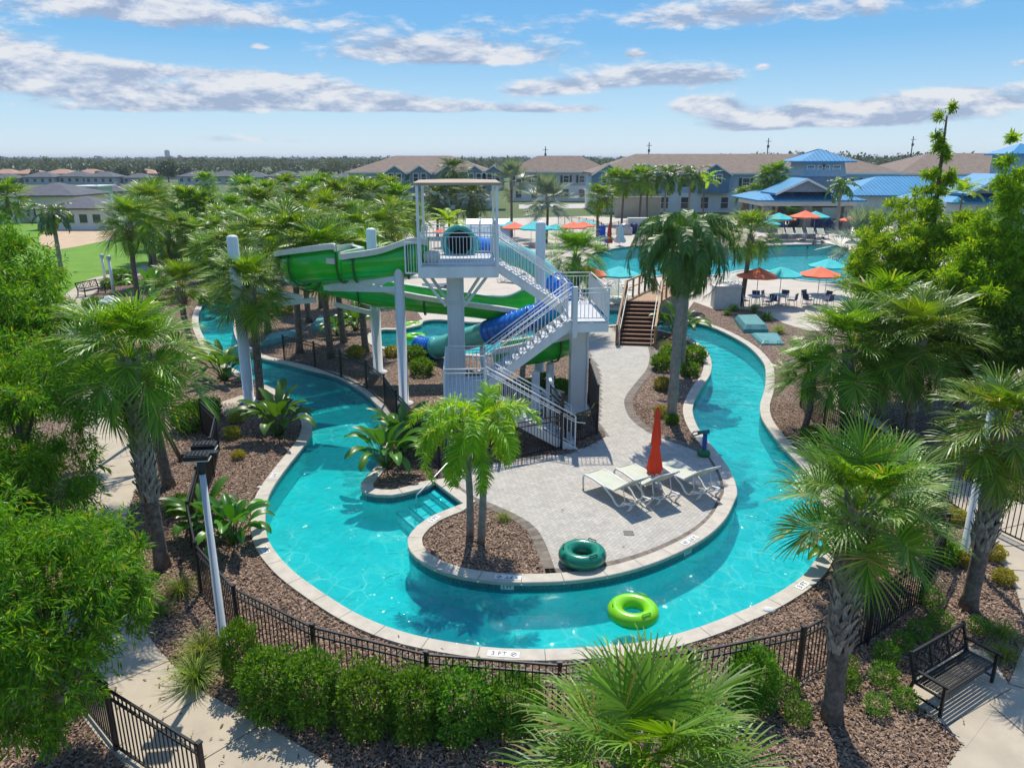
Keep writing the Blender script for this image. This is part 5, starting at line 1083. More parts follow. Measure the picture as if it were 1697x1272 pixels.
# loungers on the far deck
for (px, py, rz, s, lab, g_) in [(1296,393,1.5,1.2,'pale lounge chairs in a row before the pavilion','x'),(1310,393,1.5,1.2,'pale lounge chairs','x'),(1326,393,1.5,1.2,'','x'),(1345,393,1.5,1.2,'','x'),(1362,394,1.5,1.2,'','x')]:
    q = P(px, py); dup(CH, (q.x, q.y, .01), rz, 'pale sling lounge chair in the row between the pool and the pavilion', s, 'pale lounge chairs before the pavilion')
for (px, py, rz) in [(1010,505,2.0),(1022,500,2.0),(1034,496,2.1),(1030,478,2.2),(1016,474,2.2)]:
    q = P(px, py); dup(CH, (q.x, q.y, .01), rz, 'pale sling lounge chair on the deck between the upper landing and the timber bridge', 1.0, 'pale lounge chairs right of the upper stair landing')
for (px, py, rz, lab) in [(1192,470,.5,'pale sling lounge chair behind the queen palm crown, left one'),(1208,473,.5,'pale sling lounge chair behind the queen palm crown, right one'),(940,470,1.2,'pale sling lounge chair seen through the upper stair railing'),(845,468,2.6,'white lounge chair alone on the deck under the upper stairs')]:
    q = P(px, py); dup(CH, (q.x, q.y, .01), rz, lab, 1.0)
def stack(px, py, n, rz, lab, L=2.0):
    q = P(px, py); o = empty('lounger_stack', (q.x, q.y, .01), rz, lab, 'stacked loungers')
    for k in range(n):
        mb = MB(); z = .32 + k * .13; mb.grid([[(-L / 2, -.34, z), (-L / 2, .34, z)], [(-.1, -.34, z - .03), (-.1, .34, z - .03)], [(L / 2, -.34, z + .04), (L / 2, .34, z + .04)]]); mb.box((0, 0, z - .04), (L * .96, .6, .03))
        for s in (-1, 1): mb.tube([(-L / 2, s * .35, z), (0, s * .35, z - .03), (L / 2, s * .35, z + .04)], .02, 6, 1)
        mb.build('sling', [NAVY, FRAMEW], o)
    mb = MB()
    for x in (-.8, .8):
        for s in (-1, 1): mb.tube([(x, s * .33, 0), (x, s * .33, .34)], .02, 6)
    mb.build('legs', FRAMEW, o)
stack(708, 488, 3, .1, 'stack of navy loungers on the deck behind the tower column', 2.4); stack(725, 484, 3, .1, 'second stack of navy loungers behind the tower column, right one', 2.2)
stack(1312, 398.5, 4, 0, 'stack of navy loungers at the pool edge before the pavilion', 2.4); stack(1334, 398.5, 4, 0, 'right hand stack of navy loungers at the pool edge next to the bathers', 2.4); stack(1288, 399, 4, 0, 'leftmost stack of navy loungers at the far pool edge', 2.4)
# lifeguard chair, bins, grill, kiddie slide
BLUEP = mat('blue_plastic', (.015, .07, .42), .5)
q = P(998, 418); o = empty('lifeguard_chair', (q.x, q.y, .01), .2, 'tall blue lifeguard chair at the far side of the pool', 'lifeguard chair', s=1.15)
for sx in (-1, 1):
    for sy in (-1, 1): mb = MB(); mb.bar((sx * .42, sy * .42, 0), (sx * .32, sy * .32, 1.35), .08); mb.build('leg', BLUEP, o)
mb = MB(); mb.box((0, 0, 1.38), (.75, .75, .06)); mb.build('seat', BLUEP, o)
mb = MB(); mb.box((0, .34, 1.85), (.72, .06, .95)); mb.build('backrest', BLUEP, o)
mb = MB(); [mb.box((s * .36, 0, 1.68), (.08, .7, .05)) for s in (-1, 1)]; [mb.box((s * .36, -.3, 1.52), (.06, .06, .3)) for s in (-1, 1)]; mb.build('armrest', BLUEP, o)
mb = MB()
for z in (.3, .65, 1.0): mb.box((0, -.40 + z * .07, z), (.82, .05, .06))
mb.build('ladder_rungs', BLUEP, o)
q = P(1057, 387); o = empty('recycling_station', (q.x, q.y, .01), 0, 'white bin housing with two blue bins on the pool deck', 'bin')
mb = MB(); mb.box((0, .25, .95), (2.6, .5, 1.9)); mb.box((0, .1, 1.95), (2.8, .9, .1)); mb.build('housing', mat('white_paint', (.7, .7, .68), .6), o)
for s in (-.65, .65): mb = MB(); mb.lathe([(0, 0), (.42, 0), (.48, 1.15), (.5, 1.2), (.3, 1.3), (0, 1.3)], 14, (s, -.5, 0)); mb.build('bin', mat('navy_plastic', (.01, .03, .15), .5), o)
q = P(1034, 389); o = empty('barbecue_grill', (q.x, q.y, .01), 0, 'steel barbecue grill in front of the black deck fence', 'grill'); mb = MB(); mb.box((0, 0, .45), (2.0, .8, .9)); mb.build('cabinet', mat('steel', (.35, .35, .36), .35, .6), o); mb = MB(); mb.tube([(-.7, 0, 1.0), (.7, 0, 1.0)], .4, 16); mb.build('lid', mat('steel', (.35, .35, .36), .35, .6), o)
q = P(808, 405); o = empty('kiddie_slide', (q.x, q.y, .01), 0, 'white childrens slide with blue lanes behind the tower platform', 'water slide'); mb = MB()
for k in range(3):
    x = -1.7 + k * 1.7; rows = []
    for (y, z) in ((1.2, 2.7), (.3, 2.2), (-.8, 1.1), (-1.8, .35), (-2.6, .2)): rows.append([(x - .8, y, z + .25), (x - .75, y, z + .02), (x, y, z), (x + .75, y, z + .02), (x + .8, y, z + .25)])
    mb.grid(rows, smooth=False)
c = mb.build('chute', mat('pale_slide', (.58, .66, .70), .3), o); s_ = c.modifiers.new('t', 'SOLIDIFY'); s_.thickness = .05
mb = MB(); mb.box((0, 1.9, 1.3), (5.2, 1.3, 2.6)); mb.build('platform', mat('white_paint', (.7, .7, .68), .6), o)
q = PY(1055, 380, 128); o = MB().box((0, 0, 1.6), (7.5, .4, 3.2)).box((0, 0, 3.25), (7.8, .6, .15)).build('garden_wall', SIDTAN); o.location = (q.x, 128, 0); tag(o, 'beige stucco wall behind the fan palms at the back of the deck', 'wall')
# ------------------------------------------------------------------ swim rings
RINGG = mat('dark_green_vinyl', (.005, .20, .12), .22, vary=.06, coat=.3); RINGL = mat('lime_vinyl', (.22, .62, .005), .25, vary=.06, coat=.3)
def ring(name, px, py, z, D, m, label, group=None, tilt=0):
    q = P(px, py, z + .1); R_ = D * .345; r = D * .155; o = empty(name, (q.x, q.y, z), 0, label, 'swim ring', group); o.rotation_euler = (tilt, 0, .6)
    mb = MB(); n = 48; pts = [(R_ * cos(2 * pi * k / n), R_ * sin(2 * pi * k / n), r * .9) for k in range(n)]; mb.tube(pts, [r * (1 + .012 * (k % 2)) for k in range(n)], 20, closed=True); mb.build('tube', m, o)
    for a in (.35, 2.45, 4.6):
        mb = MB(); rr = R_ + r * .35 * (1 if a < 4 else 1.0); c = Vector((rr * cos(a), rr * sin(a), r * 1.83)); t = Vector((-sin(a), cos(a), 0)) * .11; mb.tube([c - t - Vector((0, 0, .02)), c - t * .9 + Vector((0, 0, .035)), c + t * .9 + Vector((0, 0, .035)), c + t - Vector((0, 0, .02))], .014, 6); mb.build('handle', BLACK if m is RINGG else m, o)
    if m is RINGG:
        for a in (1.2, 3.1, 5.2): 
            mb = MB(); rows = []
            for i in range(5):
                th = a + (i - 2) * .055; rows.append([((R_ + (r + .004) * cos(ph)) * cos(th), (R_ + (r + .004) * cos(ph)) * sin(th), r * .9 + (r + .004) * sin(ph)) for ph in (.25, .5, .75, 1.0)])
            mb.grid(rows); mb.build('printed_patch', mat('dark_print', (.006, .07, .07), .4), o)
    return o
ring('swim_ring', 965, 922, .06, 1.16, RINGG, 'dark green swim ring lying on the pavers at the island edge', tilt=0)
ring('swim_ring', 1049, 1016, -.26, 1.12, RINGL, 'lime green swim ring floating in the river in the foreground')
ring('swim_ring', 684, 541, -.26, 1.15, RINGL, 'lime green swim ring floating in the splash pool, farther one'); ring('swim_ring', 688, 561, -.26, 1.2, RINGL, 'lime green swim ring floating in the splash pool beside the blue tube end')
# ------------------------------------------------------------------ lamp posts
LAMPW = mat('lamp_post_paint', (.50, .53, .55), .4, vary=.05)
b = P(372, 1074); tpz = PY(349, 752, b.y).z
o = empty('lamp_post', (b.x, b.y, 0), .15, 'pale lamp post with two black box lamps among the bushes at left', 'street lamp'); mb = MB(); mb.lathe([(0, 0), (.11, 0), (.11, .03), (.085, .04), (.058, tpz - .35), (0, tpz - .35)], 16); mb.build('pole', LAMPW, o)
mb = MB(); mb.lathe([(.075, tpz - .38), (.075, tpz - .02), (0, tpz - .02)], 12); mb.box((0, 0, tpz), (.62, .14, .07)); mb.build('bracket', BLACK, o)
for s in (-1, 1):
    mb = MB(); mb.box((.02, s * .27, tpz + .06), (.42, .24, .08)); mb.box((.02, s * .27, tpz + .108), (.36, .19, .02)); [mb.box((.02 - .16 + k * .065, s * .27, tpz + .13), (.012, .17, .04)) for k in range(6)]; mb.build('lamp_head', BLACK, o, bevel=.008)
    mb = MB(); mb.box((.02, s * .27, tpz + .005), (.44, .24, .015)); mb.build('lens', mat('lamp_lens', (.6, .6, .56), .3), o)
b = P(1595, 926); tpz = PY(1632, 640, b.y).z
o = empty('lamp_post', (b.x, b.y, 0), 0, 'white lamp post rising through the fan palm on the right edge', 'street lamp'); mb = MB(); mb.lathe([(0, 0), (.12, 0), (.12, .03), (.09, .04), (.06, tpz), (0, tpz)], 16); mb.build('pole', LAMPW, o); mb = MB(); mb.box((.1, 0, tpz + .05), (.7, .32, .1)); mb.box((.1, 0, tpz + .12), (.5, .25, .05)); mb.build('lamp_head', mat('pale_grey_metal', (.45, .47, .48), .4), o, bevel=.02)
b = PY(182, 498, 24); o = empty('disc_lamp', (b.x, 24, 0), 0, 'white lamp with a round flat disc shade above the left palm crown', 'street lamp'); z = b.z
mb = MB(); mb.lathe([(0, 0), (.09, 0), (.05, z - .3), (.0, z - .3)], 12); mb.build('pole', LAMPW, o); mb = MB(); mb.lathe([(.07, -.42), (.07, -.1), (.12, -.06), (.34, -.06), (.35, -.03), (.30, .03), (.16, .07), (.14, .14), (0, .16)], 28, (0, 0, z)); mb.build('disc_shade', mat('white_enamel', (.74, .75, .75), .35), o)
for (px, py, pt, lab) in [(174,461,421,'slim white post light on the lawn path, left one of two'),(189,488,423,'slim white post light behind the disc lamp, right one of two')]:
    b = P(px, py); z = PY(px, pt, b.y).z; o = empty('post_light', (b.x, b.y, 0), 0, lab, 'street lamp'); mb = MB(); mb.lathe([(0, 0), (.12, 0), (.10, z - .3), (0, z - .3)], 12); mb.build('pole', mat('white_enamel', (.74, .75, .75), .35), o); mb = MB(); mb.lathe([(.10, z - .3), (.16, z - .26), (.16, z - .05), (.1, z), (0, z)], 12); mb.build('lamp_head', LAMPW, o)
# ------------------------------------------------------------------ benches
def bench(label, w=1.85):
    o = empty('park_bench', (0, 0, 0), 0, label, 'bench'); h = w / 2
    mb = MB()
    for k in range(9): mb.box((0, -.26 + k * .062, .44 - .004 * k), (w - .1, .042, .02))
    mb.box((0, -.28, .41), (w - .1, .035, .05)); mb.box((0, .25, .38), (w - .1, .035, .05)); mb.build('seat', BLACK, o)
    mb = MB(); y0, y1, z0, z1 = .28, .40, .50, .95
    def bk(x, t): return (x, y0 + (y1 - y0) * t, z0 + (z1 - z0) * t)
    mb.bar(bk(-h, 1), bk(h, 1), .045, .06); mb.bar(bk(-h, 0), bk(h, 0), .04, .045)
    for i in range(3):
        xa, xb = -h + i * w / 3 + .03, -h + (i + 1) * w / 3 - .03; xm = (xa + xb) / 2
        for (p, q) in ((bk(xa, 0), bk(xb, 1)), (bk(xa, 1), bk(xb, 0)), (bk(xa, .5), bk(xm, 1)), (bk(xm, 1), bk(xb, .5)), (bk(xb, .5), bk(xm, 0)), (bk(xm, 0), bk(xa, .5))): mb.bar(p, q, .022, .022)
        if i: mb.bar(bk(-h + i * w / 3, 0), bk(-h + i * w / 3, 1), .035, .035)
    mb.build('backrest', BLACK, o)
    for s in (-1, 1):
        mb = MB(); mb.bar((s * h, -.30, 0), (s * h, -.30, .66), .055); mb.build('leg', BLACK, o); mb = MB(); mb.bar((s * h, .36, 0), (s * h, .26, .44), .055); mb.bar((s * h, .26, .44), (s * h, .42, .99), .055); mb.build('leg', BLACK, o)
        mb = MB(); mb.box((s * h, -.02, .665), (.07, .70, .035)); mb.bar((s * h, -.3, .40), (s * h, .27, .40), .04); mb.bar((s * h, -.3, .14), (s * h, .33, .14), .035); mb.build('armrest', BLACK, o)
    return o
bn = bench('black metal bench with lattice back on the concrete pad at lower right'); f0, f1 = P(1559, 1190), P(1645, 1132); d = f1 - f0; c = (f0 + f1) / 2; n_ = Vector((-d.y, d.x, 0)).normalized()
bn.rotation_euler = (0, 0, atan2(d.y, d.x)); cc_ = c + n_ * .30; bn.location = (cc_.x, cc_.y, .018); bn.scale = (d.length / 1.85,) * 3
b2 = dup(bn, (P(153, 489).x, P(153, 489).y, .014), R(75), 'small looking black bench beside the curving lawn path at left', 1.0)
# ------------------------------------------------------------------ spray post, hand rails, covers, rocks, hydrant box
q = P(1166, 755); o = empty('spray_post', (q.x, q.y, .02), 0, 'blue spray post with a green base and a curved green nozzle at the island edge', 'water feature')
GRN = mat('green_paint', (.01, .16, .05), .35)
mb = MB(); mb.lathe([(0, 0), (.20, 0), (.21, .03), (.20, .14), (.15, .19), (.09, .22), (0, .22)], 20); mb.build('base', GRN, o); mb = MB(); mb.lathe([(.075, .2), (.07, .75), (0, .75)], 16); mb.build('post', mat('blue_paint', (.01, .06, .30), .3), o)
mb = MB(); mb.tube([(.12, 0, .82), (-.10, 0, .80), (-.25, 0, .78)], [.07, .06, .05], 12); mb.tube([(0, 0, .72), (0, 0, .82)], .06, 12); mb.tube([(-.08, 0, .80), (-.22, -.06, .86), (-.40, -.08, .84), (-.46, -.08, .76), (-.36, -.05, .70), (-.12, 0, .76)], .022, 8); mb.build('nozzle', mat('teal_paint', (.02, .14, .13), .35), o)
a = P(795, 755); b = P(690, 842, -.15); o = empty('handrail', (P(737, 800).x, P(737, 800).y, 0), 0, 'steel handrail running down the river entry steps', 'handrail'); oo = o.location; mb = MB()
A, Bq = P(783, 775), P(690, 848, -.4); A.z = .02
pts = [A, A + Vector((-.02, 0, .7)), A + Vector((-.12, -.08, .92)), A.lerp(Bq, .3) + Vector((0, 0, .85)), Bq + Vector((.15, .1, .62)), Bq + Vector((.02, .02, .5)), Bq]
mb.tube([p - oo for p in cat3([tuple(p) for p in pts], 5) and [Vector(x) for x in cat3([tuple(p) for p in pts], 5)]], .022, 8); m1 = A.lerp(Bq, .22); mb.tube([Vector((m1.x, m1.y, .02)) - oo, m1 + Vector((0, 0, .9 + m1.z * -.0)) - oo], .02, 8); mb.build('rail', mat('stainless', (.55, .56, .57), .25, .7), o)
def cover(corners, h, label):
    pts = [P(*c_) for c_ in corners]; c = sum(pts, Vector()) / len(pts); o = empty('vault_cover', (c.x, c.y, 0), 0, label, 'cover'); mb = MB(); A = [p - c for p in pts]
    n = len(A); vs = [a_ + Vector((0, 0, .01)) for a_ in A] + [a_ * .97 + Vector((0, 0, h * .45)) for a_ in A] + [a_ * .80 + Vector((0, 0, h)) for a_ in A]; mb.add(vs, [(i, (i + 1) % n, n + (i + 1) % n, n + i) for i in range(n)] + [(n + i, n + (i + 1) % n, 2 * n + (i + 1) % n, 2 * n + i) for i in range(n)] + [tuple(range(2 * n, 3 * n))]); mb.build('lid', TEALBOX, o, bevel=.02)
    mb = MB()
    for s in (.2, .8): p = A[0].lerp(A[1], s) * .9; mb.tube([p + Vector((-.08, 0, h * .7)), p + Vector((-.08, 0, h * .7 + .08)), p + Vector((.08, 0, h * .7 + .08)), p + Vector((.08, 0, h * .7))], .012, 6)
    mb.build('handle', BLACK, o)
cover([(1232,552),(1274,552),(1254,531),(1216,532)], .45, 'upper teal fibreglass cover on the mulch at the right river bend'); cover([(1262,572),(1300,572),(1290,555),(1243,555)], .18, 'lower flat teal fibreglass cover at the right river bend')
cover([(430,578),(478,566),(500,552),(445,560)], .3, 'teal fibreglass cover on the mulch by the narrow river arm'); cover([(512,546),(540,548),(566,538),(530,528)], .3, 'rear teal fibreglass cover among the grove trunks')
ROCK = mat('white_rock', (.62, .60, .55), .8, vary=.1)
def rock(px, py, s, label):
    q = P(px, py); g = random.Random(px); mb = MB(); rows = []
    for i in range(6): ph = pi * i / 5; rows.append([(s * sin(ph) * cos(2 * pi * (k % 12) / 12) * (1 + .12 * sin(k % 12 * 1.7 + i)), s * .8 * sin(ph) * sin(2 * pi * (k % 12) / 12), s * .35 * (cos(ph) + .5)) for k in range(13)])
    mb.grid(rows); o = mb.build('landscape_rock', ROCK); o.location = (q.x, q.y, .02); tag(o, label, 'rock')
rock(1273, 1013, .15, 'white rock on the mulch beside the coping at lower right'); rock(431, 809, .10, 'small white rock on the mulch at the left river bend')
rock(915, 655, .5, 'pale tan boulder in the shade under the tower stairs'); rock(950, 640, .45, 'pale tan boulder beside the tower column')
q = P(958, 712); o = empty('hose_bib', (q.x, q.y, .0), 0, 'dark green valve post with a yellow hose inside the tower fence', 'hose'); mb = MB(); mb.lathe([(0, 0), (.12, 0), (.12, .5), (.08, .56), (0, .56)], 12); mb.build('valve_post', mat('dark_green_plastic', (.01, .06, .03), .5), o)
mb = MB(); mb.tube([(-.25, .1, .62), (-.05, .0, .55), (.25, -.1, .62), (.45, -.1, .85), (.55, -.1, 1.05)], .02, 8); mb.build('hose', mat('yellow_hose', (.5, .36, .05), .5), o)
q = P(1060, 881); dr = MB().box((0, 0, .004), (.26, .26, .008)).build('floor_drain', mat('drain_grey', (.14, .13, .12), .7)); dr.location = (q.x - .3, q.y - .1, .018); tag(dr, 'square grey drain cover set in the pavers in front of the loungers', 'drain cover')
# ------------------------------------------------------------------ people at the pool
def person(loc, pose, label, suit, rz=0.0):
    o = None
    if pose == 'sit': J = dict(pel=(0, 0, .10), chest=(0, .02, .42), neck=(0, .01, .56), head=(0, -.02, .70), kl=(-.10, -.42, .08), kr=(.12, -.40, .10), fl=(-.11, -.46, -.36), fr=(.13, -.45, -.35), sl=(-.17, .02, .48), sr=(.17, .02, .48), el=(-.24, .03, .24), er=(.25, .0, .25), hl=(-.22, -.10, .03), hr=(.20, -.18, .12))
    else: J = dict(pel=(0, 0, -.55), chest=(0, .0, -.2), neck=(0, 0, -.02), head=(0, -.01, .13), kl=(-.09, .0, -.95), kr=(.09, -.05, -.95), fl=(-.1, .05, -1.1), fr=(.1, .0, -1.1), sl=(-.17, 0, -.08), sr=(.17, 0, -.08), el=(-.35, -.08, -.16), er=(.38, -.05, -.14), hl=(-.42, -.26, -.10), hr=(.5, -.2, -.09))
    E = [('pel', 'chest'), ('chest', 'neck'), ('neck', 'head'), ('pel', 'kl'), ('kl', 'fl'), ('pel', 'kr'), ('kr', 'fr'), ('chest', 'sl'), ('sl', 'el'), ('el', 'hl'), ('chest', 'sr'), ('sr', 'er'), ('er', 'hr')]
    rad = dict(pel=.14, chest=.145, neck=.055, head=.10, kl=.07, kr=.07, fl=.045, fr=.045, sl=.06, sr=.06, el=.042, er=.042, hl=.035, hr=.035); K = list(J)
    me = bpy.data.meshes.new('body'); me.from_pydata([J[k] for k in K], [(K.index(a), K.index(b)) for a, b in E], []); me.materials.append(SKIN)
    root = empty('person', loc, rz, label, 'person'); b = link('body', me, root); sk = b.modifiers.new('skin', 'SKIN')
    for k, v in zip(K, me.skin_vertices[0].data): v.radius = (rad[k], rad[k] * .85); v.use_root = k == 'pel'
    ss = b.modifiers.new('sub', 'SUBSURF'); ss.levels = ss.render_levels = 1
    h = Vector(J['head']); mb = MB(); mb.lathe([(0, .15), (.07, .135), (.115, .07), (.12, 0), (.10, -.07), (.09, -.09)], 12, (h.x, h.y + .025, h.z)); mb.build('hair', mat('dark_hair', (.03, .02, .015), .6), root)
    p = Vector(J['pel']); mb = MB(); mb.lathe([(.13, -.12), (.165, -.06), (.165, .06), (.15, .14)], 14, p); mb.build('swimwear', mat(suit[0], suit[1], .7), root)
q = P(1350, 405.5, .06); person((q.x, q.y + .15, .06), 'sit', 'person in dark swimwear sitting on the far pool edge, left one', ('dark_swimwear', (.03, .03, .04)))
q = P(1364, 405, .06); person((q.x, q.y + .15, .06), 'sit', 'person in grey swimwear sitting on the far pool edge, right one', ('grey_swimwear', (.12, .12, .13)), .1)
q = P(1338, 411, -.1); person((q.x, q.y, -.1), 'swim', 'person standing in the pool up to the shoulders near the far edge', ('red_swimwear', (.4, .03, .03)), 2.6)
HAZE = .00018
# ------------------------------------------------------------------ buildings
TRIMW = mat('white_trim', (.72, .71, .68), .6, vary=.03)
SHUT = mat('dark_shutter', (.02, .035, .045), .6)
def window(par, x, y, z, w, h, rz=0, shutters=True):
    mb = MB(); t = .12
    for (cx, cz, sx, sz) in ((0, h / 2 + t / 2, w + 2 * t, t), (0, -h / 2 - t / 2, w + 2 * t, t), (-w / 2 - t / 2, 0, t, h), (w / 2 + t / 2, 0, t, h), (0, 0, w, .06)): mb.box((x + cx, y - .06, z + cz), (sx, .12, sz))
    if shutters:
        for s in (-1, 1): mb.box((x + s * (w / 2 + .42), y - .04, z), (.5, .08, h + .1), 0, 1)
    f = mb.build('window', [TRIMW, SHUT], par); mb = MB(); mb.box((x, y - .02, z), (w, .04, h)); mb.build('pane', GLASS, f)
def hip(mb, x0, x1, y0, y1, ze, zr, ov=.6, mi=0, gl=0):
    x0 -= ov; x1 += ov; y0 -= ov; y1 += ov; d = (y1 - y0) / 2; ym = (y0 + y1) / 2; h0 = d if gl == 0 else 0
    mb.add([(x0, y0, ze), (x1, y0, ze), (x1, y1, ze), (x0, y1, ze), (x0 + h0, ym, zr), (x1 - h0, ym, zr), (x0, y0, ze - .2), (x1, y0, ze - .2), (x1, y1, ze - .2), (x0, y1, ze - .2)],
           [(0, 1, 5, 4), (1, 2, 5), (2, 3, 4, 5), (3, 0, 4), (6, 7, 1, 0), (7, 8, 2, 1), (8, 9, 3, 2), (9, 6, 0, 3), (9, 8, 7, 6)], mi)
def gable(par, x, y, w, z0, ze, za, wall_m, roof_m, depth=4.0, wins=2):
    mb = MB(); h = w / 2; mb.add([(x - h, y, z0), (x + h, y, z0), (x + h, y, ze), (x, y, za), (x - h, y, ze), (x - h, y + depth, z0), (x + h, y + depth, z0), (x + h, y + depth, ze), (x, y + depth, za), (x - h, y + depth, ze)], [(0, 1, 2, 3, 4), (5, 0, 4, 9), (1, 6, 7, 2), (9, 8, 7, 6, 5)]); mb.build('gable_wall', wall_m, par)
    mb = MB()
    for s in (-1, 1): mb.add([(x, y - .35, za + .12), (x + s * (h + .45), y - .35, ze - .22), (x + s * (h + .45), y + depth + 2, ze - .22), (x, y + depth + 2, za + .12), (x, y - .35, za - .06), (x + s * (h + .45), y - .35, ze - .42), (x + s * (h + .45), y + depth + 2, ze - .42), (x, y + depth + 2, za - .06)], [(0, 1, 2, 3), (4, 7, 6, 5), (1, 5, 6, 2)], 0); mb.add([(x, y - .36, za + .12), (x + s * (h + .45), y - .36, ze - .22), (x + s * (h + .45), y - .36, ze - .47), (x, y - .36, za - .13)], [(0, 1, 2, 3)], 1)
    mb.build('gable_roof', [roof_m, TRIMW], par)
    for k in range(wins): window(par, x + (k - (wins - 1) / 2) * 1.5, y, ze - .9, .85, 1.4, 0, False)
def townhouse(name, xa, xb, Y, dep, ze, zr, wall_m, low_m, gx, label, gm=SIDDARK, gw=5.2, roof=SHINGLE):
    o = empty(name, ((xa + xb) / 2, Y, 0), 0, label, 'townhouse'); w = (xb - xa) / 2
    mb = MB(); mb.box((0, dep / 2, 3.3 + (ze - 3.3) / 2), (2 * w, dep, ze - 3.3)); mb.build('upper_wall', wall_m, o)
    mb = MB(); mb.box((0, dep / 2, 1.64), (2 * w + .04, dep + .04, 3.28)); mb.box((0, dep / 2, 3.3), (2 * w + .12, dep + .12, .25)); mb.build('ground_floor', low_m, o)
    mb = MB(); hip(mb, -w, w, 0, dep, ze, zr); mb.build('roof', roof, o)
    mb = MB(); mb.box((0, -.63, ze - .12), (2 * w + 1.2, .06, .3)); mb.build('eave_trim', TRIMW, o)
    for g_ in gx: gable(o, g_ - (xa + xb) / 2, -1.2, gw, 3.4, ze - .1, ze + gw * .29, gm, roof)
    x = -w + 2.0
    while x < w - 1.5:
        if all(abs(x - (g_ - (xa + xb) / 2)) > gw / 2 + .8 for g_ in gx): window(o, x, 0, ze - 1.7, 1.2, 1.5)
        window(o, x, -.04, 1.7, 1.3, 1.9, 0, False)
        x += 3.6
    return o
def X(px, Y): return PY(px, 300, Y).x
townhouse('townhouse', X(578, 150), X(812, 150), 150, 16, 6.9, 9.9, SIDBLUE, SIDWHITE, [X(p, 149) for p in (655, 696, 742, 787, 818)], 'pale blue townhouse block with brown hip roof left behind the tower canopy', gm=mat('slate_siding', (.17, .24, .29), .7), gw=4.0)
townhouse('townhouse', X(845, 178), X(1012, 178), 178, 13, 6.6, 10.0, mat('grey_siding', (.38, .39, .38), .7), SIDWHITE, [], 'grey townhouse block behind the silver palms, partly hidden by the long blue one')
townhouse('townhouse', X(985, 140), X(1490, 140), 140, 17, 6.9, 10.2, SIDBLUE, SIDWHITE, [X(p, 139) for p in (1008, 1073, 1184, 1291)], 'long pale blue townhouse block with dark blue gables behind the main pool')
townhouse('townhouse', X(1385, 165), X(1470, 165), 165, 15, 6.2, 9.0, mat('grey_siding', (.38, .39, .38), .7), SIDWHITE, [X(1420, 164)], 'grey townhouse block peeking out right of the blue cupola', gm=mat('grey_siding', (.38, .39, .38), .7))
townhouse('townhouse', X(1490, 150), X(1790, 150), 150, 20, 6.6, 10.4, SIDWHITE, SIDWHITE, [], 'white townhouse block with brown roof behind the bright trees on the right')
# clubhouse pavilion
def metal_hip(mb, x0, x1, y0, y1, ze, zr, ov=.9): hip(mb, x0, x1, y0, y1, ze, zr, ov)
def seams(mb, x0, x1, y0, ze, y1, zr, step=.6, hipc=0):
    n = int((x1 - x0) / step)
    for k in range(1, n):
        x = x0 + k * (x1 - x0) / n; t = 1.0
        if hipc: t = min(1, (x - x0) / hipc, (x1 - x) / hipc)
        mb.bar((x, y0, ze + .03), (x, y0 + (y1 - y0) * t, ze + (zr - ze) * t + .03), .05, .06)
Yp = 104; pv = empty('pavilion', (X(1345, Yp), Yp, 0), 0, 'open pavilion with stone columns and a blue metal roof beside the pool', 'pavilion')
def lx(px): return X(px, Yp) - X(1345, Yp)
xa, xb = lx(1266), lx(1424)
mb = MB(); metal_hip(mb, xa, xb, -.2, 11, 4.05, 6.1); mb.build('roof', BLUEROOF, pv)
mb = MB(); seams(mb, xa - .9, xb + .9, -1.1, 4.05, 5.4, 6.1, .62, 6.5); mb.build('roof_seams', mat('roof_seam', (.05, .33, .55), .4), pv)
mb = MB(); mb.box(((xa + xb) / 2, .3, 3.62), (xb - xa, .7, .8)); mb.box(((xa + xb) / 2, 10.5, 3.62), (xb - xa, .6, .8)); mb.box((xa + .3, 5.4, 3.62), (.6, 9.5, .79)); mb.box((xb - .3, 5.4, 3.62), (.6, 9.5, .79)); mb.build('beam', TRIMW, pv)
for px in (1276, 1343, 1411):
    for y in (.3, 10.4):
        mb = MB(); mb.box((lx(px), y, 1.6), (1.15, 1.0, 3.2)); mb.box((lx(px), y, .35), (1.35, 1.2, .7)); mb.build('stone_column', STONE, pv)
for px in (1292, 1303, 1312): mb = MB(); mb.box((lx(px), 7.0, 1.6), (.8, .8, 3.2)); mb.build('stone_column', STONE, pv)
mb = MB(); gx = lx(1333); mb.add([(gx - 3.4, -.9, 5.1), (gx + 3.4, -.9, 5.1), (gx, -.9, 6.6)], [(0, 1, 2)]); mb.build('gable_wall', mat('grey_blue_siding', (.20, .25, .31), .7), pv)
mb = MB()
for s in (-1, 1): mb.add([(gx, -1.3, 6.85), (gx + s * 4.1, -1.3, 4.95), (gx + s * 4.1, 5, 4.95), (gx, 5, 6.85), (gx, -1.3, 6.6), (gx + s * 4.1, -1.3, 4.7), (gx + s * 4.1, 5, 4.7), (gx, 5, 6.6)], [(0, 1, 2, 3), (7, 6, 5, 4), (1, 5, 6, 2)], 0); mb.add([(gx, -1.32, 6.85), (gx + s * 4.1, -1.32, 4.95), (gx + s * 4.1, -1.32, 4.65), (gx, -1.32, 6.55)], [(0, 1, 2, 3)], 1)
mb.build('gable_roof', [BLUEROOF, TRIMW], pv)
for px in (1341, 1411):
    f = MB().box((lx(px), -.23, 2.15), (.55, .06, .62)).build('wall_light', BLACK, pv); mb = MB(); mb.box((lx(px), -.27, 2.28), (.38, .04, .16)); mb.box((lx(px), -.27, 2.02), (.38, .04, .16)); mb.build('light_pane', TRIMW, f)
mb = MB(); mb.box((lx(1375), 6, .55), (5.0, 1.0, 1.1)); mb.box((lx(1375), 5.9, 1.13), (5.3, 1.3, .08)); mb.build('bar_counter', mat('bar_stone', (.16, .13, .11), .6), pv)
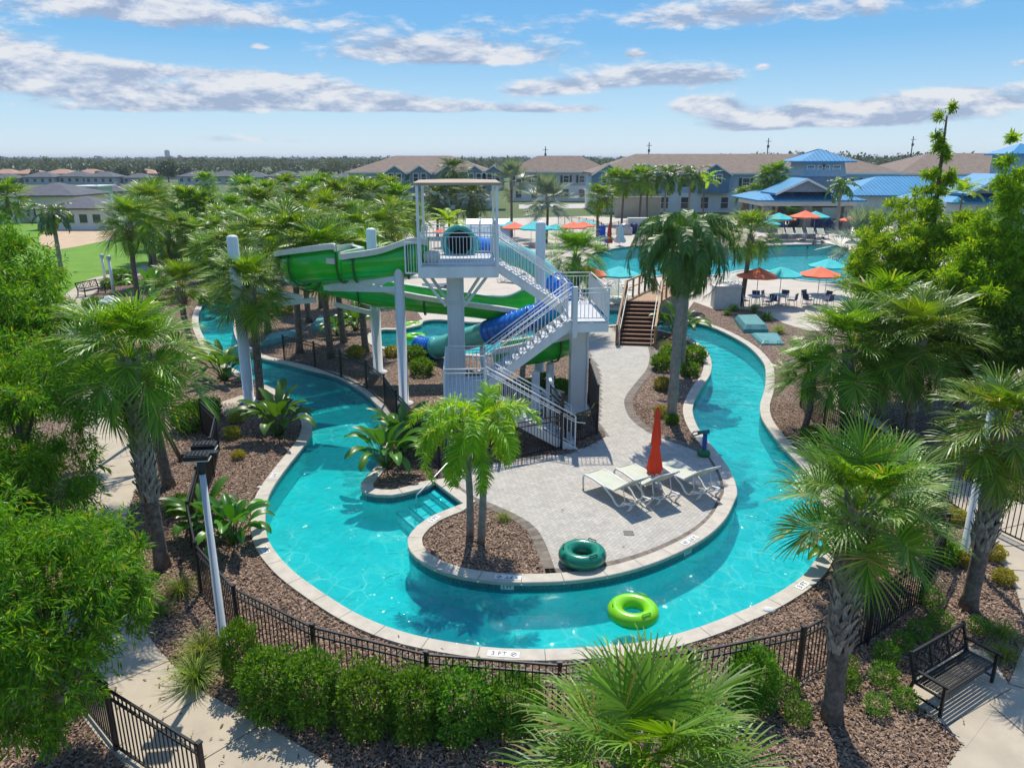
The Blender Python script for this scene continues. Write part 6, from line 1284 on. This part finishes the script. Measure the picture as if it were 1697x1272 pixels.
mb = MB(); mb.box((lx(1385), 6.5, 2.95), (6.5, .3, .6)); mb.build('dark_header', DARKIN, pv)
# blue bar stools under the pavilion
STB = mat('blue_stool', (.015, .09, .30), .5)
def stool():
    o = empty('bar_stool', (0, 0, 0), 0, 'blue bar stool under the pavilion roof', 'stool', 'blue stools under the pavilion')
    mb = MB(); mb.lathe([(0, .72), (.22, .72), (.22, .78), (0, .80)], 12); mb.box((0, .2, 1.0), (.42, .04, .45)); mb.build('seat', STB, o)
    mb = MB(); [mb.bar((sx * .2, sy * .2, 0), (sx * .15, sy * .15, .73), .04) for sx in (-1, 1) for sy in (-1, 1)]; mb.build('legs', STB, o); return o
S0 = stool(); k = 0
for px in (1288, 1297, 1305, 1314, 1322, 1349, 1356, 1363, 1371, 1378, 1386, 1393, 1400, 1405):
    for y in (1.4, 3.8):
        x = X(px, Yp) + rnd.uniform(-.3, .3)
        if k == 0: S0.location = (x, Yp + y, 0)
        else: dup(S0, (x, Yp + y, 0), rnd.uniform(-1, 1))
        k += 1
# clubhouse behind with cupola and wings
Yc = 116; ch = empty('clubhouse', (X(1370, Yc), Yc, 0), 0, 'clubhouse with blue metal roofs and a square windowed cupola', 'clubhouse')
def cx_(px): return X(px, Yc) - X(1370, Yc)
mb = MB(); xa, xb = cx_(1330), cx_(1402); mb.box(((xa + xb) / 2, 3.4, 5.2), (xb - xa, xb - xa, 3.4)); mb.build('cupola_base', mat('grey_blue_siding', (.20, .25, .31), .7), ch)
mb = MB(); mb.add([(xa, 0, 6.8), (xb, 0, 6.8), (xb + 0, 6.8, 6.8), (xa, 6.8, 6.8), (xa + .4, .4, 9.0), (xb - .4, .4, 9.0), (xb - .4, 6.4, 9.0), (xa + .4, 6.4, 9.0)], [(0, 1, 5, 4), (1, 2, 6, 5), (2, 3, 7, 6), (3, 0, 4, 7)]); mb.build('cupola_wall', mat('cupola_siding', (.33, .42, .50), .7), ch)
for px in (1351, 1376): 
    for d_ in (-1.0, 1.0): window(ch, cx_(px) + d_ * .8, .28, 7.85, .95, .95, 0, False)
mb = MB(); hip(mb, xa, xb, .0, 6.8, 9.0, 10.75, .9); mb.build('cupola_roof', BLUEROOF, ch)
mb = MB(); seams(mb, xa - .9, xb + .9, -.9, 9.0, 3.4, 10.75, .6, 4.0); mb.build('roof_seams', mat('roof_seam', (.05, .33, .55), .4), ch)
mb = MB(); mb.box((cx_(1580), 10, 2.0), (cx_(1730) - cx_(1430), 14, 4.0)); mb.build('wing_wall', SIDWHITE, ch)
mb = MB(); hip(mb, cx_(1426), cx_(1760), 3, 17, 4.0, 6.6, .8); mb.build('wing_roof', BLUEROOF, ch)
mb = MB(); seams(mb, cx_(1426) - .8, cx_(1760) + .8, 2.2, 4.0, 10, 6.6, .62, 7.8); mb.build('roof_seams', mat('roof_seam', (.05, .33, .55), .4), ch)
Yw = 92; wg = empty('clubhouse_wing', (X(1680, Yw), Yw, 0), 0, 'near clubhouse wing with white wall, dark doors and blue metal gable roof at right', 'clubhouse')
def wx(px): return X(px, Yw) - X(1680, Yw)
mb = MB(); mb.box((wx(1700), 6, 2.2), (wx(1840) - wx(1588), 12, 4.4)); mb.box((wx(1700), -.03, 3.0), (wx(1840) - wx(1588) + .05, .1, .25)); mb.build('wall', SIDWHITE, wg)
mb = MB(); hip(mb, wx(1588), wx(1840), 0, 12, 4.4, 7.0, .9); mb.build('roof', BLUEROOF, wg)
mb = MB(); seams(mb, wx(1588) - .9, wx(1840) + .9, -.9, 4.4, 6, 7.0, .62, 6.9); mb.build('roof_seams', mat('roof_seam', (.05, .33, .55), .4), wg)
gx = wx(1660); mb = MB(); mb.add([(gx - 3.6, -.4, 5.4), (gx + 3.6, -.4, 5.4), (gx, -.4, 7.2)], [(0, 1, 2)]); mb.build('gable_wall', mat('grey_blue_siding', (.20, .25, .31), .7), wg)
mb = MB()
for s in (-1, 1): mb.add([(gx, -.9, 7.6), (gx + s * 4.4, -.9, 5.4), (gx + s * 4.4, 6, 5.4), (gx, 6, 7.6), (gx, -.9, 7.35), (gx + s * 4.4, -.9, 5.15), (gx + s * 4.4, 6, 5.15), (gx, 6, 7.35)], [(0, 1, 2, 3), (7, 6, 5, 4), (1, 5, 6, 2)], 0); mb.add([(gx, -.92, 7.6), (gx + s * 4.4, -.92, 5.4), (gx + s * 4.4, -.92, 5.1), (gx, -.92, 7.3)], [(0, 1, 2, 3)], 1)
mb.build('gable_roof', [BLUEROOF, TRIMW], wg)
for px in (1618, 1632, 1648):
    f = MB().box((wx(px), -.05, 1.3), (.95, .12, 2.6)).build('glass_door', BLACK, wg); MB().box((wx(px), -.12, 1.35), (.75, .04, 2.3)).build('pane', GLASS, f)
Yt = 110; tq = PY(1690, 245, Yt); ct = empty('roof_turret', (tq.x, Yt, 0), 0, 'small blue roofed turret cut off by the right edge above the trees', 'turret'); MB().box((0, 0, 5), (4.5, 4.5, 10)).build('wall', mat('cupola_siding', (.33, .42, .50), .7), ct); mb = MB(); hip(mb, -2.2, 2.2, -2.2, 2.2, 10.0, 11.4, .8); mb.build('roof', BLUEROOF, ct)
# hedge and cars behind the pavilion
hg = MB(); 
for k in range(9):
    q = P(1262 + k * 20, 356); o = empty('clipped_hedge', (q.x, q.y, 0), 0, 'clipped green hedge bush in the row behind the pavilion columns', 'hedge', 'hedge row behind the pavilion'); f_ = link('foliage', HED[k % 3], o); f_.scale = (2.2, 1.6, 1.2)
def car(px, py, label, col, rz=0):
    q = P(px, py); o = empty('parked_car', (q.x, q.y, 0), rz, label, 'car'); pm = mat('car_paint_' + col[0], col[1], .25, coat=.5)
    prof = [(-2.3, .35), (-2.35, .75), (-2.2, 1.0), (-1.9, 1.65), (-.2, 1.72), (.5, 1.62), (1.15, 1.05), (2.1, .95), (2.3, .7), (2.3, .35)]
    mb = MB(); n = len(prof); mb.add([(x, -.9, z) for x, z in prof] + [(x, .9, z) for x, z in prof], [tuple(range(n)), tuple(range(2 * n - 1, n - 1, -1))] + [(i, n + i, n + (i + 1) % n, (i + 1) % n) for i in range(n)]); mb.build('body', pm, o, bevel=.08)
    mb = MB(); mb.add([(x, y, z) for y in (-.915,) for x, z in ((-1.85, 1.12), (-1.65, 1.55), (.35, 1.52), (.85, 1.12))], [(0, 1, 2, 3)]); mb.build('side_window', GLASS, o)
    for x in (-1.45, 1.45):
        for y in (-.85, .85): mb = MB(); mb.tube([(x, y - .12, .35), (x, y + .12, .35)], .35, 16); mb.build('wheel', BLACK, o)
car(1224, 340, 'black car on the road left of the pavilion', ('black', (.01, .01, .012)), .1); car(1382, 343, 'red car seen between the pavilion columns', ('red', (.35, .02, .02))); car(1325, 342, 'dark car seen through the pavilion behind the hedge', ('dark', (.02, .025, .04)))
# utility poles
for (px, pt, lab) in [(904,243,'tall utility pole above the grey townhouse roof'),(1076,236,'thin utility pole above the left end of the long townhouse roof'),(1274,229,'utility pole with crossarm above the long townhouse roof'),(1514,226,'utility pole above the white townhouse roof at right'),(766,258,'small roof mast pole above the left townhouse')]:
    Y = 260; z = PY(px, pt, Y).z; x = PY(px, pt, Y).x; o = empty('utility_pole', (x, Y, 0), 0, lab, 'utility pole'); MB().lathe([(0, 0), (.22, 0), (.16, z), (0, z)], 8).build('pole', mat('weathered_pole', (.10, .085, .075), .9), o); mb = MB(); mb.box((0, -.2, z - 1.0), (1.8, .14, .14)); mb.box((0, -.2, z - 2.6), (.7, .3, .8)); mb.build('crossarm', mat('weathered_pole', (.10, .085, .075), .9), o)
# ------------------------------------------------------------------ left neighbourhood
def simple_house(name, w, d, ze, zr, wall_m, roof_m, label, nwin=5, group=None):
    o = empty(name, (0, 0, 0), 0, label, 'house', group); MB().box((0, d / 2, ze / 2), (w, d, ze)).build('wall', wall_m, o); mb = MB(); hip(mb, -w / 2, w / 2, 0, d, ze, zr, .5); mb.build('roof', roof_m, o)
    for k in range(nwin):
        for z in ((1.5, ze - 1.4) if ze > 4.5 else (1.5,)):
            mb = MB(); mb.box((-w / 2 + (k + .5) * w / nwin, -.03, z), (1.0, .1, 1.1)); mb.build('window', GLASS, o)
    return o
q = PY(60, 320, 118); o = simple_house('townhouse', X(118, 118) - X(8, 118), 10, 4.0, 5.8, mat('cream_siding', (.62, .58, .46), .7), SHINGLEG, 'cream two storey house with grey roof at the far left edge', 6); o.location = (X(62, 118), 118, 0)
o = simple_house('townhouse', 6, 8, 3.9, 5.2, SIDWHITE, SHINGLEG, 'white house end cut off by the left edge', 2); o.location = (X(-12, 116), 116, 0)
o = simple_house('bungalow', X(162, 105) - X(50, 105), 9, 2.9, 4.3, SIDWHITE, SHINGLEG, 'low white bungalow with dark roof in front of the cream house', 5); o.location = (X(106, 105), 105, 0)
o = simple_house('flat_roofed_house', 3.6, 5, 5.0, 5.1, SIDBLUE, TRIMW, 'small pale blue tower house with flat roof right of the cream house', 1); o.location = (X(141, 130), 130, 0)
o = simple_house('townhouse', 8, 9, 3.8, 5.2, mat('grey_siding', (.38, .39, .38), .7), SHINGLEG, 'grey house between the pale blue tower house and the palm crown', 3); o.location = (X(170, 138), 138, 0)
o = simple_house('long_house', X(330, 170) - X(190, 170), 9, 2.6, 3.7, SIDTAN, mat('tan_roof', (.34, .30, .25), .9), 'long low tan roofed house behind the large palm on the left', 8); o.location = (X(255, 170), 170, 0)
H0 = simple_house('row_house', 11, 9, 2.7, 4.6, mat('row_wall', (.46, .48, .50), .7), SHINGLEG, 'grey roofed house in the long far row before the wood', 4, 'houses of the far row'); H0.location = (-262, 285, 0)
g = random.Random(9)
for k in range(44):
    x = -249 + k * 11.6; Y = 285 + 14 * sin(k * .15) + g.uniform(-3, 3)
    if k % 11 == 10: continue
    dup(H0, (x, Y, 0), g.uniform(-.1, .1), None, g.uniform(.85, 1.12))
H1 = simple_house('row_house', 13, 10, 2.8, 4.8, mat('terracotta_wall', (.55, .42, .33), .7), mat('terracotta_roof', (.42, .25, .17), .9), 'tan roofed house in the clearing beyond the far left row', 4, 'tan houses beyond the far row'); H1.location = (-235, 360, 0)
for x in (-222, -208, -196, -172, -160, 60): dup(H1, (x, 365 + g.uniform(-8, 8), 0), 0)
# ------------------------------------------------------------------ far trees and wood
def far_tree_mesh(seed, h=9, w=8, n=900, m=LEAF_DARK):
    g = np.random.default_rng(seed); d = unit(g.normal(size=(n, 3))); rr = g.uniform(.5, 1, n) ** .4; lump = 1 + .22 * np.sin(d[:, 0] * 5 + seed) * np.cos(d[:, 1] * 4) + .15 * np.sin(d[:, 2] * 9)
    pos = d * (rr * lump)[:, None] * np.array([w / 2, w / 2, h * .36]) + np.array([0, 0, h * .62]); nr = unit(d + g.normal(size=(n, 3)) * .5)
    return leaves('crown', pos, unit(g.normal(size=(n, 3)) + d * .5), nr, g.uniform(.7, 1.5, n), g.uniform(.25, .5, n), m)
FT = [far_tree_mesh(200 + i) for i in range(3)]; FTR = trunk_mesh('trunk', 4.5, .3, .2, BARK, random.Random(1))
ft = [(28,318,.7,'dark tree between the cream house and the left edge houses'),(235,300,.8,'dark round tree in the field left of the grove, nearest the far row'),(205,303,.9,'dark tree clump in the field before the far row'),(165,300,.6,'small dark tree in the field behind the pale blue tower house'),(280,302,1.2,'large dark tree before the far row of houses'),(310,303,.9,'dark tree right of the large one before the far row'),(400,306,.8,'dark tree at the far end of the pond'),(475,304,.7,'dark tree behind the pond'),(540,305,.8,'dark tree at the right end of the pond'),(60,300,.7,'dark tree above the cream house roof'),(1470,292,1.0,'light green tree left of the bright conical tree top'),(1440,300,.6,'small tree beside the grey townhouse')]
for k, (px, py, s, lab) in enumerate(ft):
    q = P(px, py); o = empty('shade_tree', (q.x, q.y, 0), rnd.uniform(0, 6), lab, 'tree', s=s * (.55 if q.y < 250 else .75)); link('trunk', FTR, o); link('crown', FT[k % 3], o)
def wood(name, y0, y1, x0, x1, n, hmin, hmax, seed, label, m, lf=1.0, n_l=44):
    g = np.random.default_rng(seed)
    xs = g.uniform(x0, x1, n); ys = g.uniform(y0, y1, n); hh = g.uniform(hmin, hmax, n)
    li = np.repeat(np.arange(n), n_l); N_ = n * n_l; d = unit(g.normal(size=(N_, 3))); d[:, 2] = np.abs(d[:, 2])
    w_ = (hh * .55)[li]; pos = np.stack([xs[li] + d[:, 0] * w_, ys[li] + d[:, 1] * w_, hh[li] * (.3 + .6 * d[:, 2])], 1); s = (y0 + y1) / 2 / 500
    me = leaves('wood', pos, unit(g.normal(size=(N_, 3)) + np.array([0, 0, .4])), unit(d + g.normal(size=(N_, 3)) * .3), g.uniform(1.2, 2.6, N_) * lf, g.uniform(.5, 1.1, N_) * lf, m); o = link(name, me); tag(o, label, None, None, 'stuff')
WD1 = leafmat('wood_leaf', (.10, .125, .06), (.17, .18, .10), trans=.1, gloss=.0); WD2 = leafmat('far_wood_leaf', (.10, .125, .09), (.15, .165, .12), trans=.05, gloss=.0)
wood('distant_wood', 420, 1100, -900, 900, 2200, 6, 10.5, 1, 'mixed green and brown wood beyond the far row of houses', WD1)
wood('distant_wood', 1100, 2400, -1900, 1900, 2600, 9, 14, 2, 'dark grey green wood along the horizon', WD2, 1.8, 30)
wood('tree_belt', 475, 520, -430, 420, 300, 5, 7.5, 3, 'dark belt of trees just behind the far row of houses', LEAF_DARK, .7)
wood('tree_belt', 395, 408, -400, 330, 260, 2.6, 4, 4, 'dark low belt of hedges in front of the far row of houses', LEAF_DARK, .5)
wood('right_wood', 420, 800, 150, 800, 800, 8, 14.5, 5, 'dark wood above the roofs at the right', LEAF_DARK)
q = PY(278, 262, 1500); MB().box((0, 0, 12), (7, 7, 24)).box((0, 0, 24.5), (5, 5, 2)).build('distant_tower', mat('pale_tower', (.45, .45, .45), .8)); o = bpy.data.objects['distant_tower']; o.location = (q.x, 1500, 0); tag(o, 'tiny pale tower block on the wooded horizon at left', 'building')

hz_m, nt, out = _new('haze_air'); pv_ = N(nt, 'ShaderNodeVolumePrincipled'); pv_.inputs['Density'].default_value = HAZE; pv_.inputs['Color'].default_value = (.86, .91, 1.0, 1); nt.links.new(pv_.outputs[0], out.inputs['Volume'])
if HAZE:
    MB().box((0, 6970, 14), (18040, 14080, 32.5)).build('haze', hz_m); o = bpy.data.objects['haze']; tag(o, 'pale air haze over the far houses and wood', None, None, 'stuff')
# ------------------------------------------------------------------ sun, sky and clouds
SUN_EL = R(58); SUN_AZ = R(2)
sd = bpy.data.lights.new('sun', 'SUN'); sd.energy = 3.5; sd.angle = R(.5); sd.color = (1, .93, .80)
so = bpy.data.objects.new('sun', sd); COL.objects.link(so); so.location = (0, 60, 90)
dv = Vector((sin(SUN_AZ) * cos(SUN_EL), cos(SUN_AZ) * cos(SUN_EL), sin(SUN_EL)))
so.rotation_euler = dv.to_track_quat('Z', 'Y').to_euler()
w = bpy.data.worlds.new('World'); scene.world = w; w.use_nodes = True
nt = w.node_tree; nt.nodes.clear(); L = nt.links.new
out = nt.nodes.new('ShaderNodeOutputWorld'); bg = N(nt, 'ShaderNodeBackground'); bg.inputs[1].default_value = .15
sky = N(nt, 'ShaderNodeTexSky', sky_type='NISHITA'); sky.sun_disc = False; sky.sun_elevation = SUN_EL; sky.sun_rotation = SUN_AZ
sky.altitude = 0; sky.air_density = 1.0; sky.dust_density = .0; sky.ozone_density = 3.0
tc = N(nt, 'ShaderNodeTexCoord'); sep = N(nt, 'ShaderNodeSeparateXYZ'); L(tc.outputs['Generated'], sep.inputs[0])
def M_(op, a, b=None, c=None, clamp=False):
    n = N(nt, 'ShaderNodeMath', operation=op, use_clamp=clamp)
    for i, x in enumerate((a, b, c)):
        if x is None: continue
        if isinstance(x, (int, float)): n.inputs[i].default_value = x
        else: L(x, n.inputs[i])
    return n.outputs[0]
yy = M_('MAXIMUM', sep.outputs[1], .05)
az = M_('DIVIDE', sep.outputs[0], yy); el = M_('DIVIDE', sep.outputs[2], M_('MAXIMUM', M_('SQRT', M_('ADD', M_('MULTIPLY', sep.outputs[0], sep.outputs[0]), M_('MULTIPLY', sep.outputs[1], sep.outputs[1]))), .02))
cb = N(nt, 'ShaderNodeCombineXYZ'); L(az, cb.inputs[0]); L(M_('MULTIPLY', el, 3.2), cb.inputs[1])
n1 = N(nt, 'ShaderNodeTexNoise', Scale=13.0, Detail=12.0, Roughness=.66, Distortion=.15); L(cb.outputs[0], n1.inputs['Vector'])
cb2 = N(nt, 'ShaderNodeCombineXYZ'); L(az, cb2.inputs[0]); L(M_('MULTIPLY', M_('ADD', el, .012), 3.2), cb2.inputs[1])
n2 = N(nt, 'ShaderNodeTexNoise', Scale=13.0, Detail=5.0, Roughness=.6, Distortion=.3); L(cb2.outputs[0], n2.inputs['Vector'])
dens = None; shade = None
CL = [(740,92,200,32,1.0),(900,150,70,16,.9),(1090,132,140,24,1.0),(1165,174,55,17,.9),(920,183,70,8,.55),(480,148,110,24,1.0),(330,160,260,22,.95),(110,128,90,20,.9),(30,112,95,48,1.1),(230,117,170,14,.7),(620,178,300,16,.85),(200,182,200,10,.6),(380,230,150,12,.45),(1340,190,200,22,.75),(1600,170,150,28,.9),(1400,205,260,14,.6),(1250,214,60,9,.55),(1052,90,18,9,.6),(429,78,16,6,.7),(1265,111,14,6,.6),(1690,105,30,8,.5),(700,238,260,10,.25),(250,20,300,40,.8),(1250,25,360,35,.7)]
for (px, py, rx, ry, s) in CL:
    d = ray(px, py).normalized(); h = hypot(d.x, d.y); a0, e0_ = d.x / d.y, d.z / h
    dx = M_('MULTIPLY', M_('SUBTRACT', az, a0), FOC / rx); dy = M_('MULTIPLY', M_('SUBTRACT', el, e0_), FOC / ry)
    low = M_('MULTIPLY', M_('MINIMUM', dy, 0.0), .8); dyy = M_('ADD', dy, low)          # flatter undersides
    r2 = M_('ADD', M_('MULTIPLY', dx, dx), M_('MULTIPLY', dyy, dyy))
    g = M_('MULTIPLY', M_('POWER', 2.718, M_('MULTIPLY', r2, -1.0)), s)
    sh = M_('MULTIPLY', g, M_('MULTIPLY_ADD', dy, .5, .45))
    dens = g if dens is None else M_('ADD', dens, g); shade = sh if shade is None else M_('ADD', shade, sh)
f = M_('ADD', M_('MULTIPLY', M_('SUBTRACT', n1.outputs['Fac'], .5), 1.3), M_('MULTIPLY', M_('MINIMUM', dens, 1.15), 1.0))
cov = N(nt, 'ShaderNodeMapRange', interpolation_type='SMOOTHSTEP'); cov.inputs[1].default_value = .34; cov.inputs[2].default_value = .70; L(f, cov.inputs[0])
lit = M_('ADD', M_('DIVIDE', shade, M_('MAXIMUM', dens, .02)), M_('MULTIPLY', M_('SUBTRACT', n1.outputs['Fac'], n2.outputs['Fac']), 4.5), clamp=True)
cc = ramp(nt, lit, [(0.05, (1.65, 2.05, 2.85)), (.5, (2.6, 2.9, 3.5)), (1.0, (3.75, 3.8, 3.95))])
grad = ramp(nt, M_('MULTIPLY', el, 4.0, clamp=True), [(0.0, (2.9, 3.5, 3.95)), (.22, (2.0, 3.05, 3.95)), (.55, (.75, 2.1, 3.65)), (1.0, (.45, 1.6, 3.5))])
low_ = N(nt, 'ShaderNodeMapRange'); low_.inputs[1].default_value = .22; low_.inputs[2].default_value = .6; low_.inputs[3].default_value = .92; low_.inputs[4].default_value = 0; L(el, low_.inputs[0])
vm = N(nt, 'ShaderNodeMix', data_type='RGBA'); L(low_.outputs[0], vm.inputs[0]); L(sky.outputs[0], vm.inputs[6]); L(grad, vm.inputs[7])
cm = N(nt, 'ShaderNodeMix', data_type='RGBA'); L(M_('MULTIPLY', cov.outputs[0], .92), cm.inputs[0]); L(vm.outputs[2], cm.inputs[6]); L(cc, cm.inputs[7])
L(cm.outputs[2], bg.inputs[0]); L(bg.outputs[0], out.inputs[0])
# ------------------------------------------------------------------ render settings
scene.view_settings.view_transform = 'Standard'; scene.view_settings.look = 'None'; scene.view_settings.exposure = 0.55; scene.view_settings.gamma = 1
scene.render.engine = 'CYCLES'; cy = scene.cycles
cy.max_bounces = 7; cy.diffuse_bounces = 4; cy.glossy_bounces = 2; cy.transmission_bounces = 4; cy.transparent_max_bounces = 12
cy.caustics_reflective = False; cy.caustics_refractive = False; cy.use_denoising = True
cy.sample_clamp_indirect = 6
bpy.context.view_layer.update()
